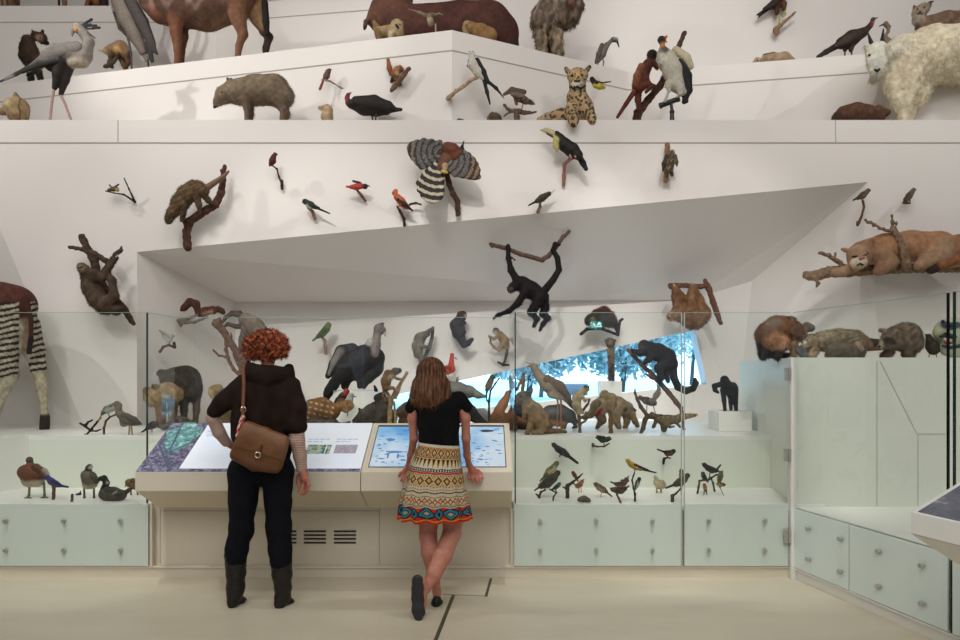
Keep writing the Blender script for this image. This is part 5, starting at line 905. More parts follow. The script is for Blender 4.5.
goat = thing('mountain_goat', 'large shaggy white mountain goat with short black horns on the lower ledge', 'animal', Y, (925, g), [[GO, [(906, 58, 22, 6), (930, 56, 28, 8), (962, 54, 28, 8), (990, 56, 24, 8)]], [(250, 238, 212), [(902, 52, 17, 4), (890, 56, 11, -4)]], [(246, 228, 196), [(905, 72, 18, 0), (900, 84, 13, -2)]], [(255, 250, 232), [(876.5, 51, 9, -22), (876.5, 60, 7.6, -27), (876.5, 70, 5.8, -30)]], [(252, 242, 220), [(885, 54, 9, -10)]], [(232, 218, 192), [(876, 75, 6, -18), (873, 80, 3.4, -17)]], [(214, 190, 150), [(867.5, 50, 2.2, -20), (864, 46, 1.4, -20)]], [(214, 190, 150), [(886, 49, 2.2, -18), (890, 46, 1.4, -18)]],
 [GO, [(910, 80, 11, -8), (906, 98, 7.5, -8), (904, 112, 5.4, -8), (904, g-2, 4.4, -8)]], [GO, [(922, 78, 13, 8), (916, 98, 9, 8), (908, 112, 5.6, 8), (906, g-1, 4.6, 8)]], [GO, [(890, 70, 8, -4), (893, 90, 7, -6), (899, 104, 6, -8)]], [GO, [(985, 80, 14, 6), (985, 100, 8, 6), (985, g-1, 5, 6)]]],
 parts=[('horn', 'smooth', [[(46, 42, 42), [(873.5, 47.5, 2.2, -24), (870.5, 41, 1.7, -21), (868, 33, .7, -16)]]]), ('horn', 'smooth', [[(46, 42, 42), [(881, 46.5, 2.2, -24), (882, 40, 1.7, -21), (883.5, 29, .7, -16)]]]), ('nose', 'smooth', [[(30, 26, 28), [(874.8, 69.5, 1, 'f'), (877, 71, 1.1, 'f'), (879.4, 69.2, 1, 'f')]]]), ('mouth', 'smooth', [[(90, 60, 54), [(874.5, 74.5, .6, 'f'), (880, 74.5, .6, 'f')]]])], eyes=[(869.4, 55, 1.2), (883.2, 52.6, 1.3)], h=1.1, k=5, shag=1.0, shag_s=4, vary=.3, pattern=lambda x, y, w, C: C*(1+.08*vnoise(np.stack([x, y*.5, w], -1), 7, 3))[:, None], fur=(15000, 4.6, .5, (.1, -1), .68))
# ================================================================ animals mounted on the main wall
YM = 6.86          # just in front of the wall
def peg(label, *chains, Y=6.8, base=None, col=(104, 74, 54), h=.5, name='perch_branch', shag=.3): return branch(label, Y, base or chains[0][0][:2], chains, col=col, h=h, shag=shag, name=name)
peg('thin forked black twig at the left of the main wall, under the tiny winged bird', [(105.5, 191, .6, -4), (114, 193, .6, -4), (124, 194.5, .8, 0), (135, 202, 1.1, 8)], [(124, 178, .6, -3), (129, 189, .7, 2), (135, 202, 1, 8)], col=(60, 46, 40), h=.4, shag=.1, name='perch_twig')
thing('hummingbird', 'tiny olive and yellow bird with spread wings on a thin forked black twig', 'bird', 6.78, (115, 191), [[(110, 96, 60), [(109, 190, 1.6), (114, 189, 2.4), (117, 189, 2)]], [(196, 176, 60), [(117.5, 190, 1.7, -1)]]], parts=[('wing', 'feather', [[(150, 128, 96), [(112, 188, 1), (109.5, 185, 1)], .5], [(72, 58, 52), [(115, 187, 1.2), (118.5, 184.5, .9)], .5]]), ('beak', 'smooth', [[(60, 50, 40), [(108, 190.6, .5), (105.5, 191, .3)]]])], m='feather', h=.4, k=.8)
peg('curved reddish branch on the main wall under the prickly grey-brown animal', [(187.5, 247, 4.2, 0), (186.5, 232, 3.8, -2), (190, 221, 4, -3), (203, 212, 4, -4), (215, 205, 3.8, -4), (221, 194, 3.6, -3), (223, 180, 3, -2), (224.5, 166, 2, -2)], [(186, 224, 2.4, -3), (182, 217, 1.6, -4)], [(223, 178, 1.2, -2), (221, 170, .8, -3)], [(215, 205, 3, -3), (215, 206, 3, 6)], Y=6.75, col=(96, 62, 46), h=.7, shag=.5)
def quills(x, y, w, C): return C*(1+.5*vnoise(np.stack([x+.6*y, y-.4*x, w], -1), 1.3, 4))[:, None]
thing('tree_porcupine', 'prickly yellowish grey-brown animal with a long bare tail climbing down a curved reddish branch', 'animal', 6.62, (190, 205), [[(112, 88, 56), [(193, 186, 6), (187, 194, 9), (180, 203, 8.5), (174, 211, 6)]], [(104, 82, 54), [(172, 213, 5.4), (169, 219, 4.4)]], [(92, 66, 44), [(168.5, 222, 2.4)]], [(88, 64, 44), [(184, 206, 4, -4), (183, 214, 2.6, -4), (182, 220, 2.2, -3)]], [(88, 64, 44), [(196, 196, 4.6, -4), (199, 205, 2.6, -4), (200, 212, 2, -3)]], [(88, 64, 44), [(203, 194, 4, 3), (208, 200, 2.6, 3), (211, 203, 2.2, 2)]], [(112, 86, 56), [(198, 188, 7.5), (203, 190, 6)]]], parts=[('tail', 'smooth', [[(124, 94, 72), [(205, 189, 3.6), (214, 183, 2.8), (224, 176, 2), (228.5, 171.5, 1.2)]]])], eyes=[(169.5, 217, .6)], h=.7, pattern=quills, fur=(2600, 1.9, .4, (-.5, .3), .35))
peg('short thin dark perch twig under the crimson bird', [(273, 166, .8, -3), (277, 169, .8, -3), (279, 177, .9, -1), (282, 184, 1.2, 3)], [(282, 181, 1.5, 4), (282, 188.5, 1.6, 6)], col=(86, 60, 50), h=.4, shag=.15, name='perch_twig')
thing('crimson_bird', 'tiny dark crimson bird perched on a twig high on the main wall', 'bird', 6.72, (272, 165), [[(92, 24, 38), [(273.5, 157, 2.6), (272.5, 161, 3.4), (271, 164, 2.2)]], [(96, 30, 44), [(275, 154.5, 2.1)]]], parts=[('wing', 'feather', [[(80, 20, 34), [(272, 158, 2, -2), (270, 163, 1.4, -2)], .5]]), ('tail', 'feather', [[(70, 20, 32), [(270.5, 164, 1.2), (269.3, 166, .8)], .5]]), ('beak', 'smooth', [[(60, 40, 40), [(276.8, 154.2, .7), (278, 155, .3)]]]), ('leg', 'smooth', [[(70, 40, 40), [(272, 164.5, .5), (272.5, 166, .5)]]])], eyes=[(275.6, 154, .35)], m='feather', h=.42, k=1)
peg('short pale perch stub under the dark green bird', [(308, 208, 1.2, -3), (312, 211, 1.5, -1), (315, 218.5, 1.8, 5)], [(313, 212, 1.2, 0), (313, 213, 1.2, 9)], col=(176, 140, 104), h=.45, shag=.15)
thing('trogon', 'small dark green-black bird with a long tail on a pale stub of the main wall', 'bird', 6.74, (312, 208), [[(46, 56, 52), [(306, 202, 2.8), (311, 205, 3.4), (316, 207.5, 2)]], [(34, 40, 40), [(305, 201.5, 2.7)]], [(196, 190, 176), [(307, 205.5, 1.4, -1.6), (310, 208, 1.4, -1.4)]]], parts=[('wing', 'feather', [[(38, 48, 44), [(310, 204, 1.8, -2.6), (319, 208, 1.2, -1.6)], .5]]), ('tail', 'feather', [[(40, 44, 44), [(317, 208, 1.3), (329.5, 213.5, .8)], .5]]), ('beak', 'smooth', [[(196, 180, 120), [(303, 202, .9), (301.8, 203, .4)]]]), ('leg', 'smooth', [[(90, 76, 60), [(309.5, 208, .5, -1), (309, 210, .5, -1)]]])], eyes=[(304.4, 201, .4)], m='feather', h=.42, k=1)
peg('short brown perch stub under the scarlet bird with black head', [(357, 190, 1.3, -3), (361, 195, 1.4, 0), (365.5, 201, 1.2, 6)], [(361, 195, 1.1, 0), (361, 195, 1.1, 9)], col=(150, 100, 72), h=.45, shag=.15)
thing('scarlet_tanager', 'scarlet bird with black head and wing on a stub, left of the orange bird', 'bird', 6.74, (357, 188), [[(206, 56, 36), [(361, 186, 3), (356, 187, 3.2), (351, 187, 2)]], [(40, 32, 34), [(365, 186.5, 2.8)]]], parts=[('wing', 'feather', [[(46, 36, 38), [(360, 183, 1.5, -1), (353, 181, 1.1, 0)], .5]]), ('tail', 'feather', [[(190, 52, 36), [(351, 187, 1.4), (346.5, 186.6, 1)], .5]]), ('beak', 'smooth', [[(40, 34, 34), [(367.5, 185.5, .9), (370.4, 186.6, .3)]]]), ('leg', 'smooth', [[(110, 80, 60), [(357.5, 189, .5), (357.5, 191, .5)]]])], eyes=[(366, 185.6, .4)], m='feather', h=.42, k=1)
peg('dark thin perch branch reaching down to the edge of the opening, under the orange bird', [(397.5, 207, 1.2, -4), (401, 213, 1.4, -2), (404, 219, 1.4, 2), (404.5, 225.5, 1.5, 8)], [(411, 204, 1, 0), (416, 203, 1.1, 0), (421, 204.5, .9, 0)], [(404, 208, 1, 1), (411, 204, 1, 0)], col=(84, 58, 48), h=.45, shag=.2)
thing('cock_of_the_rock', 'bright orange crested bird with black wing on a dark thin branch of the main wall', 'bird', 6.74, (402, 206), [[(206, 92, 36), [(397, 197, 3.4), (401, 201, 4), (406, 206, 3)]], [(222, 110, 40), [(394.8, 193, 2.9), (395.5, 191, 2.3)]], [(190, 50, 34), [(402, 204, 3, -1.4), (408, 207.5, 2.2, -1)]]], parts=[('wing', 'feather', [[(40, 30, 28), [(398, 199.5, 1.6, -3.6), (404, 204, 2.2, -3.6), (411, 209.5, 1, -2)], .5]]), ('tail', 'feather', [[(46, 34, 30), [(408, 207, 1.6), (412.4, 210.6, 1)], .5]]), ('beak', 'smooth', [[(226, 150, 60), [(392.8, 193, .8), (391.8, 194, .4)]]]), ('leg', 'smooth', [[(200, 130, 60), [(399.5, 204.5, .6, -1), (399, 208, .6, -2)]]])], eyes=[(393.8, 192.4, .4)], m='feather', h=.45, k=1.2)
# ornate hawk-eagle with spread wings and tail
peg('sturdy bent perch branch under the eagle with spread wings', [(441, 171, 2.4, -8), (447, 175, 2.8, -6), (449, 184, 2.8, -3), (453, 194, 2.8, 0), (457.5, 201, 2.8, 4), (458, 214, 2.6, 8)], [(449, 184, 2.4, -3), (449, 185, 2.2, 8)], Y=6.75, col=(94, 66, 50), h=.6, shag=.4)
def barred(dirx, diry, per, c1, c2, ph=0., thr=0.0):
    def f(x, y, w, C):
        v = np.sin((x*dirx+y*diry)/per*2*np.pi+ph+.8*vnoise(np.stack([x, y, w], -1), 3, 2)); return np.where((v > thr)[:, None], L_(c1), L_(c2))
    return f
E = thing('hawk_eagle', 'large barred eagle with a rusty crest, wings and tail spread wide on the main wall', 'bird', 6.6, (446, 172), [[(120, 76, 52), [(450, 152, 6.5, 0), (447, 160, 7, 0), (443, 167, 6, 0), (439, 170, 4, 0)]], [(116, 58, 36), [(448, 148, 6, -4), (453, 150, 6, -4), (458, 152, 4.5, -4)]], [(120, 62, 40), [(455, 157, 4, -5), (460, 154, 3, -5)]]], parts=[
  ('crest', 'feather', [[(26, 24, 26), [(459, 152, 2, -5), (462, 147, 1.4, -4), (464, 141, .6, -3)], .5], [(26, 24, 26), [(461, 152, 1.4, -5), (464, 149, .8, -4)], .5]], .5), ('beak', 'smooth', [[(80, 74, 74), [(462.5, 155, 1.3, -6), (463.4, 158, .6, -6)]]]), ('leg', 'feather', [[(190, 160, 124), [(445, 166, 3.4, -7), (444.5, 172, 2, -8)]]]), ('foot', 'smooth', [[(220, 190, 80), [(442, 171, 1.2, -10), (444.5, 172, 1.4, -10), (447, 172.5, 1.2, -9)]]])], eyes=[(461, 153.4, .6)], m='feather', h=.7, k=3)
def fan(par, name, Y, base, hub, tips, r0, r1, pat, w0, w1, h=.6):
    ch = []
    for i, t in enumerate(tips): ch.append([(180, 170, 150), [(hub[0], hub[1], r0, w0), ((hub[0]+t[0])/2, (hub[1]+t[1])/2, (r0+r1)*.6, (w0+w1)/2-.3*(i % 2)), (t[0], t[1], r1, w1-.4*(i % 2))], .35])
    return organic(name, Y, base, ch, m='feather', h=h, k=1.8, parent=par, pattern=pat)
bl, cr = (38, 32, 28), (206, 190, 160)
def wing_bars(cx, cy, edge, warm):
    def f(x, y, w, C):
        P = np.stack([x, y, w], -1); r = np.hypot(x-cx, y-cy); n = vnoise(P, 1.5, 1); n2 = vnoise(P, .8, 5)
        bar = np.sin(r/2.9*np.pi+1.3*n) > np.where(r > edge, -.1, .55); base_ = np.where((r > edge)[:, None], L_(warm), L_((116, 110, 104)))*(1+.6*n2)[:, None]
        return np.where(bar[:, None], L_((56, 48, 44)), base_)
    return f
gw = wing_bars(440, 152, 24, (150, 132, 112))
fan(E, 'wing', 6.6, (446, 172), (436, 156), [(409.5, 148), (410.5, 153), (413, 158), (417, 163), (421.5, 167.5), (426, 160), (432, 141), (424, 140), (417, 142), (411.5, 144.5), (440, 142)], 4.5, 2.6, gw, 0, -3)
gw2 = wing_bars(446, 160, 25, (160, 124, 88))
fan(E, 'wing', 6.6, (446, 172), (449, 160), [(463, 152), (468.5, 154.5), (473, 159), (476.5, 164), (478.5, 170), (479, 177), (474, 177.5), (468.5, 176.5), (462, 175.5), (455, 175)], 5, 2.4, gw2, -3, -6)
tw = lambda x, y, w, C: np.where((np.sin(np.hypot(x-438, y-160)/7.4*2*np.pi+.5*vnoise(np.stack([x, y, w], -1), 2, 1)+.9) > -.35)[:, None], L_(bl), L_(cr))
fan(E, 'tail', 6.6, (446, 172), (436, 166), [(418, 183), (419, 190), (422.5, 196), (427, 199.5), (432, 201), (437, 200.5), (441, 196.5), (441.5, 190)], 3.6, 2.4, tw, -1, -4)
peg('smooth reddish bent perch under the toucan', [(577.5, 156.5, 1.6, -6), (570, 159, 1.7, -6), (564.5, 164, 1.8, -3), (563.8, 176, 1.8, 3), (563.6, 184.5, 1.8, 6)], [(564, 178, 1.6, 4), (564, 178, 1.6, 10)], col=(172, 110, 88), h=.5, shag=.15)
thing('toucan', 'black toucan with a yellow throat and large pale bill on a smooth reddish perch', 'bird', 6.7, (570, 157), [[(34, 24, 22), [(560, 138, 4.5), (565, 145, 6.4), (572, 150, 7), (578, 155, 5)]], [(32, 22, 22), [(556.5, 134.5, 3.6)]], [(216, 198, 120), [(556, 140, 3, -2.4), (555.5, 146, 2.4, -1.5), (557, 150, 1.8, -1.4)]], [(212, 192, 112), [(554, 136.5, 2, -1.5)]]], parts=[('wing', 'feather', [[(30, 22, 22), [(568, 144, 3.6, -5), (578, 154, 3.4, -5), (583, 160, 1.6, -4)], .5]]), ('tail', 'feather', [[(28, 22, 22), [(579, 157, 3), (583, 163, 3), (586, 169, 2.2)], .5]]), ('beak', 'smooth', [[(196, 186, 140), [(554, 134.5, 3.2), (548, 131.5, 2.5), (542, 130.2, 1)]], [(210, 196, 130), [(553, 131.6, 1.5), (546, 129, 1.3), (540.6, 130.4, .7)]], [(96, 40, 36), [(553.5, 137, 1.3, -2), (547, 133.4, 1, -2)]]], .45), ('leg', 'smooth', [[(190, 130, 130), [(570, 155, 1, -5), (571, 158, 1, -6)]]]), ('leg', 'smooth', [[(190, 130, 130), [(574.5, 155, 1, -4), (575.5, 157, 1, -6)]]])], eyes=[(555.6, 133.6, .6)], m='feather', h=.6, k=2)
peg('short pale perch stub under the small olive bird at the edge of the opening', [(540, 203, 1.3, -3), (540, 207, 1.5, 1), (538, 212, 1.8, 5)], [(541, 202, 1, -3), (542, 200.5, .9, -3)], col=(170, 136, 104), h=.45, shag=.15)
thing('toucanet', 'small olive bird with a pale beak on a stub, below the toucan', 'bird', 6.74, (541, 201), [[(74, 62, 40), [(546, 195.5, 3), (542, 198, 3.6), (537, 201, 2.4)]], [(60, 50, 40), [(549, 193.8, 2.4)]]], parts=[('wing', 'feather', [[(62, 54, 38), [(545, 197, 1.8, -2.8), (537, 201.5, 1.3, -2)], .5]]), ('tail', 'feather', [[(46, 44, 40), [(536, 201.5, 1.4), (528.5, 205.5, .8)], .5]]), ('beak', 'smooth', [[(226, 214, 170), [(551, 192.5, 1.1), (555.5, 189.8, .5)]]]), ('leg', 'smooth', [[(120, 100, 70), [(541, 200.5, .5, -1), (541, 203, .5, -2)]]])], eyes=[(549.8, 193, .4)], m='feather', h=.42, k=1.1)
peg('upright brown post on the main wall under the shadow gap, behind the mottled nightjar', [(667.5, 145, 2.6, 2), (667, 160, 2.5, 1), (666, 180, 2.6, 1)], [(666, 180, 2.4, 2), (666, 180.5, 2.4, 9)], col=(156, 108, 80), h=.55, shag=.25)
thing('nightjar', 'mottled brown bird clinging upright to a brown post on the main wall', 'bird', 6.72, (669, 165), [[(84, 66, 46), [(671, 156, 4), (670, 162, 4.8), (669.5, 169, 4)]], [(92, 76, 54), [(672, 152.5, 2.8)]]], parts=[('wing', 'feather', [[(66, 48, 38), [(667, 156, 2.2, -2), (664, 164, 2.2, -2), (662.8, 171, .9, -1)], .5]]), ('wing', 'feather', [[(110, 82, 66), [(675, 156, 2.2, -2), (676.5, 162, 1.8, -2), (677, 166, .8, -1)], .5]]), ('tail', 'feather', [[(54, 40, 34), [(670, 168, 2.6), (672, 175, 1.8)], .5]]), ('beak', 'smooth', [[(60, 50, 40), [(673, 150.6, .7), (673.3, 149.6, .4)]]])], eyes=[(671.5, 151.6, .4)], m='feather', h=.5, k=1.2, pattern=spotted((84, 66, 46), (150, 128, 84), .9, .25))
peg('thin curved twig on the bright edge of the opening, under the small falcon', [(862.5, 199, 1.1, -4), (864, 207, 1.1, -3), (862, 215, 1.1, -1), (858.5, 223.5, 1.5, 3)], [(858, 222, 1.6, 4), (857.5, 225, 1.4, 9)], Y=6.8, col=(130, 84, 64), h=.45, shag=.15, name='perch_twig')
thing('merlin', 'small brown falcon on a thin curved twig at the upper right corner of the opening', 'bird', 6.74, (863, 199), [[(126, 104, 84), [(866, 192.5, 2.7), (862.5, 195.5, 3.3), (858, 198, 2)]], [(116, 96, 80), [(868, 190.5, 2.2)]]], parts=[('wing', 'feather', [[(96, 78, 64), [(864, 193, 1.9, -2.6), (856, 198.5, 1, -1.8)], .5]]), ('tail', 'feather', [[(90, 74, 62), [(857.5, 198, 1.3), (853, 200.3, .8)], .5]]), ('beak', 'smooth', [[(70, 60, 56), [(869.8, 190, .8), (870.8, 191, .4)]]]), ('leg', 'smooth', [[(180, 150, 90), [(863, 198, .6, -1), (863, 200, .6, -3)]]])], eyes=[(868.8, 189.8, .35)], m='feather', h=.42, k=1)
peg('tiny perch peg under the small hawk at the right of the main wall', [(903, 203, 1, -2), (910, 203, 1, -2)], [(906, 203, 1, -2), (906, 203, 1, 9)], col=(120, 90, 72), h=.42, shag=.1)
thing('small_hawk', 'small brown hawk on a tiny peg above the puma, right of the small falcon', 'bird', 6.77, (908, 202), [[(124, 100, 84), [(912, 192, 2.6), (909, 196, 3.2), (906, 200, 2.2)]], [(140, 118, 100), [(913.6, 189.8, 2.1)]]], parts=[('wing', 'feather', [[(96, 78, 66), [(909.5, 193.5, 1.8, -2.6), (904, 199.5, 1.1, -1.8)], .5]]), ('tail', 'feather', [[(104, 84, 70), [(905, 200, 1.2), (903, 203, .8)], .5]]), ('beak', 'smooth', [[(70, 60, 56), [(915.3, 189.4, .7), (916.2, 190.3, .4)]]]), ('leg', 'smooth', [[(120, 96, 70), [(909.5, 199.5, 1), (910, 203, .6, -1.4)]]])], eyes=[(914.3, 189.2, .35)], m='feather', h=.42, k=1)
# three-toed sloth in a forked branch, left
peg('forked mossy branch on the main wall, carrying the hugging brown sloth', [(82, 237, 3.4, -2), (87, 248, 3.6, -2), (94, 260, 4, -2), (97, 273, 4, -1), (103, 287, 4.2, 0), (113, 297, 4, 0), (124, 309, 3.6, 0), (133, 323.5, 2.4, 0)], [(70, 247, 1.8, -4), (82, 249.5, 2, -4), (94, 253, 2.4, -3), (106, 261, 2.8, -3), (110, 266, 2.6, -3)], [(121, 250, 2.2, -4), (116, 254, 2.4, -4), (111, 262, 2.8, -3), (104, 272, 3, -2), (100, 279, 3.2, -1)], [(120, 251, 1.6, -4), (121.5, 247, 1, -4)], [(103, 286, 3.4, 1), (103, 287, 3, 9)], Y=6.72, col=(88, 68, 54), h=.7, shag=.5)
thing('sloth', 'brown three-toed sloth hugging a forked branch at the left of the opening', 'animal', 6.6, (98, 300), [[(92, 72, 54), [(88, 276, 7), (92, 288, 9), (98, 299, 9), (104, 306, 8)]], [(104, 84, 64), [(84, 269, 5.4, -3), (82, 267, 4.6, -4)]], [(160, 140, 112), [(81, 268, 3, -7)]], [(84, 64, 46), [(92, 278, 4, -6), (102, 278, 3.4, -8), (110, 266, 2.8, -7), (116, 258, 2.4, -6)]], [(84, 64, 46), [(88, 272, 4, -4), (94, 273, 3, -8), (99, 276, 2.4, -8)]], [(90, 70, 52), [(104, 304, 6, -4), (114, 296, 4.4, -5), (112, 280, 3.4, -6), (108, 274, 2.6, -6)]], [(80, 60, 44), [(104, 308, 6, 0), (116, 310, 4.4, -2), (124, 308, 3, -3)]]], parts=[('claw', 'smooth', [[(196, 180, 150), [(116, 257, .7, -8), (118, 254, .4, -8)]]]), ('eye_stripe', 'smooth', [[(50, 38, 32), [(78.5, 268, .8, 'f'), (82, 266.8, .8, 'f')]]]), ('nose', 'smooth', [[(44, 34, 30), [(79, 271, .9, 'f')]]])], eyes=[(82.5, 267, .6)], h=.8, k=2.6, fur=(3200, 2.2, .5, (-.2, -1), .6), pattern=mottle(.25, 3))
# spider monkey
peg('bent bare branch held by the hanging black spider monkey', [(491, 244.5, 2, -2), (505, 248, 2.2, 0), (520, 254, 2.2, 0), (542, 260, 2.4, 0), (549, 255.5, 2.4, 0), (556, 247, 2.2, 0), (563, 237, 2, 0), (569.5, 231.5, 1.6, 0)], [(491, 244, 1.6, -2), (492, 247, 1.4, -3)], [(507, 254, .9, 0), (515, 260, .8, 0)], Y=7.12, col=(112, 84, 70), h=.6, shag=.3)
BM = (30, 24, 24)
thing('spider_monkey', 'black spider monkey hanging by hand and curled tail from a bent bare branch', 'animal', 7.1, (530, 290), [[BM, [(522, 284, 8, 0), (531, 290, 8.5, 0), (540, 296, 8, 0)]], [(40, 32, 32), [(513, 287, 5, -3), (511, 289, 4, -4)]], [BM, [(518, 282, 4.4, -4), (511, 270, 3, -4), (508.5, 258, 2.3, -3), (508, 246, 2.2, -3)]], [BM, [(526, 290, 4, -6), (518, 303, 3.2, -6), (509, 311, 2.4, -6), (498, 315, 1.8, -6), (494, 318, 1.5, -6)]], [BM, [(540, 298, 6, -4), (534, 308, 4.4, -6), (531, 312, 3.6, -6), (537, 319, 2.4, -6), (534, 326, 2, -6)]], [BM, [(543, 298, 6, 2), (545, 308, 4, 2), (543, 314, 3.4, 0), (548, 318, 2.6, -2), (543, 324, 2.2, -2), (540, 330, 1.6, -2)]]], parts=[('tail', 'fur', [[BM, [(545, 290, 4, 0), (553, 280, 3.4, 0), (559, 270, 3, 0), (557.5, 258, 2.8, 0), (553, 250, 2.4, -1), (555, 244, 2.2, -3), (559, 244.5, 2, 3)]]]), ('face', 'smooth', [[(74, 54, 50), [(511, 289.5, 2.6, 'f')]]])], eyes=[(510, 288, .6), (513, 288.5, .6)], h=.8, k=2.4, fur=(2600, 2, .5, (.1, -1), .6))
# two-toed sloth hanging
peg('horizontal branch with a drooping end, carrying the hanging tan sloth', [(671, 286, 3, -2), (684, 285.5, 2.4, -2), (700, 286.5, 2.4, -2), (708, 286, 2.6, -1)], [(705, 281, 2.2, -2), (709, 289, 2.8, -1), (713, 302, 2.8, 0), (717, 313, 2.8, 1), (720.5, 323, 2.2, 3)], [(671, 286, 2.6, -2), (671, 287, 2.4, 9)], Y=7.72, col=(128, 86, 66), h=.6, shag=.4)
SL = (150, 108, 70)
thing('two_toed_sloth', 'tan two-toed sloth hanging upside down from a horizontal branch', 'animal', 7.6, (692, 315), [[SL, [(683, 313, 9.5, 0), (694, 317, 12, 0), (701, 314, 9.5, 0)]], [(158, 118, 82), [(676, 314, 6.5, -4), (672, 316, 4.6, -6)]], [(176, 140, 100), [(670.5, 316.5, 3.4, -7)]], [(140, 98, 64), [(678, 308, 5, -4), (676, 298, 3.8, -4), (674, 287, 2.6, -4)]], [(140, 98, 64), [(684, 306, 4.6, 2), (681, 296, 3.4, -2), (676, 288, 2.4, -4)]], [(146, 104, 68), [(692, 310, 6, -6), (691, 297, 4.2, -5), (692, 287, 3, -5)]], [(146, 104, 68), [(703, 312, 6, -2), (699, 300, 4.4, -3), (694, 288, 3, -4)]]], parts=[('claw', 'smooth', [[(206, 190, 160), [(674, 286, .8, -6), (674, 283, .5, -5)]]]), ('claw', 'smooth', [[(206, 190, 160), [(692, 286, .8, -7), (692, 283, .5, -6)]]]), ('nose', 'smooth', [[(70, 50, 42), [(669, 318, 1.1, 'f')]]])], eyes=[(672, 315, .7)], h=.9, k=2.6, fur=(3000, 2.6, .5, (.2, -1), .6), pattern=mottle(.22, 3))
# puma on a log
PU = (184, 132, 90)
peg('long broken log fixed across the wall at the right, carrying the puma', [(806, 275, 3.4, -6), (815, 276, 5, -4), (828, 272, 5.4, -4), (850, 271, 5.6, -4), (880, 269, 5.4, -4), (910, 268, 4.6, -4), (975, 268, 4, -4)], [(815, 277, 3.4, -8), (818, 283, 1.8, -9), (817, 287, 1.1, -9)], [(811, 277, 3, -6), (808, 279, 2, -6)], [(843, 266, 2.6, -2), (836, 260, 2.4, 0), (828, 255, 2, 0), (820, 253, 1.8, 0)], [(834, 258, 1.2, 0), (836, 252, .8, 0)], [(906, 264, 4.6, -30), (903, 250, 3.6, -32), (898, 237, 3, -30), (893, 228, 2, -28), (892, 215, 1, -28)], [(894, 232, 1.8, -29), (884, 230, 1.4, -30), (874, 225, 1.5, -30), (865, 220, 1.4, -30)], [(895, 228, 1.2, -28), (897, 221, .8, -28)], [(906, 264, 3.6, -30), (908, 268, 3.6, -6)], [(860, 270, 4, -4), (860, 270, 4, 6)], [(930, 268, 4, -4), (930, 268, 4, 6)], Y=6.8, col=(150, 120, 92), h=.9, shag=1.0)
P_ = thing('puma', 'tan puma lying along a broken log at the right, face turned to the room', 'animal', 6.62, (905, 262), [[PU, [(868, 252, 13, 2), (885, 248, 14, 2), (910, 246, 15, 2), (938, 248, 16, 2), (952, 254, 14, 2)]], [(172, 130, 94), [(862, 252, 11, -4), (859, 258, 11, -8)]], [(180, 140, 106), [(857, 254, 9.5, -14), (858, 262, 8, -17)]], [(214, 192, 164), [(854.5, 263.5, 4.4, -23), (862, 262.5, 4.4, -23)]], [(170, 116, 74), [(845, 250, 2.4, -12), (842, 249, 1.4, -11)]], [(150, 100, 66), [(869, 246, 3.2, -10), (871.5, 241.5, 2.2, -9)]], [(172, 134, 100), [(852, 268, 5.5, -12), (842, 272, 4.5, -14), (835, 272, 4, -15)]], [(168, 126, 90), [(884, 258, 10, -8), (890, 262, 7, -12), (882, 268, 6, -14), (878, 271, 4.6, -15)]], [(176, 138, 104), [(940, 254, 13, -8), (925, 262, 6.5, -12), (918, 265, 4.6, -13)]], [(166, 114, 72), [(960, 250, 16, 0), (985, 254, 10, 0)]]],
 parts=[('tail', 'fur', [[(150, 90, 48), [(962, 256, 6, -12), (948, 262, 5.4, -14), (938, 266, 5, -14)]], [(62, 42, 34), [(935, 268, 4.8, -14), (931, 270, 4.2, -14)]]]), ('nose', 'smooth', [[(150, 96, 84), [(860.3, 259, 1.5, 'f'), (864, 258, 1.2, 'f')]]]), ('mouth', 'smooth', [[(40, 28, 26), [(857, 265.5, .8, 'f'), (860, 263.5, .8, 'f'), (862.5, 265, .8, 'f'), (866.5, 263, .8, 'f')]]]), ('brow', 'fur', [[(60, 42, 34), [(852, 256.5, .8, 'f'), (857.5, 256, .7, 'f')]], [(60, 42, 34), [(863.5, 255.5, .7, 'f'), (868, 253.5, .8, 'f')]]])], eyes=[(855, 257, .8), (866, 255, .8)], h=.9, k=3.4, fur=(3600, 1.6, .45, (.6, -.6), .65), pattern=mottle(.08, 6), vary=.35)
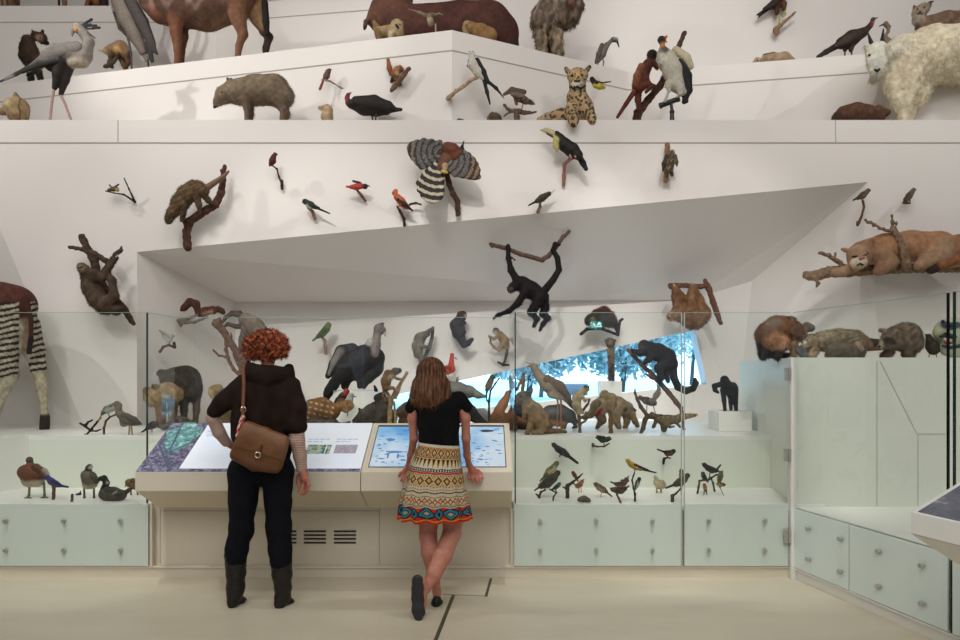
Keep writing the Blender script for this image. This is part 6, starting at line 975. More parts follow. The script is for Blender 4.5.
# okapi
def okapi(x, y, w, C):
    st = np.sin((y+.18*(x-20)**1)*1.05+.9*vnoise(np.stack([x, y, w], -1), 6, 2)); leg = (y > 302) & (y < 372+(x < 18)*6) & ~((x > 19) & (x < 30) & (y < 362))
    o = C.copy(); on = leg & (st > .05); o[on] = L_((58, 36, 30)); off = leg & ~on; o[off] = L_((206, 196, 172)); return o
OK = (92, 46, 32)
Y = 6.45; g = gy(ZS, Y)
thing('okapi', 'hindquarters of an okapi with striped legs standing at the left edge behind the glass', 'animal', Y, (18, g), [[OK, [(-40, 312, 30, 0), (0, 308, 26, 0), (14, 306, 21, 2)]], [(206, 196, 172), [(6, 330, 16, -8), (4, 352, 13, -8), (8, 372, 9, -8)]], [(206, 194, 170), [(10, 376, 7.5, -8), (4, 390, 5, -8), (-4, 410, 4.4, -8), (-10, g-4, 4.6, -8)]], [(206, 196, 172), [(27, 325, 12, 8), (34, 350, 9.5, 8), (38, 366, 7.5, 8)]], [(206, 190, 160), [(39, 372, 6.6, 8), (42, 390, 4.2, 8), (44.5, 412, 3.6, 8)]], [(60, 46, 40), [(45, 418, 4.6, 8), (44.5, g-2, 4.8, 8)]], [(150, 120, 96), [(22, 322, 9, 0), (28, 345, 7, 2)]], [OK, [(-60, 300, 26, 0), (-110, 302, 28, 0), (-130, 290, 20, 0), (-158, 240, 12, 0), (-170, 220, 11, 0), (-192, 236, 6, 0)]], [(206, 196, 172), [(-120, 320, 12, -10), (-122, 370, 7, -10), (-124, g-3, 5, -10)]], [(206, 196, 172), [(-104, 320, 12, 10), (-104, 370, 7, 10), (-104, g-3, 5, 10)]]],
 parts=[('tail', 'fur', [[(80, 44, 34), [(26, 300, 2.6, -16), (31, 320, 2.2, -14), (31, 336, 2, -12)]], [(44, 34, 32), [(31, 338, 2.4, -12), (29, 352, 2.4, -12)]]])], h=1.0, k=4, pattern=okapi, fur=(3000, 1.1, .4, (0, -1), .75))
# ================================================================ animals in and above the show-cases
def sbird(name, label, Y, head, body, tail, bill, feet=(), col=(110, 90, 70), hcol=None, wcol=None, tcol=None, belly=None, bcol=(60, 52, 46), lcol=(90, 70, 56), wing=None, group=None, h=.42, tw=1.2, bw=.8, extra=()):
    dk = tuple(int(v*.72) for v in col); b0, b1 = body[0], body[-1]
    ch = [[col, list(body)], [hcol or col, [head]], [hcol or col, [head, (b0[0], b0[1], b0[2]*.8)]]]
    if belly: ch.append([belly, [(p[0], p[1]+p[2]*.35, p[2]*.8, -p[2]*.35) for p in body[:2]]])
    wg = wing or [(b0[0]+(b1[0]-b0[0])*.15, b0[1]+(b1[1]-b0[1])*.15-.3, b0[2]*.62), (b1[0]+(tail[0]-b1[0])*.25, b1[1]+(tail[1]-b1[1])*.25, b1[2]*.5)]
    ps = [('wing', 'feather', [[wcol or dk, [(p[0], p[1], p[2], -b0[2]*.8) for p in wg], .5]]), ('tail', 'feather', [[tcol or dk, [(b1[0], b1[1], tw), (tail[0], tail[1], tw*.7)], .5]]),
          ('beak', 'smooth', [[bcol, [((head[0]*.35+bill[0]*.65), (head[1]*.35+bill[1]*.65), bw), (bill[0], bill[1], .3)]]])]
    for f in feet: ps.append(('leg', 'smooth', [[lcol, [(f[0], f[1], .55), (f[2], f[3], .5)]]]))
    dx = 1 if bill[0] > head[0] else -1
    return thing(name, label, 'bird', Y, (body[0][0], (feet[0][3] if feet else body[-1][1])), ch, parts=ps+list(extra), eyes=[(head[0]+.25*head[2]*dx, head[1]-.2*head[2], .36)], m='feather', h=h, k=1, group=group)
# --- left reveal and corner
peg('pale forked branch piece on the left splay of the opening, under the red squirrel', [(179, 321, 2.2, -2), (187, 319, 1.7, -3), (197, 315, 1.3, -4)], [(180, 323, 2, -2), (195, 322, 1.4, -4), (207, 317, 1.2, -5)], [(179, 320, 1.8, -2), (181, 326, 1.5, -1)], [(180, 322, 1.6, 0), (180, 322, 1.6, 10)], Y=7.3, col=(142, 132, 116), h=.5, shag=.25)
thing('red_squirrel', 'dark red squirrel with a bushy tail stretched along a pale forked branch piece', 'animal', 7.3, (203, 314), [[(104, 62, 40), [(199, 313, 3.8), (205, 311, 3.6), (213, 309, 3)]], [(96, 58, 38), [(218, 309, 3), (222, 311, 2.6)]], [(80, 50, 36), [(223.5, 313, 1.8)]], [(150, 120, 96), [(204, 314, 2.2, -2), (212, 312, 1.6, -2)]], [(96, 60, 40), [(216, 310, 2, -2), (214, 313, 1.4, -2)]], [(96, 60, 40), [(200, 315, 2, -2), (206, 317, 1.2, -2)]]], parts=[('tail', 'fur', [[(92, 56, 38), [(198, 312, 3), (196, 304, 4), (190, 302, 4), (184, 308, 3.4), (181.5, 310, 1.6)]]])], eyes=[(222.5, 310, .45)], h=.55, k=1.4, fur=(700, 1.4, .4, (-.5, 0), .5))
peg('short curved dark red twig on the left splay, under the white bird', [(160, 352, 1.3, -2), (163, 347, 1.2, -3), (169, 345, 1.2, -4), (173, 347, 1.2, -4)], [(174, 343, 1.5, -2), (174.5, 347, 1.7, 2)], [(160, 351, 1.1, -2), (160, 351, 1.1, 10)], [(174, 346, 1.4, 0), (174, 346, 1.4, 10)], Y=7.0, col=(100, 62, 50), h=.42, shag=.15, name='perch_twig')
sbird('petrel', 'small white and grey bird on a curved dark red twig, left splay of the opening', 6.98, (172, 336, 2), [(169, 339, 3.2), (166, 336, 3), (163, 333, 2)], (159.5, 330.5), (175, 336), feet=[(170, 341, 169.5, 345)], col=(190, 188, 176), hcol=(206, 204, 194), wcol=(166, 164, 152), belly=(220, 218, 208))
branch('big dead branch with side shoots rising behind the red-haired person', 6.7, (240, 428), [[(216, 323, 4.2, 0), (224, 332, 3.4, 0), (232, 345, 3.2, 0), (240, 357, 3.2, 0), (250, 380, 4, 0), (256, 428, 5, 0)], [(226, 336, 1.8, 0), (226, 350, 1.6, -1), (229, 361, 1.7, -1), (234, 370, 1.8, -1), (243, 378, 1.8, 0), (252, 390, 2, 0)], [(213.5, 350.5, 1.2, -2), (218, 355, 1.2, -2), (227, 357.5, 1.2, -1)], [(231, 333, 1, 0), (231, 341, 1.6, 0), (236, 358, 2, 1), (243, 374, 2.2, 0)], [(219, 320, 2.6, -2), (217, 325, 3.4, -2)]], col=(122, 88, 66), h=.7, shag=.5)
thing('tamandua', 'grey-brown animal with a dark curled tail, climbing behind the curly red hair', 'animal', 6.95, (252, 345), [[(134, 116, 96), [(246, 320, 7), (254, 326, 9), (262, 336, 9), (268, 346, 8)]], [(112, 96, 80), [(246, 330, 5), (243, 340, 4), (241, 350, 3)]], [(120, 102, 84), [(258, 340, 6, -4), (252, 352, 4, -4), (246, 362, 3, -5)]]], parts=[('tail', 'fur', [[(96, 84, 74), [(244, 317, 3.6), (238, 314.5, 3), (232, 313.5, 2.4), (226, 317, 2), (222.5, 322, 1.6)]], [(60, 44, 38), [(232, 312.6, 2), (240, 313, 2.4)]]]), ('leg', 'fur', [[(96, 72, 58), [(244, 326, 3), (236, 326.5, 2.4), (228, 324, 2), (225, 326, 1.6)]]])], h=.8, fur=(1200, 1.8, .45, (0, -1), .5))
Y = 6.98; g = gy(ZS, Y)
thing('tapir', 'dark grey-brown tapir-like animal with an arched back, behind the tan wild dog at the left', 'animal', Y, (182, g), [[(78, 68, 56), [(176, 380, 13, 2), (185, 381, 15, 0), (188, 388, 14, 0)]], [(78, 68, 56), [(168, 378, 10, 2), (161, 373, 4, 2)]], [(96, 86, 74), [(184, 392, 11, 0), (182, 400, 6, 0)]], [(70, 62, 52), [(163, 372, 2.4), (158, 374, 1.4)]], [(92, 86, 78), [(184, 398, 5.4, -5), (184, 410, 3.2, -5), (184, g, 3, -5)]], [(110, 98, 82), [(196, 394, 5, 4), (196.5, 410, 3, 4), (195, g, 2.8, 4)]], [(96, 86, 72), [(172, 396, 5, 5), (172, g, 3, 5)]]], h=.9, k=3, pattern=mottle(.45, .8), fur=(2600, 1.5, .45, (0, -1), .5))
Y = 6.75; g = gy(ZS, Y)
thing('bush_dog', 'tan short-legged wild dog with drooping head, at the left end of the reading desk glass', 'animal', Y, (162, g), [[(170, 140, 96), [(158, 394, 9.5), (168, 392, 9.5), (175, 394, 8)]], [(190, 162, 116), [(155, 397, 8, -3), (152, 401, 6, -3)]], [(160, 128, 88), [(149, 395, 5, -2), (146.5, 390, 3, -2), (146, 398, 3, -2)]], [(110, 90, 66), [(158, 388, 3, -6), (154, 386, 2.4, -6)]]]+both([(140, 106, 72), [(160, 402, 4.6), (161.5, 412, 3.4), (161, g, 3.4)]], 3)+both([(120, 92, 66), [(173, 400, 4.2), (173, 412, 2.8), (172, g, 2.6)]], 3), eyes=[(147.5, 391.5, .6)], h=.8, fur=(1600, 2, .5, (.2, -1), .55), pattern=mottle(.2, 3))
Y = 6.35; g = gy(ZS, Y)
thing('tortoise', 'dark humped tortoise on the shelf behind the left edge of the reading desk', 'animal', Y, (180, g), [[(92, 84, 76), [(172, g-5, 6), (181, g-8, 7), (190, g-5, 6)]], [(70, 62, 54), [(164, g-4, 3.4), (160, g-5, 2.4)]]], h=.7, m='smooth', pattern=spotted((92, 84, 76), (54, 46, 40), 2, .2))
sbird('black_guan', 'black bird with a long dark tail, below the tan wild dog', 6.2, (156, 424, 2.4), [(153, 425, 4), (149, 427, 3)], (138.5, 434.5), (159, 425), feet=[(152, 428, 152, gy(ZS, 6.2))], col=(44, 44, 46), tw=1.2)
thing('olingo', 'small tan long-nosed animal peeping out left of the jacket sleeve', 'animal', 6.9, (220, gy(ZS, 6.9)), [[(168, 140, 92), [(213, 390, 4.4), (218, 389, 5)]], [(190, 166, 110), [(211, 393, 2.8, -3), (212, 397, 1.6, -3)]], [(120, 96, 66), [(222, 396, 7), (226, 408, 7), (226, gy(ZS, 6.9)-2, 5)]]], eyes=[(212, 389, .6)], h=.6, fur=(600, 1.4, .4, (0, -1), .4))
# --- back wall of the opening
peg('pale perch stub on the back wall under the green parrot', [(321, 336, 1.4, -3), (325, 341, 1.5, -1), (326, 353.5, 1.7, 2)], [(325.5, 346, 1.4, 0), (325.5, 346, 1.4, 14)], Y=8.0, col=(176, 146, 124), h=.45, shag=.15)
sbird('parrot', 'green parrot on a pale stub of the back wall, left of the condor', 7.95, (328.5, 325, 2.8), [(326.5, 329, 3.8), (322.5, 333.5, 3.4), (318, 336.5, 2.2)], (313, 340.5), (331, 326.5), feet=[(323, 335, 323, 337.5)], col=(104, 128, 66), hcol=(140, 150, 76), wcol=(78, 106, 58), tcol=(126, 144, 80), bcol=(70, 70, 60), tw=1.6)

CO = (54, 52, 54)
Y = 6.9; Yp = Y
pedestal('white pedestal under the condor, in the middle of the opening', 333, 374, 390.5, 6.85, .35)
thing('condor', 'large black condor with a bare grey neck and head, standing on a white pedestal', 'bird', Y, (354, 390), [[(46, 44, 46), [(342, 368, 14), (354, 364, 16), (366, 360, 15), (374, 358, 11)]], [(60, 58, 60), [(370, 356, 9), (374, 368, 9), (368, 378, 6)]], [(196, 190, 182), [(371, 343, 5, -2), (369, 345, 4, 2)]], [(150, 134, 132), [(374.5, 354, 3.4, -9), (376, 345, 4.2, -4), (377, 335, 4, -2)]], [(134, 122, 122), [(379, 329, 5.4, -2), (382, 330, 4, -2)]], [(110, 96, 98), [(381, 325, 2.4, -2), (383, 323.6, 1.4, -2)]], [(44, 42, 44), [(346, 378, 7, -2), (345, 386, 4, -2)]], [(44, 42, 44), [(362, 378, 6, 3), (360, 386, 3, 3)]]],
 parts=[('wing', 'feather', [[(40, 38, 40), [(352, 350, 7, -9), (342, 352, 7, -10), (334, 364, 5, -9), (328, 376, 3, -7)], .5], [(150, 146, 140), [(340, 352, 3.6, -13), (334, 362, 3, -13), (329, 374, 1.8, -11)], .4], [(36, 34, 36), [(356, 362, 9, -13), (342, 374, 7, -12), (328, 390, 4, -8)], .4]], .8), ('wing', 'feather', [[(58, 56, 58), [(374, 362, 6, -7), (370, 374, 5, -8), (364, 387, 2.4, -7)], .5]], .8), ('tail', 'feather', [[(30, 28, 30), [(334, 384, 6), (328, 393, 4.4), (326, 400, 3)], .4]]), ('beak', 'smooth', [[(210, 196, 176), [(384.5, 333, 1.8, -2), (385.5, 336, .9, -2)]]])], eyes=[(381.5, 328.5, .5)], m='feather', h=.8, k=3, pattern=mottle(.2, 4))
Y = 6.25; g = gy(ZS, Y)
thing('tortoise', 'dark brown spread of low tortoise shells along the shelf, under the spotted paca', 'animal', Y, (322, g), [[(84, 68, 52), [(307, g-6, 6.5), (318, g-8, 8), (332, g-7, 7)]], [(70, 58, 46), [(334, g-5, 6), (343, g-5, 4)]], [(120, 84, 66), [(343, g-7, 2.2), (350, g-10, 1.2)]]], h=.8, m='smooth', pattern=spotted((84, 68, 52), (50, 42, 34), 2.4, .15))
def paca(x, y, w, C):
    v = np.sin((y-.25*(x-325))*1.15)*np.clip(np.sin(x*1.1+y*.2)+.6, 0, 1); return np.where(((v > .45) & (x < 334) & (y > 400))[:, None], L_((206, 172, 128)), C)
thing('paca', 'chestnut paca with rows of pale spots, lying on the shelf before the condor', 'animal', 6.3, (325, 422), [[(140, 94, 52), [(312, 408, 9), (322, 407, 9.5), (332, 411, 8.5)]], [(160, 116, 68), [(342, 405, 6), (348, 405, 5)]], [(184, 150, 104), [(351, 406, 3.2), (346, 409, 4)]], [(130, 90, 54), [(306, 415, 6), (330, 416, 6)]], [(110, 76, 50), [(340, 400, 1.8, -3), (343, 399, 1.2, -3)]]], eyes=[(347.5, 403.5, .8)], h=.65, pattern=paca, fur=(1400, 1.2, .4, (-1, -.2), .7))
sbird('woodpecker', 'black woodpecker with a red crest clinging upright, between the condor and the paca', 6.6, (346.5, 391.5, 2.8), [(343, 396, 4), (339, 401, 4), (335, 405, 2.6)], (330, 410), (350, 394), col=(46, 42, 42), hcol=(190, 50, 32), bcol=(180, 160, 130), feet=[(341, 401, 341, 406)])
sbird('gull', 'small grey and white bird looking right beside the woodpecker', 6.5, (351, 395.5, 2.8), [(349.5, 401, 3.8), (347, 406, 3.4)], (345, 412), (356.5, 397), col=(196, 196, 190), wcol=(160, 160, 156), bcol=(120, 116, 110), feet=[(348, 408, 347.5, 416)])
Y = 6.4; g = gy(ZS, Y)
thing('armadillo', 'dark grey animal with pricked ears, low left of the pale forked branch', 'animal', Y, (372, g), [[(84, 76, 66), [(364, 416, 7), (372, 413, 9), (380, 415, 8)]], [(70, 64, 56), [(358, 419, 4), (355, 421, 3)]], [(60, 54, 48), [(360, 410, 1.8), (359, 408.5, 1)], 1], [(60, 54, 48), [(373, 404, 2), (375, 402, 1)]], [(66, 58, 50), [(364, 423, 5), (380, 424, 5), (380, g-1, 4), (366, g-1, 4)]]], eyes=[(357.5, 418, .5)], h=.7, pattern=mottle(.25, 2))
thing('jackrabbit', 'dark grey-brown animal rearing behind the pale forked branch, right of the armadillo', 'animal', 6.7, (385, gy(ZS, 6.7)), [[(96, 84, 66), [(383, 412, 9), (388, 418, 9), (386, gy(ZS, 6.7)-4, 8)]], [(60, 56, 54), [(378, 398, 4.4), (382, 396, 4)]], [(50, 46, 46), [(376, 390, 2), (374.5, 386, 1.2)]], [(70, 64, 56), [(386, 402, 5), (380, 404, 5)]]], h=.8, pattern=mottle(.25, 2), fur=(700, 1.5, .4, (0, -1), .5))
Y = 6.2; g = gy(ZS, Y)
branch('pale forked branch on the shelf carrying the squirrel monkey, left of the straight auburn hair', Y, (390, g), [[(389, g, 2.4), (390, 412, 2.4), (391, 400, 2.4), (396, 391, 2), (402, 381, 1.7), (407, 372.5, 1.6)], [(391, 400, 2), (387, 393, 1.5), (384.5, 388, 1.1)], [(396, 398, 1.2), (400, 389, .9)], [(396, g, 1.4), (395, 412, 1.2), (394, 402, 1)]], col=(184, 146, 98), h=.6, shag=.35)
thing('squirrel_monkey', 'small brown and grey monkey gripping a pale forked branch, right of the condor', 'animal', 6.15, (390, 392), [[(140, 104, 68), [(388, 374, 4.4), (386, 381, 5), (386, 387, 4.2)]], [(176, 160, 136), [(390, 378, 3, -3)]], [(124, 108, 86), [(395, 371.5, 4)]], [(92, 88, 86), [(399, 370.5, 2.8)]], [(150, 128, 98), [(392, 376, 1.8, -3), (398, 379, 1.2, -3), (401, 379, 1, -3)]], [(150, 118, 84), [(388, 388, 2.4, -2), (393, 388, 1.5, -3), (396, 391, 1, -3)]]], parts=[('tail', 'fur', [[(140, 92, 56), [(384, 389, 1.4), (383, 396, 1.2), (385, 401, .9)]]])], eyes=[(399.5, 369.5, .5)], h=.55, k=1.4, fur=(600, 1.3, .4, (0, -1), .5))
thing('howler_monkey', 'brown furry rump on the shelf between the pale branch and the black short sleeve', 'animal', 6.5, (408, gy(ZS, 6.5)), [[(110, 80, 58), [(402, 412, 6), (408, 410, 8), (412, 416, 8)]], [(104, 74, 54), [(404, 422, 6), (412, 424, 6)]]], h=.8, fur=(500, 1.5, .4, (0, -1), .5))
# back wall climbers
peg('grey leaning branch on the back wall held by the grey monkey', [(433, 328, 1.6, 0), (432, 338, 1.8, 0), (429, 348, 2, 0), (425, 357, 2, 0)], [(429, 349, 1.7, 0), (429, 349, 1.7, 14)], Y=8.0, col=(120, 116, 110), h=.5, shag=.25)
thing('grey_monkey', 'grey furry climber clasping a leaning branch, above the straight auburn hair', 'animal', 7.92, (420, 358), [[(142, 132, 118), [(420, 338, 5.6), (417.5, 346, 5.4), (418, 354, 4.4)]], [(124, 116, 106), [(424, 335, 3.8), (427, 334, 3)]], [(120, 112, 102), [(423, 337, 2.6, -3), (429, 331, 1.8, -2), (432.5, 328, 1.4, -2)]], [(134, 124, 110), [(418, 352, 3.4, -2), (421, 357, 2.2, -2), (420, 361, 1.6, -2)]], [(124, 116, 104), [(422, 346, 2.2, -4), (428, 347, 1.5, -3)]]], h=.6, k=1.6, fur=(1000, 1.6, .4, (0, -1), .5))
thing('dusky_monkey', 'dark grey furry animal on the back wall, its tail bent to the right', 'animal', 7.95, (460, 340), [[(78, 72, 72), [(461, 318, 4.8), (456, 325, 6), (458, 333, 5.6), (462, 339, 4)]], [(92, 62, 48), [(461, 315, 4.2), (463, 314, 3.4)]], [(206, 196, 180), [(465.5, 315.5, 1.6, -1.5)]], [(66, 62, 64), [(462, 324, 2.4, -4), (465, 323, 1.6, -4)]], [(66, 62, 64), [(460, 334, 3.6, -3), (463, 328, 2.2, -4)]], [(90, 84, 80), [(463, 332, 3, -2)]]], parts=[('tail', 'fur', [[(66, 64, 68), [(460, 338, 4), (464, 345, 3.2), (468, 343, 3.2), (472, 339.5, 2)]]]), ('mount_peg', 'bark', [[(70, 60, 54), [(459, 330, 1.4, 2), (459, 330, 1.4, 16)]]])], eyes=[(466, 314.6, .4)], h=.6, k=1.6, fur=(1000, 1.5, .4, (0, -1), .5))
peg('dark forked twig on the back wall held by the small yellowish monkey', [(506.5, 352, 1, -1), (505, 360, 1, -1), (503, 365, 1.2, 0)], [(498, 362, .9, -1), (503, 365, 1.2, 0), (509.5, 365, 1, -1)], [(504, 364, 1, 0), (504, 364, 1, 14)], [(489.5, 337, .8, -4), (491, 341, .8, -4)], Y=8.0, col=(64, 52, 46), h=.42, shag=.15, name='perch_twig')
thing('squirrel_monkey', 'small yellowish monkey reaching left on the back wall, beside the green edge of the glass', 'animal', 7.92, (502, 350), [[(170, 138, 94), [(500, 335, 4), (504, 340, 4.4), (506, 346, 3.4)]], [(150, 126, 92), [(496, 331, 3.4)]], [(216, 198, 170), [(495.6, 332, 2, -2)]], [(60, 52, 48), [(495.5, 329, 1.4, -2)]], [(176, 150, 110), [(498, 336, 2, -3), (494, 339, 1.4, -4), (489, 336, 1.2, -4)]], [(176, 150, 110), [(503, 344, 2.4, -3), (499, 350, 1.6, -5), (494, 347, 1.3, -5), (490, 342, 1.1, -5)]], [(170, 118, 66), [(508, 340, 2), (508.6, 347, 1.4)]]], parts=[('tail', 'fur', [[(110, 84, 62), [(507.5, 346, 1.5), (507, 354, 1.3), (505, 362, 1)]]])], eyes=[(494.7, 331.4, .35), (496.9, 331.4, .35)], h=.5, k=1.3, fur=(700, 1.2, .35, (0, -1), .5))
sbird('scarlet_ibis', 'scarlet ibis with a down-curved dark bill, right of the straight auburn hair', 7.95, (452, 355, 1.9), [(451, 369, 4.4), (447, 370, 4.6), (442, 369, 3)], (438, 367), (457, 359.6), col=(214, 70, 44), bcol=(60, 50, 48), extra=[('neck', 'feather', [[(216, 74, 48), [(452, 355, 1.6), (451, 361, 1.4), (452, 367, 2)]]]), ('mount_peg', 'bark', [[(90, 70, 60), [(447, 371, .9), (447, 371, .9, 16)]]])])
# centre right behind the touchscreen
Y = 6.7; g = gy(ZS, Y)
def scaly(x, y, w, C): return C*(1+.3*np.sin(x*2.2)*np.sin(y*2.2+w))[:, None]
thing('pangolin', 'large grey animal with a long tapering snout pointing right, beside the straight auburn hair', 'animal', Y, (465, g), [[(126, 124, 118), [(446, 388, 7.5), (458, 390, 8), (468, 392, 6.5)]], [(150, 146, 132), [(470, 391, 5.4), (478, 395, 3.4), (485, 396.5, 1.6)]], [(100, 98, 96), [(440, 394, 8), (438, 404, 8)]], [(104, 100, 96), [(448, 400, 5), (446, g, 4)]]], parts=[('ear', 'smooth', [[(130, 126, 124), [(457, 381.5, 1.6), (457.5, 378, 1.2)]]])], eyes=[(473, 391, .5)], h=.7, m='smooth', pattern=scaly)
thing('giant_otter', 'black sleek tail and back sloping down to the shelf, right of the black short sleeve', 'animal', 6.5, (478, gy(ZS, 6.5)), [[(48, 44, 46), [(464, 408, 9), (470, 412, 7), (476, 418, 5), (484, 424, 4)]], [(52, 48, 48), [(484, 425, 3.6), (490, 426.5, 2.4), (494, 426, 1.6)]], [(60, 56, 56), [(462, 420, 8)]]], h=.7)
thing('grey_seal', 'grey rounded animal lying low behind the thin perch of the green kingfisher', 'animal', 7.1, (482, gy(ZS, 7.1)), [[(150, 146, 142), [(474, 414, 6), (482, 415, 6.4), (490, 419, 4)]]], h=.8, m='smooth')
branch('thin dark perch rod with a side twig, under the green and rust kingfisher', 6.6, (489, gy(ZS, 6.6)), [[(489, gy(ZS, 6.6), 1.2), (489, 412, 1.2), (489, 402, 1.1), (490.5, 391, .9), (495, 384, .8), (499.5, 378, .8)], [(489, 402, .9), (486.5, 400, .8)], [(486, 397, .8), (486.5, 391, .8)]], col=(60, 70, 70), h=.42, shag=.12)
sbird('kingfisher', 'slim green and rust kingfisher with a long bill on a thin rod, before the window', 6.55, (492.5, 377, 2.6), [(490.5, 381, 3.2), (488.5, 386, 3.2), (487, 390, 2)], (486.3, 400), (497.5, 374.2), col=(56, 96, 74), belly=(176, 96, 50), wcol=(44, 84, 66), tcol=(60, 110, 110), bcol=(40, 44, 44), tw=1)
thing('coati', 'orange-brown animal rearing upright behind the green edge of the glass, right end of the touchscreen', 'animal', 6.3, (500, gy(ZS, 6.3)), [[(168, 104, 54), [(507, 397, 3.6), (503, 404, 4.6), (499, 411, 5.5)]], [(120, 78, 48), [(496, 418, 6.5), (504, 420, 7), (512, 420, 6)]], [(176, 116, 64), [(508, 393, 2.8), (510, 391.5, 1.8)]], [(104, 70, 46), [(492, 425, 5), (506, 426, 5), (514, 428, 4)]], [(130, 84, 50), [(511, 412, 3), (514, 416, 3)]]], h=.65, k=1.8, fur=(900, 1.4, .4, (0, -1), .6))
thing('black_curassow', 'dark rounded body half hidden behind the standing tawny rodent', 'animal', 6.5, (522, gy(ZS, 6.5)), [[(44, 42, 44), [(516, 410, 6), (524, 412, 6.5), (530, 416, 6)]], [(150, 96, 60), [(518, 420, 5), (526, 422, 5)]], [(50, 46, 46), [(518, 424, 5), (528, 425, 5)]]], h=.7)
branch('knotty pale brown stump branch behind the standing tawny rodent', 6.7, (520, gy(ZS, 6.7)), [[(523.5, 374, 1.8), (523, 384, 1.7), (522, 398, 1.9), (521, gy(ZS, 6.7), 2.2)], [(517, 389, 1.4), (521, 381, 1.2), (523, 377, 1.2)], [(517, 388, 1.2), (515.5, 392, 1)]], col=(140, 104, 74), h=.5, shag=.45)
Y = 6.05; g = gy(ZS, Y)
CP = (148, 120, 84)
thing('capybara', 'tawny rodent sitting upright on the middle shelf, right of the green glass edge', 'animal', Y, (540, g), [[CP, [(528, 404, 6.5), (534, 411, 8.6), (540, 420, 9.6), (541, 425, 9)]], [(120, 108, 92), [(522, 397, 6), (525, 400, 6)]], [(126, 104, 82), [(519, 400, 4.6), (517.5, 402, 3.6)]], [(92, 84, 76), [(526, 395, 4, -1)]], [(110, 94, 76), [(531, 392, 1.8), (532, 389, 1.2)]], [(140, 112, 78), [(525, 408, 3, -5), (524, 417, 2.2, -6)]], [(140, 112, 78), [(532, 415, 3.4, -6), (530, 427, 2.8, -8), (527, g-1, 2.2, -10)]], [(150, 120, 84), [(543, 424, 6.5, -6), (540, g-2, 3.4, -9), (534, g-1, 2.4, -11)]], [(140, 112, 78), [(546, 424, 6, 4), (545, g-2, 4, 2)]]], parts=[('nose', 'smooth', [[(50, 42, 38), [(516, 401, 1.2)]]]), ('tail', 'fur', [[(120, 96, 70), [(549, g-3, 3), (560, g-3, 2.2), (566, g-2, 1.4)]]])], eyes=[(521, 396.5, .8)], h=.75, k=2.4, fur=(2200, 1.7, .45, (.1, -1), .6), pattern=mottle(.18, 2.5))
Y = 6.6; g = gy(ZS, Y)
thing('armadillo', 'grey banded armadillo with a pale belly behind the standing tawny rodent, under the seriema', 'animal', Y, (560, g), [[(98, 98, 96), [(550, 413, 8), (560, 413, 8.6), (569, 416, 7)]], [(170, 124, 84), [(550, 421, 5), (562, 422, 5)]], [(92, 90, 88), [(573, 418, 3.4), (576, 422, 2)]], [(80, 74, 70), [(572, 420, 2), (576, g-2, 1.4), (573, g-1, 1.2)]], [(120, 92, 70), [(550, 424, 3), (550, g, 2)]], [(120, 92, 70), [(564, 424, 3), (564, g, 2)]]], h=.7, m='smooth', pattern=lambda x, y, w, C: C*(1+.25*np.sin(x*2.4+y*.5))[:, None])
Y = 6.45; g = gy(ZS, Y)
thing('seriema', 'tall grey-buff bird with a raised head and long tail, standing before the window', 'bird', Y, (556, g), [[(176, 158, 134), [(541, 378, 5.5), (548, 384, 8), (558, 388, 7.5), (566, 396, 4.5)]], [(170, 152, 130), [(538, 374, 4.4), (535, 369, 3.4), (533, 366, 3.6)]], [(196, 186, 168), [(552, 393, 5.4), (560, 396, 4)]]], parts=[('wing', 'feather', [[(126, 106, 86), [(548, 380, 5, -6), (560, 387, 5, -6), (569, 397, 2.6, -5)], .5], [(96, 80, 68), [(560, 388, 3, -7), (571, 401, 1.4, -5)], .5]]), ('tail', 'feather', [[(150, 140, 126), [(564, 396, 4), (572, 405, 2.6), (578, 413, 1.4)], .5], [(60, 52, 48), [(570, 404, 1.6, -2), (575, 410, 1.2, -2)], .4]]), ('beak', 'smooth', [[(170, 110, 90), [(530, 366, 1.5), (526.5, 367, .6)]]]), ('crest', 'feather', [[(150, 130, 110), [(530.5, 364, .6), (526, 362.4, .5)]]]), ('leg', 'smooth', [[(166, 118, 100), [(557, 398, 1.1), (558, 404, .8), (557, g, .7)]]]), ('leg', 'smooth', [[(166, 118, 100), [(561, 399, 1.1, 3), (561, g, .7, 3)]]])], eyes=[(532, 365.4, .5)], m='feather', h=.65, k=2)
# exit-sign porcupine, tamarin, howler
peg('dark bent perch branch on the back wall under the tree porcupine', [(581, 334, 1.7, -4), (587, 329, 1.7, -4), (600, 328, 1.6, -3), (618, 335, 1.3, -2)], [(618, 335, 1.2, -2), (620, 321, 1.4, 0), (622.5, 319, 1.3, 2)], [(587, 329, 1.5, -2), (587, 329, 1.5, 14)], Y=7.95, col=(78, 68, 64), h=.5, shag=.25)
thing('tree_porcupine', 'dark prickly animal with a reddish back, hunched on a dark bent branch', 'animal', 7.85, (600, 330), [[(74, 64, 58), [(592, 320, 6.5), (602, 318, 8.5), (610, 321, 7)]], [(104, 56, 42), [(596, 314, 4.6), (604, 311.5, 5), (610, 315, 4.4)]], [(70, 62, 54), [(589, 321, 4.6, -2)]], [(150, 134, 90), [(592.5, 320, 2.4, -6)]], [(62, 56, 54), [(613, 322, 4), (617, 328, 2.2), (618, 334, 1.4)]], [(66, 58, 54), [(600, 324, 3, -4), (598, 328, 1.8, -4)]]], eyes=[(591, 319.5, .6)], h=.6, k=1.8, fur=(1600, 2, .4, (.5, .3), .3))
pt = MB(); pt.tube(at(611.5, 380.8, 7.35), at(611, 345, 7.35), .035, .026); tag(pt.build('mount_post', M['bark'] if False else mat('dark_wood_post', (86, 66, 54), .8, noise=.3, scale=30), loc=at(611.5, 380.8, 7.35), smooth=True), 'slim wooden post on the white pedestal before the window', 'post')
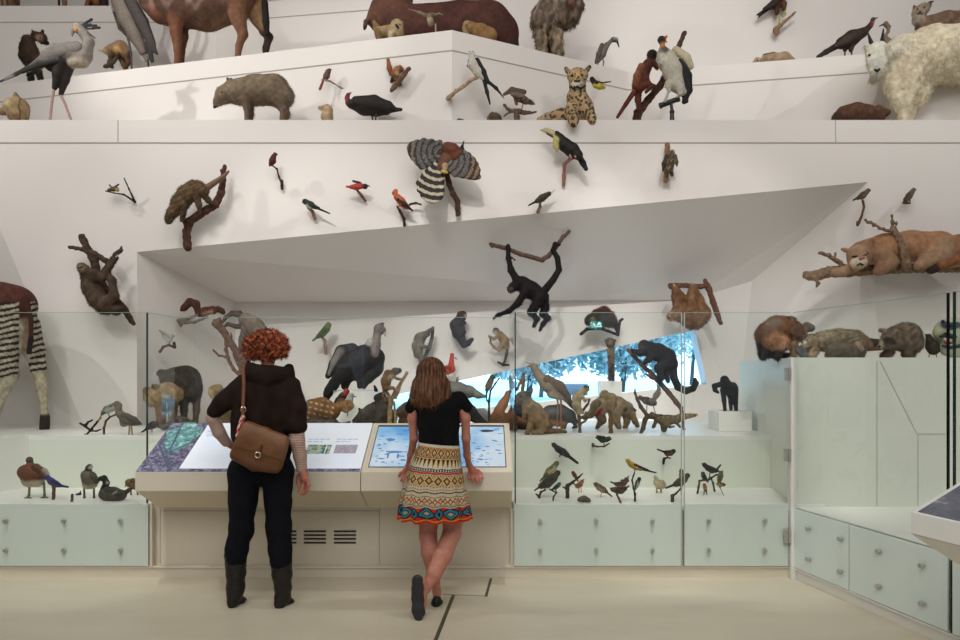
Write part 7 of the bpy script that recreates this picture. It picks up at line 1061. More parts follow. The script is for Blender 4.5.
thing('tamarin', 'small brown tamarin hugging the top of a slim post, before the window', 'animal', 7.25, (611, 362), [[(128, 104, 80), [(611, 350, 3.6), (611, 357, 3.4), (611, 363, 2.6)]], [(96, 78, 64), [(610, 342, 4.6), (610.5, 344, 4.4)]], [(176, 150, 118), [(610, 342.5, 2.4, -3)]], [(150, 130, 104), [(606, 340.5, 1.6, -1)]], [(150, 130, 104), [(614.6, 340.5, 1.6, -1)]], [(140, 116, 90), [(608, 350, 1.6, -3), (609, 355, 1.2, -4)]], [(120, 96, 74), [(609, 362, 1.8, -3), (610, 367, 1.2, -3)]]], parts=[('tail', 'fur', [[(70, 56, 48), [(613, 364, 1.4, -2), (613.5, 372, 1.2, -4), (612.5, 380, 1, -5)]]])], eyes=[(608.8, 341.8, .5), (611.4, 341.8, .5)], h=.5, k=1.2, fur=(700, 1.3, .35, (0, -1), .4))
Y = 6.45
branch('long bare branch leaning across the window, carrying the black howler monkey', Y, (681, 408), [[(628, 350, 1.8, 0), (633, 355, 2, 0), (641, 364, 2, 0), (653, 375, 2.2, 0), (661, 384, 2.6, 0), (669, 393, 2.4, 0), (676, 402, 2.4, 0), (681, 408, 2.2, 0)], [(628, 350, 1.4, 0), (632, 350.5, 1.2, 0)], [(646, 374, 1.2, -2), (651, 377.5, 1.6, 0), (657, 380, 1.6, 0)], [(681, 408, 2, 0), (684, gy(ZS, 6.45), 1.4, 0)]], col=(122, 92, 72), h=.55, shag=.3)
HM = (40, 36, 34)
thing('black_howler', 'black howler monkey climbing a long bare branch before the window, tail tip curled up', 'animal', 6.4, (660, 372), [[HM, [(650, 349, 7), (658, 352, 8.5), (667, 357, 8.5), (671, 364, 7)]], [HM, [(644, 345, 5.4), (645, 349, 4.6)]], [(82, 70, 62), [(641.5, 347, 3.4, -2)]], [HM, [(646, 352, 4, -4), (640, 353, 3, -4), (633, 351, 2.2, -4)]], [HM, [(652, 356, 4, -5), (648, 360, 2.8, -6), (644, 363, 2, -5)]], [HM, [(664, 364, 5.6, -4), (659, 368, 4.4, -5), (661, 378, 3, -5), (659, 381, 2, -4)]], [HM, [(669, 368, 5, 2), (666, 374, 3, 0), (668, 381, 2.2, -2)]]], parts=[('tail', 'fur', [[HM, [(673, 366, 4, 0), (674, 378, 3.8, 0), (678, 387, 3.6, 0), (686, 391, 3.4, 0), (693, 388.5, 3.2, 0), (696, 383, 2.8, 0), (695, 379.5, 2, 0)]]])], eyes=[(640.5, 346.5, .5)], h=.7, k=2.2, fur=(2400, 1.9, .45, (.3, -1), .55), pattern=lambda x, y, w, C: C*(1+.5*np.clip(vnoise(np.stack([x, y, w], -1), 2, 1), 0, 1))[:, None])
Y = 6.3; g = gy(ZS, Y)
thing('black_monkey', 'small black monkey standing with its tail curled forward on a white pedestal beside the block', 'animal', 6.4, (727, 411), [[(36, 32, 32), [(725, 382, 4.6, -4), (727, 386, 5.5, 0), (733, 389, 5, 4)]], [(92, 72, 54), [(733, 386, 4, 3)]], [(34, 32, 32), [(724.5, 379.5, 4, -5)]], [(36, 32, 32), [(723, 390, 3, -4), (724, 400, 2, -4), (725, 410, 1.7, -4)]], [(36, 32, 32), [(735, 392, 3.4, 2), (735.5, 402, 2.2, 1), (736, 410, 1.9, 0)]], [(34, 30, 30), [(730, 392, 3, 0), (730.5, 402, 1.8, 2), (731, 409.5, 1.6, 4)]], [(36, 32, 32), [(730, 394, 3.6, 0)]]], parts=[('tail', 'fur', [[(30, 28, 28), [(728, 386, 2.4, -6), (720, 384.5, 2.6, -8), (714.5, 386, 2.6, -8), (715, 390, 2.2, -8), (718, 392.5, 1.4, -8)]]])], h=.55, k=1.6, fur=(900, 1.4, .4, (0, -1), .5))
# right group on the middle shelf
Y = 6.15; g = gy(ZS, Y)
branch('forked grey branch on the shelf under the pale squirrel, left of the anteater', Y, (580, g), [[(580, g, 1.7), (579.5, 424, 1.8), (578.5, 414, 1.7), (583, 410, 1.4), (588, 404, 1.2), (589.5, 399, 1)], [(579.5, 418, 1.4), (587, 416, 2), (592, 410, 2.4), (599, 403, 2.6)], [(580, 424, 1.2), (585, 421, 1), (588, 418, .8)], [(585, 414, 1, -1), (586, 412, .8, -1)]], col=(120, 104, 82), h=.5, shag=.25)
thing('pale_squirrel', 'pale cream squirrel-like animal standing upright on a forked grey branch, right of the seriema', 'animal', 6.1, (579, 414), [[(186, 168, 128), [(583, 392, 4), (577, 397, 4.6), (576.5, 405, 4.2), (578.5, 412, 3)]], [(176, 158, 124), [(586, 388.5, 3)]], [(60, 52, 48), [(585, 386.5, 1.2, -1.6), (588.5, 386.5, 1, -1.4)]], [(190, 176, 144), [(588, 389.5, 1.6)]], [(180, 160, 120), [(583, 397, 1.6, -3), (585, 401, 1.2, -3), (587.5, 399, 1, -3)]], [(170, 150, 112), [(580, 409, 2, -2), (583, 413, 1.4, -2)]]], eyes=[(586.5, 387.6, .4)], h=.5, k=1.4, fur=(700, 1.1, .35, (0, -1), .5))
Y = 6.6; g = gy(ZS, Y)
AN = (150, 128, 90)
thing('giant_anteater', 'tawny long-snouted anteater walking right on the middle shelf, behind the forked branches', 'animal', Y, (612, g), [[AN, [(598, 407, 8), (606, 403, 8.6), (617, 405, 8.5), (624, 408, 7.5)]], [(146, 124, 90), [(628, 408, 5.6), (631, 413, 4), (635, 421, 2.6), (637.5, g-3, 2.2)]], [(50, 42, 38), [(634, 409, 1.2, -3), (636, 410.5, .8, -3)]], [(60, 48, 40), [(625, 409, 2, -7)]], [(150, 128, 92), [(617, 412, 5, -5), (616, 420, 3.6, -5), (619, g-2, 2.8, -6)]], [(140, 116, 82), [(625, 413, 4, 4), (627, 421, 2.8, 4), (625, g-1, 2.4, 4)]], [(126, 102, 76), [(600, 414, 5.5, -4), (602, 420, 4, -4), (598, 426, 1.8, -4), (596.5, g, 1.4, -4)]]], parts=[('tail', 'fur', [[(124, 100, 72), [(596, 410, 5), (590, 415, 3.4), (584, 418, 2)]]])], eyes=[(629, 407.5, .5)], h=.7, k=2.2, fur=(2000, 1.7, .45, (-.3, -1), .55), pattern=mottle(.15, 3))
Y = 6.12; g = gy(ZS, Y)
branch('short knotty stick on the shelf held by the climbing tawny coati', Y, (611, g), [[(611, g, 2.2), (610.5, 423, 2.2), (610.5, 414, 2), (612, 406, 1.6), (616, 399, 1.2)], [(609, 413, 1.2, -1), (607, 410, 1, -1)]], col=(124, 92, 62), h=.5, shag=.5)
thing('coati', 'tawny bear-faced animal climbing a short knotty stick, before the anteater', 'animal', 6.12, (609, 412), [[(160, 134, 92), [(607, 396, 4), (612, 398, 4.6), (613, 404, 4)]], [(150, 126, 88), [(604, 393.5, 3.4)]], [(176, 154, 114), [(601.5, 395, 1.8)]], [(54, 46, 42), [(606.5, 391.6, 1.2), (600.4, 395.6, 1)]], [(150, 124, 86), [(609, 402, 2.4, -3), (608.5, 409, 1.6, -3)]], [(150, 122, 84), [(613, 406, 2.4, -2), (612, 411, 1.5, -3)]]], eyes=[(602.8, 392.8, .45)], h=.5, k=1.4, fur=(700, 1.2, .35, (0, -1), .5))
sbird('scarlet_tanager', 'small bright red bird between the forked branch and the short knotty stick', 6.3, (601.5, 409.5, 1.6), [(600, 411, 2.2), (598, 413.5, 1.7)], (595.5, 416), (603.3, 408.6), feet=[(599.5, 412.5, 600, 416)], col=(186, 24, 34), wcol=(150, 18, 28))
Y = 6.1; g = gy(ZS, Y)
branch('curved grey branch standing on the shelf front, carrying the bird with lifted wings', Y, (640, g), [[(641, g, 1.6), (643, 428, 2.2), (645, 420, 2.4), (648, 416, 2.2), (655, 416.5, 1.4)], [(646, 414, 1.9), (641, 407, 2), (637, 399, 1.5), (635, 393, 1.1), (635.2, 389, .8)], [(655, 416.5, 1.3), (662, 415, .9)]], col=(104, 86, 66), h=.5, shag=.3)
sbird('sparrowhawk', 'grey-brown bird with lifted wings on a curved grey branch, below the black howler monkey', 6.2, (640, 397.5, 2), [(646, 401, 3.4), (651, 402, 3.8), (654, 403, 3)], (656, 405), (637.6, 397.4), col=(122, 110, 96), feet=[(647, 404, 646.5, 414), (653, 405, 656, 415.5)], lcol=(150, 130, 96), extra=[('wing', 'feather', [[(134, 124, 112), [(653, 401, 2.2), (656, 395, 2.4), (659, 389, 1.6), (657, 384.5, .9)], .4], [(150, 140, 128), [(656, 397, 2), (660, 393, 1.4)], .4]], .5), ('wing', 'feather', [[(96, 84, 74), [(648, 398.5, 1.8, -2), (640, 397.8, 1.5, -3)], .5]], .45)])
def croc(x, y, w, C): return C*(1+.3*np.sin(x*1.3)*(y < 419)+.3*vnoise(np.stack([x, y, w], -1), 1.2, 3))[:, None]
thing('caiman', 'small brown caiman with a long snout pointing right, at the front of the middle shelf', 'animal', 6.2, (672, gy(ZS, 6.2)), [[(112, 98, 70), [(653, 416, 3), (660, 419, 4.4), (668, 420, 5), (677, 419.5, 4.2)]], [(140, 120, 84), [(680, 417, 3.4), (685, 416, 2.4), (691, 415.2, 1.8), (697, 414.6, 1)]], [(170, 150, 110), [(683, 418.4, 2), (695, 416, .9)]], [(84, 72, 54), [(652, 414, 2.2), (650, 417, 2)]], [(96, 82, 60), [(656, 421, 2, -3), (654, 426, 1.6, -4), (653, gy(ZS, 6.2)-5, 1.2, -4)]], [(96, 82, 60), [(676, 422, 1.8, -3), (680, 427, 1.2, -4)]], [(100, 86, 62), [(664, 424, 2.4, -3), (670, 427, 1.2, -4), (674, 426.5, 1, -4)]], [(100, 86, 62), [(664, 424, 4, 0), (664, gy(ZS, 6.2)-3, 3, 0)]]], eyes=[(681.5, 414.2, .7)], h=.55, m='smooth', pattern=croc)
# --- top of the block, right wing
Y = 5.6; g = gy(ZB, Y)
WO = (124, 82, 54)
thing('wolverine', 'russet wolverine with dark legs, hunched on the white block by the glass corner', 'animal', Y, (780, g), [[(122, 80, 52), [(768, 335, 12.5, 0), (778, 330, 14, 2), (790, 332, 12.5, 6)]], [(168, 112, 70), [(772, 340, 9, -6), (782, 343, 8, -8)]], [(184, 140, 108), [(783, 345, 4.6, -13)]], [(44, 34, 30), [(763, 345, 6, 0), (763.5, 352, 4.6, -1), (763, g-2, 4, -2)]], [(48, 36, 30), [(779, 350, 5, -6), (778, g-2, 4, -8)]], [(44, 34, 30), [(770, g-4, 3.4, -1), (786, g-3, 3, -4)]], [(140, 108, 74), [(793, 346, 5, -4), (794, g-3, 3, -5)]], [(160, 124, 92), [(797, 333, 7, 7), (803, 337, 5, 8)]], [(120, 84, 56), [(790, 322, 6, 2)]]], parts=[('tail', 'fur', [[(110, 98, 86), [(802, 331, 4.6, 11), (807, 327, 5, 13), (811, 328, 4, 13)]]]), ('nose', 'smooth', [[(40, 30, 28), [(786, 349, 1.2, 'f')]]])], eyes=[(771.8, 345.2, .8)], h=.75, k=3, shag=.5, shag_s=2, fur=(5200, 2.8, .5, (.2, -1), .5), pattern=mottle(.2, 5))
Y = 5.42; g = gy(ZB, Y)
thing('bobcat', 'grey-buff animal stretched out asleep on top of the block, between the wolverine and the raccoon', 'animal', Y, (838, g), [[(150, 132, 104), [(823, 341, 10.5), (838, 340, 11.5), (854, 340, 10.5)]], [(150, 128, 98), [(811, 342, 6.4, -4), (807, 344, 4.6, -5)]], [(206, 190, 164), [(804.5, 343.5, 2.6, -6)]], [(110, 92, 70), [(810, 335.5, 1.8, -3), (813, 334.6, 1.2, -3)]], [(160, 130, 92), [(814, 351, 5, -5), (812, g-2, 3.4, -7)]], [(104, 102, 104), [(802, 351, 6, -2), (805, g-2, 4, -4)]], [(140, 122, 98), [(832, 350, 6, -6), (828, g-3, 3.4, -8)]]], parts=[('nose', 'smooth', [[(60, 46, 42), [(802.6, 342.5, .9, 'f')]]])], eyes=[(807.5, 340.8, .6)], h=.75, fur=(3600, 2, .45, (.8, -.5), .6), pattern=lambda x, y, w, C: C*(1+.5*vnoise(np.stack([x*.5+y*.4, y*.5-x*.15, w], -1), 1.1, 3))[:, None])
Y = 5.3; g = gy(ZB, Y)
thing('kit_fox', 'small dark grey-brown curled animal lying before the stretched-out sleeper', 'animal', Y, (842, g), [[(110, 96, 80), [(832, 351, 5), (842, 348, 7), (851, 350, 6)]], [(104, 90, 76), [(830, 354, 3.4), (856, 353, 4)]], [(96, 82, 68), [(840, g-3, 3), (852, g-3, 3)]]], h=.65, fur=(1100, 1.7, .4, (.5, -.6), .6))
thing('muskrat', 'brown animal with a broad flat tail, lying left of the raccoon', 'animal', 5.4, (864, gy(ZB, 5.4)), [[(140, 108, 78), [(855, 337, 7), (862, 342, 7), (868, 345, 5)]], [(196, 164, 132), [(856, 344, 4, -5), (860, 349, 3, -5)]], [(110, 94, 80), [(862, 350, 4.6), (861, gy(ZB, 5.4)-2, 3.4)]]], parts=[('tail', 'fur', [[(74, 62, 54), [(868, 342, 4.4), (876, 343, 4), (882, 345, 2.6)], .8], [(150, 96, 58), [(868, 349, 2.4), (881, 348.5, 1.8)]]])], h=.65, fur=(1300, 1.7, .4, (1, -.4), .6))
Y = 5.45; g = gy(ZB, Y)
def racc(x, y, w, C): return C*(1+.45*vnoise(np.stack([x*.6+y*.3, y*.4, w], -1), 1.6, 3))[:, None]
thing('raccoon', 'grey-brown raccoon with a dark eye mask, crouching beside the plain dark bird', 'animal', Y, (902, g), [[(132, 112, 90), [(896, 338, 12), (906, 336, 13), (910, 342, 12)]], [(140, 120, 96), [(890, 340, 9, -6), (886, 343, 6.5, -8)]], [(176, 156, 128), [(882, 344, 4, -9), (880, 346, 3, -9)]], [(60, 50, 44), [(887, 340.5, 3, -13.5), (892, 341.5, 2.6, -13)]], [(170, 148, 120), [(880, 330, 1.8, -7), (884, 331, 2.6, -8)]], [(150, 128, 104), [(895.5, 332, 2.8, -11)]], [(120, 96, 72), [(890, 351, 4.6, -6), (888, g-2, 3, -8)]], [(70, 54, 46), [(884, g-4, 3, -6), (882, g-2, 2.4, -7)]], [(110, 88, 68), [(908, g-4, 6, -4)]]], parts=[('nose', 'smooth', [[(34, 28, 28), [(879.5, 346.5, 1.2, 'f')]]])], eyes=[(886.5, 340, .8)], h=.75, k=3, fur=(5200, 2.5, .45, (.6, -.7), .5), pattern=racc)
sbird('starling', 'plain dark brown bird standing on the block, between the raccoon and the open-mouthed head', 5.42, (928.5, 336.5, 2.6), [(930, 341, 4), (932, 346, 6), (933.5, 349, 6)], (936, 351), (924.5, 333.8), feet=[(929.5, 354, 928.6, gy(ZB, 5.42)), (936, 354, 937, gy(ZB, 5.42))], col=(72, 58, 48), lcol=(150, 110, 80), h=.5, bw=.9)
thing('carved_head', 'pale green and dark blue animal head with an open red mouth', 'animal', 5.4, (950, gy(ZB, 5.4)), [[(204, 204, 178), [(952, 334, 17, 4), (960, 336, 18, 6)]], [(188, 190, 158), [(942, 330, 8, -2), (938, 332, 5, -4)]], [(52, 56, 84), [(945, 325.5, 3, -8), (950, 326, 3, -9), (957, 326, 3.4, -9)]], [(60, 62, 84), [(943, 321.5, 1.8, -6)]], [(200, 200, 172), [(948, 348, 8, -2), (960, 352, 9, 0)]]], parts=[('mouth', 'smooth', [[(36, 30, 34), [(941, 336.5, 1.6, 'f'), (946, 334.5, 2.2, 'f'), (954, 337, 2.4, 'f')]], [(56, 60, 76), [(943, 346, 1.4, 'f'), (950, 347.5, 1.8, 'f'), (960, 346, 2, 'f')]], [(180, 60, 60), [(945, 342, 1.6, 'f'), (952, 342.5, 1.6, 'f')]], [(236, 232, 216), [(944.5, 339, 1, 'f'), (951, 340, .9, 'f')]]])], eyes=[(943, 321.5, 1), (951, 325.5, 1.2)], h=.75, m='smooth', k=3)
# --- left: water birds on the low shelf, herons above
Y = 5.36; g = gy(ZL, Y)
thing('shelduck', 'chestnut duck with cream belly preening its back, at the left end of the low shelf', 'bird', Y, (36, g), [[(124, 70, 42), [(25, 472, 7), (30, 473, 9.5), (38, 474, 8)]], [(206, 190, 160), [(29, 480, 7), (38, 481, 6)]], [(110, 92, 78), [(29.5, 460, 3.4, 1), (30, 462, 3, 2)]]], parts=[('wing', 'feather', [[(112, 66, 42), [(36, 468, 4.6, -5), (43, 473, 4, -5)], .6], [(206, 196, 170), [(45, 470, 2.4, -6), (47.5, 474, 2.2, -5)], .6]], .6), ('leg', 'smooth', [[(120, 110, 84), [(29.5, 485, 1.2), (29, 495, 1.1), (28, g-1, 1.4)], ], [(120, 110, 84), [(25, g, 1), (31, g, 1)]]]), ('leg', 'smooth', [[(120, 110, 84), [(44, 483, 1.2), (44.5, 494, 1.1), (44.5, g-1.4, 1.4)], ], [(120, 110, 84), [(41.5, g-.6, 1), (47.5, g-.6, 1)]]])], m='feather', h=.6, k=2)
peg('brown upright perch post on the low shelf under the blue bird', [(53.5, gy(ZL, 5.3), 1.6), (54, 486, 1.7), (54, 484, 1.7)], Y=5.3, base=(53.5, gy(ZL, 5.3)), col=(112, 76, 66), h=.45)
sbird('roller', 'small deep blue bird on a brown post, right of the chestnut duck', 5.3, (47.5, 477.5, 2.4), [(51, 481, 3.4), (56, 484, 3), (60, 485.5, 2)], (68, 487), (45, 476.6), col=(58, 58, 140), wcol=(40, 42, 110), belly=(104, 70, 84), feet=[(53, 483.5, 53.5, 485)], tw=1.5)
peg('stubby wooden peg standing alone on the low shelf', [(71.8, gy(ZL, 5.22), 1.3), (72.5, 495, 1.3)], Y=5.22, base=(71.8, gy(ZL, 5.22)), col=(110, 84, 70), h=.42, name='wooden_peg')
thing('wren', 'tiny dark bird beside the stubby wooden peg on the low shelf', 'bird', 5.5, (79, gy(ZL, 5.5)), [[(60, 50, 44), [(78, 494.5, 1.6), (80, 494, 1.4)]], [(64, 54, 48), [(76, 495, .9), (75, 496, .5)]]], parts=[('tail', 'feather', [[(54, 46, 40), [(80, 493.5, .9), (80.6, 491, .5)]]]), ('leg', 'smooth', [[(60, 50, 40), [(78.5, 496, .5), (78.5, gy(ZL, 5.5), .5)]]])], h=.4, k=.8, m='feather')
thing('whistling_duck', 'grey-brown upright duck with a white face patch, behind the black-headed duck', 'bird', Y, (89, g), [[(116, 102, 86), [(86, 475, 5), (89, 478, 7), (91, 481, 6.5)]], [(206, 194, 168), [(88, 484, 5.4), (92, 484, 5)]], [(60, 48, 42), [(88, 470, 3), (89.5, 467, 3)]], [(226, 216, 196), [(90.6, 467.6, 1.7, -1.8)]]], parts=[('wing', 'feather', [[(96, 84, 70), [(93, 476, 3.6, -4), (97, 481, 2.6, -3)], .6]]), ('beak', 'smooth', [[(70, 62, 56), [(87, 466.5, 1), (85.2, 467.5, .5)]]]), ('leg', 'smooth', [[(80, 74, 66), [(84, 487, 1), (84.5, g-1, 1), (84, g-.5, 1.2)]]]), ('leg', 'smooth', [[(80, 74, 66), [(94, 487, 1), (94, g-1.4, 1), (94, g-.6, 1.2)]]])], eyes=[(89.6, 466, .45)], m='feather', h=.55, k=1.6)
Y = 5.26; g = gy(ZL, Y)
thing('black_duck', 'grey-brown duck with a black curved neck sitting flat at the front of the low shelf', 'bird', Y, (112, g), [[(84, 76, 68), [(105, 494, 6), (113, 494, 7), (121, 495, 5.5)]], [(150, 124, 96), [(107, 498, 4), (116, 499, 3.6)]], [(28, 26, 26), [(104, 489, 3.4), (106.5, 483, 2.8), (104, 478, 3)]], [(30, 28, 28), [(100.5, 478.6, 2.4)]], [(206, 200, 186), [(107.4, 483, 1, -2.2)]]], parts=[('wing', 'feather', [[(66, 62, 58), [(108, 490, 4, -5), (119, 493, 3.4, -5)], .5], [(190, 184, 170), [(113, 494, .8, -8), (117, 491, .6, -7.6)], .5]]), ('tail', 'feather', [[(74, 50, 40), [(122, 495, 3), (129, 490, 2), (133, 488, 1)], .6]]), ('beak', 'smooth', [[(40, 38, 38), [(98.6, 479.4, 1.1), (97, 481, .6)]]])], eyes=[(101.5, 477.6, .4)], m='feather', h=.55, k=1.6, pattern=mottle(.2, 2))
Y = 5.5; g = gy(ZL, Y)
thing('sandgrouse', 'small brown bird half hidden behind the left end of the reading desk', 'bird', Y, (134, g), [[(134, 100, 66), [(130, 483, 4.4), (135, 484, 5.4), (139, 485, 4.4)]], [(140, 108, 76), [(128, 482, 2.4)]]], parts=[('wing', 'feather', [[(106, 82, 60), [(133, 481, 3, -4), (140, 485, 2, -3)], .6]]), ('beak', 'smooth', [[(90, 76, 60), [(126, 485, .8), (125, 487, .4)]]]), ('leg', 'smooth', [[(110, 90, 64), [(131, 488, .8), (131, g, .8)]]]), ('leg', 'smooth', [[(110, 90, 64), [(137, 488, .8), (137.6, g-.4, .8)]]])], eyes=[(127.6, 481.4, .4)], m='feather', h=.5, k=1.4)
Y = 6.0; g = gy(ZS, Y)
branch('slanting dark twig with a leafy knot on the middle shelf, under the blue-green jay', Y, (87, g+4), [[(85, g+2, 1, -3), (91, 430, 1.1), (97, 422, 1), (101, 418, .9)], [(91, 431, .8), (96, 431, .8), (101, 429.5, .7)], [(90, 430, 1), (85, 426, 1.3), (80, 423.5, .9)], [(85, 426, 1.2), (88, 422, 1), (92.5, 420, .8)], [(84, 425, 1), (87, 424, 1)], [(85, g+1, 1, -3), (85, g, 1, 0)]], col=(58, 48, 40), h=.42, shag=.3, name='perch_twig')
branch('curved reddish twig on the middle shelf, between the jay and the grey heron', Y, (104, g), [[(104, g, 1.1), (104, 428, 1.1), (106, 421, 1), (110, 417, .9), (116, 414.5, .9)]], col=(110, 72, 54), h=.42, shag=.15, name='perch_twig')
sbird('motmot', 'blue-green jay-like bird with a long pale tail leaning on a twig, beside the grey heron', 5.98, (117, 404.5, 3.4), [(113, 407, 3.8), (107, 409.5, 3.6), (103, 412.5, 2.2)], (98, 421), (122, 406.5), feet=[(108, 412, 109.5, 417)], col=(104, 122, 116), hcol=(124, 112, 100), wcol=(74, 96, 100), belly=(206, 200, 180), tcol=(190, 170, 116), bcol=(60, 54, 50), tw=1.1)
thing('night_heron', 'small grey heron standing on the middle shelf, left of the dark green glass edge', 'bird', 5.95, (130, gy(ZS, 5.95)), [[(122, 110, 94), [(121, 415, 4), (126, 419, 5.6), (133, 421, 4.6), (138, 423, 2.6)]], [(140, 126, 106), [(119, 413, 3.4), (118.5, 408, 2.8), (119, 405, 3)]], [(160, 146, 124), [(124, 423, 4)]]], parts=[('wing', 'feather', [[(98, 92, 82), [(124, 416, 3.6, -4), (134, 420, 3.2, -4), (141, 424, 1.2, -2)], .5]]), ('beak', 'smooth', [[(90, 80, 70), [(117, 403.6, 1), (114.6, 406, .4)]]]), ('leg', 'smooth', [[(176, 140, 110), [(129.5, 425, .8), (129, gy(ZS, 5.95)-.6, .8)]]]), ('leg', 'smooth', [[(176, 140, 110), [(131.5, 425, .8, 1), (132, gy(ZS, 5.95)-.8, .8, 1)]]])], eyes=[(118.4, 403.8, .45)], m='feather', h=.5, k=1.6)
# --- right: small birds on the low shelf and the riser
def stick(label, pts, *more, Y=5.6, col=(66, 54, 46)): return branch(label, Y, (pts[0][0], gy(ZL, Y)), [pts]+list(more), col=col, h=.42, shag=.2, name='perch_twig')
def gl(Y): return gy(ZL, Y)
YR2 = 5.76
def rpeg(label, *ch, col=(84, 66, 56)): return branch(label, YR2, ch[0][0][:2], list(ch), col=col, h=.42, shag=.15, name='perch_twig')
sbird('cowbird', 'long-tailed black bird fixed flat to the riser, highest at the left of the low shelf', 5.74, (554, 445, 2.3), [(558, 449, 3.4), (563, 452, 3.6), (567, 455, 2.8)], (577.5, 463), (551.4, 442.8), col=(50, 46, 48), tw=1.9, extra=[('leg', 'smooth', [[(60, 54, 50), [(561, 453, .8), (559.5, 456.5, .7)]]]), ('mount_peg', 'bark', [[(60, 54, 50), [(562, 452, .8), (562, 452, .8, 14)]]])])
rpeg('small pale perch with a stub end on the riser, under the dark green bird', [(593, 445.5, 1.3, -2), (597, 446.5, .9, -3), (604, 446.5, .8, -3), (609, 443.5, .7, -3)], [(593, 444, 1.4, -2), (593, 446, 1.5, 10)], col=(110, 98, 84))
sbird('hummingbird', 'small dark green bird on a pale perch of the riser, under the climbing coati', 5.7, (609, 438.5, 2), [(606.5, 439.5, 2.7), (602, 440, 2.7), (599, 439, 1.6)], (596, 437.5), (612, 439.4), feet=[(604, 442.5, 604, 446)], col=(46, 58, 48), wing=[(604, 437.5, 1.6), (597, 436, 1)])
sbird('yellow_oriole', 'bright yellow bird with black wings on a tall twig, left half of the low shelf', 5.2, (628, 461, 2.2), [(631, 464.5, 3), (636, 467, 3), (641, 469, 2)], (656, 472.8), (625.3, 459.4), feet=[(635, 469.5, 634.5, 472.5)], col=(206, 160, 44), wcol=(60, 46, 34), tcol=(56, 44, 36), wing=[(635, 465, 1.6), (648, 470, 1)], bcol=(60, 50, 40))
stick('tall thin twig standing on the low shelf under the yellow bird', [(635, gl(5.22), 1), (635, 494, 1), (633.5, 488, .9), (632, 480, .8), (634.5, 472.5, .7)], Y=5.22)
rpeg('short hooked twig on the riser under the black and red bird', [(663.5, 463.5, 1.2, 0), (664, 459, 1.2, -1), (667, 457.5, .8, -2), (670.5, 458.2, .7, -2)], [(663.5, 461, 1.2, 0), (663.5, 461, 1.2, 10)], col=(66, 58, 52))
sbird('blackbird', 'small black and dull red bird with a cocked tail, above the olive bird', 5.7, (673.5, 451.2, 2.1), [(671, 452.8, 2.7), (667, 453, 2.6), (664.5, 452, 1.5)], (657.5, 449.4), (675.6, 449.8), feet=[(667.5, 455, 668, 457.6)], col=(40, 34, 36), belly=(120, 66, 60))
branch('low twisted twig on the shelf front under the big dark brown bird', 5.36, (540, gl(5.36)), [[(536, 494, .9), (539, 496.5, 1.1), (541, 492, 1.1), (545, 490, .9)], [(539, 496.5, 1), (539.5, gl(5.36), 1)]], col=(74, 62, 52), h=.42, shag=.2, name='perch_twig')
sbird('dark_thrush', 'big dark brown bird, farthest left of the small birds on the low shelf', 5.4, (557.5, 473, 2.8), [(553, 478, 4.6), (547, 483, 5), (541, 486, 3)], (534.5, 490.5), (560.6, 470.6), feet=[(546, 487, 544, 490)], col=(76, 60, 50), wcol=(64, 52, 46))
sbird('kiskadee', 'olive bird with pale yellow breast, perched behind the big dark brown bird', 5.7, (556.5, 463.5, 2.5), [(554, 467, 3.2), (549, 471, 3.2), (545, 476, 2)], (540, 481), (558.5, 461), col=(116, 110, 76), belly=(206, 200, 130), feet=[(550, 473, 549, gl(5.7)-3)], wcol=(90, 84, 62))
branch('thin hooked twig on the low shelf under the teal bird', 5.25, (553, gl(5.25)), [[(553, gl(5.25), .8), (553.5, 497, .8), (556.5, 492.5, .8), (553, 491, .7), (549.5, 489, .7)]], col=(80, 68, 58), h=.4, shag=.15, name='perch_twig')
sbird('tanager', 'tiny teal-headed bird on a thin hooked twig, right of the big dark brown bird', 5.25, (559.3, 484, 1.7), [(557.5, 486, 2.1), (555, 488, 2)], (550.5, 490), (561, 482.4), col=(60, 84, 80), hcol=(40, 120, 120), feet=[(556, 489.5, 556, 492)])
branch('stout forked stump twig on the low shelf beside the small orange bird', 5.36, (567.5, gl(5.36)), [[(567.5, gl(5.36), 2), (567.5, 486, 2), (573, 482, 1.2), (579, 477, .9), (582.5, 473.5, .7)], [(566.5, 489, 1), (563, 487, .9)]], col=(72, 62, 52), h=.45, shag=.25, name='perch_branch')
sbird('red_finch', 'tiny rusty red bird on the raised end of a stout forked twig', 5.38, (573, 472.6, 1.5), [(574.5, 475, 2.1), (576.5, 478, 1.6)], (578, 481), (571.6, 471.6), col=(128, 66, 48), wcol=(96, 50, 40), feet=[(576, 479, 576, 481)])
sbird('orange_ovenbird', 'small orange bird standing on the low shelf, right of the stout forked twig', 5.62, (582, 481.5, 1.8), [(580, 484.5, 2.9), (577.5, 486, 2.6)], (574, 484), (584.3, 479), feet=[(579, 488, 578.6, gl(5.62)), (581, 488, 581.4, gl(5.62))], col=(168, 106, 66), wcol=(140, 84, 54), lcol=(190, 150, 110))
thing('toad', 'squat grey-brown toad on the low shelf before the small orange bird', 'animal', 5.18, (584, gl(5.18)), [[(96, 86, 70), [(580, 499, 2.2), (584, 498.6, 2.8), (588, 499.4, 2)]], [(90, 80, 66), [(578.4, 500, 1.2), (590, 501, 1.2)]]], h=.42, m='smooth', pattern=mottle(.3, 1.2))
sbird('brown_wren', 'brown bird with a pale breast, left of the two dark brown birds', 5.41, (596, 484.5, 2.1), [(599, 487, 3.2), (603, 489.5, 3), (606, 491.5, 2)], (612, 496.5), (593, 483), feet=[(602, 492, 600.5, gl(5.41)-.3)], col=(112, 84, 64), belly=(176, 146, 116), wcol=(92, 70, 56), lcol=(190, 150, 120))
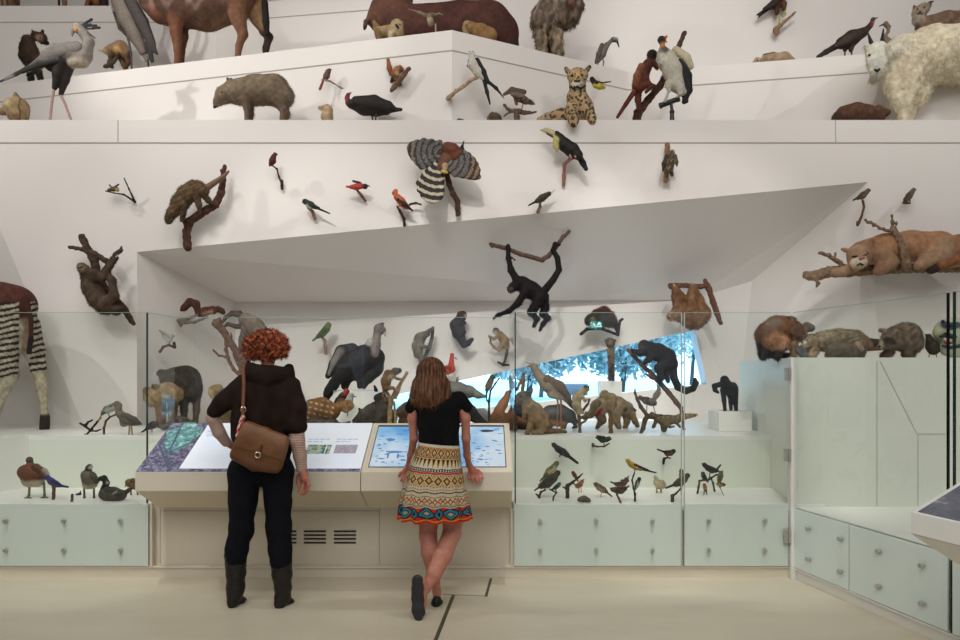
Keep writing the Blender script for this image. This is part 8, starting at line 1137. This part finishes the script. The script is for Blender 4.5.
sbird('antbird', 'dark brown bird crouching over a reddish twig in the middle of the low shelf', 5.25, (612.5, 489.5, 2), [(616, 490, 3.2), (621, 490.5, 3.4), (625, 488.5, 2.4)], (629, 486), (609.4, 487.6), col=(92, 66, 52), feet=[(618, 493, 618, 496)])
sbird('woodcreeper', 'dark brown bird with raised wings behind the crouching one, below the yellow bird', 5.6, (626.5, 479.5, 2.2), [(624, 483, 3), (620, 485, 2.8), (616, 484, 2)], (610.5, 481.8), (629, 475.6), col=(100, 70, 54), extra=[('wing', 'feather', [[(84, 60, 48), [(622, 481, 1.8, -1), (628, 481, 1.4, -2)], .5]])], feet=[(621, 487, 621, 489)])
stick('reddish slanting twig on the shelf front under the crouching dark brown bird', [(621, gl(5.16), 1.1), (618.5, 498, 1.1), (616.5, 494, .9)], Y=5.16, col=(134, 92, 78))
sbird('chickadee', 'small black-headed bird with a white breast clinging to the tall thin twig', 5.2, (639.3, 479, 1.7), [(637.5, 482.5, 2.4), (636, 486.5, 2)], (634, 490), (640.6, 477.2), col=(90, 86, 84), hcol=(34, 30, 32), belly=(220, 214, 204), feet=[(637.5, 487, 635.5, 490)])
thing('owlet', 'fluffy cream chick-like bird on the low shelf, left of the olive bird', 'bird', 5.6, (660, gl(5.6)), [[(206, 194, 150), [(657, 483, 3.6), (660, 484.5, 4.2), (662.5, 485, 3.6)]], [(200, 186, 144), [(656, 478.5, 2.2), (655, 476.5, 1.4)]]], parts=[('wing', 'feather', [[(190, 176, 132), [(662, 482, 2.4, -3), (664, 487, 1.6, -2)], .6]]), ('leg', 'smooth', [[(170, 130, 80), [(657, 488, .9), (656.6, gl(5.6), .8)]]]), ('leg', 'smooth', [[(170, 130, 80), [(661, 488.4, .9), (661, gl(5.6), .8)]]])], eyes=[(655.4, 477.8, .35)], m='feather', h=.45, fur=(400, 1, .3, (0, -1), .4))
branch('post-like twig with a side shoot on the low shelf under the olive bird', 5.2, (672.5, gl(5.2)), [[(672.5, gl(5.2), 1.7), (672.5, 496, 1.7), (676, 493.5, .9), (680, 489.5, .8), (682, 486, .8)]], col=(88, 76, 62), h=.42, shag=.2, name='perch_branch')
sbird('vireo', 'olive-green bird perched right behind the vertical glass joint', 5.22, (687.5, 475.5, 2.3), [(684, 479.5, 3.6), (680, 482, 4), (676, 484, 3)], (666, 488), (690, 474.6), col=(98, 92, 66), wcol=(78, 74, 56), feet=[(681, 486, 680.5, 488.5)], tw=1.5)
sbird('flycatcher', 'small pale brown bird standing upright against the vertical glass joint', 5.45, (681.3, 471, 1.9), [(681.5, 475, 2.4), (681.5, 479, 2.3), (681.4, 483, 1.8)], (681.4, 495), (680.3, 468.6), col=(120, 96, 80), belly=(196, 164, 150), feet=[(681.4, 485, 681, 490)])
branch('arched dead twig on the low shelf under the black bird and its neighbours', 5.55, (698, gl(5.55)), [[(697.5, gl(5.55)-1, 1), (698.5, 488, 1), (699.5, 481, 1), (703, 480, .9), (708, 480, .8), (711, 478, .9), (713, 483, 1), (714.5, gl(5.55)-3, 1)], [(709, 479, .8), (716, 475, .8), (721, 474, .7)]], col=(92, 82, 70), h=.42, shag=.2, name='perch_branch')
sbird('grackle', 'black bird with an open bill and raised tail, topmost at the right end', 5.52, (704.5, 465, 2.2), [(708, 468, 3), (712, 470, 3.2), (716, 470.6, 2.2)], (720.5, 465), (701.4, 463.2), feet=[(710, 473, 709, 479.5)], col=(62, 56, 56), tw=1.3, wing=[(709, 468, 2), (718, 471, 1.2)])
sbird('teal_tanager', 'teal and grey bird below the black bird with an open bill', 5.58, (703, 473.5, 1.8), [(703.5, 476, 2.4), (705.5, 479, 2)], (708, 482), (701.4, 472.2), col=(84, 108, 106), wcol=(70, 86, 84), feet=[(704.5, 480, 704.5, 481)])
sbird('macaw_finch', 'tiny red, yellow and black bird hanging with a forked tail below the arched twig', 5.5, (704.5, 485, 1.5), [(705, 487.5, 1.9), (706, 490, 1.4)], (708.5, 502), (703.5, 483.4), col=(188, 70, 40), wcol=(46, 40, 40), belly=(214, 176, 60), tcol=(60, 56, 50), tw=.6, extra=[('tail', 'feather', [[(60, 56, 50), [(704.5, 490, .6), (703.6, 496, .4)]]])])
sbird('owl', 'grey-brown mottled bird perched at the right end of the arched twig', 5.5, (721, 472.8, 2), [(720.5, 476, 2.9), (719.5, 480, 2.4)], (718, 483), (722.6, 471.6), col=(128, 112, 92), wcol=(104, 90, 76), extra=[('ear_tuft', 'feather', [[(96, 84, 70), [(719, 471.6, .7), (718.4, 470, .4)]], [(96, 84, 70), [(722.4, 472, .7), (722.8, 470.4, .4)]]])])
sbird('yellow_warbler', 'tiny yellow and dark bird with a thin tail, below the mottled bird', 5.48, (723.6, 484.6, 1.5), [(721, 484.4, 2), (718.5, 483.8, 2)], (724.4, 497), (726, 485), col=(74, 66, 50), belly=(220, 180, 60), tw=.5)
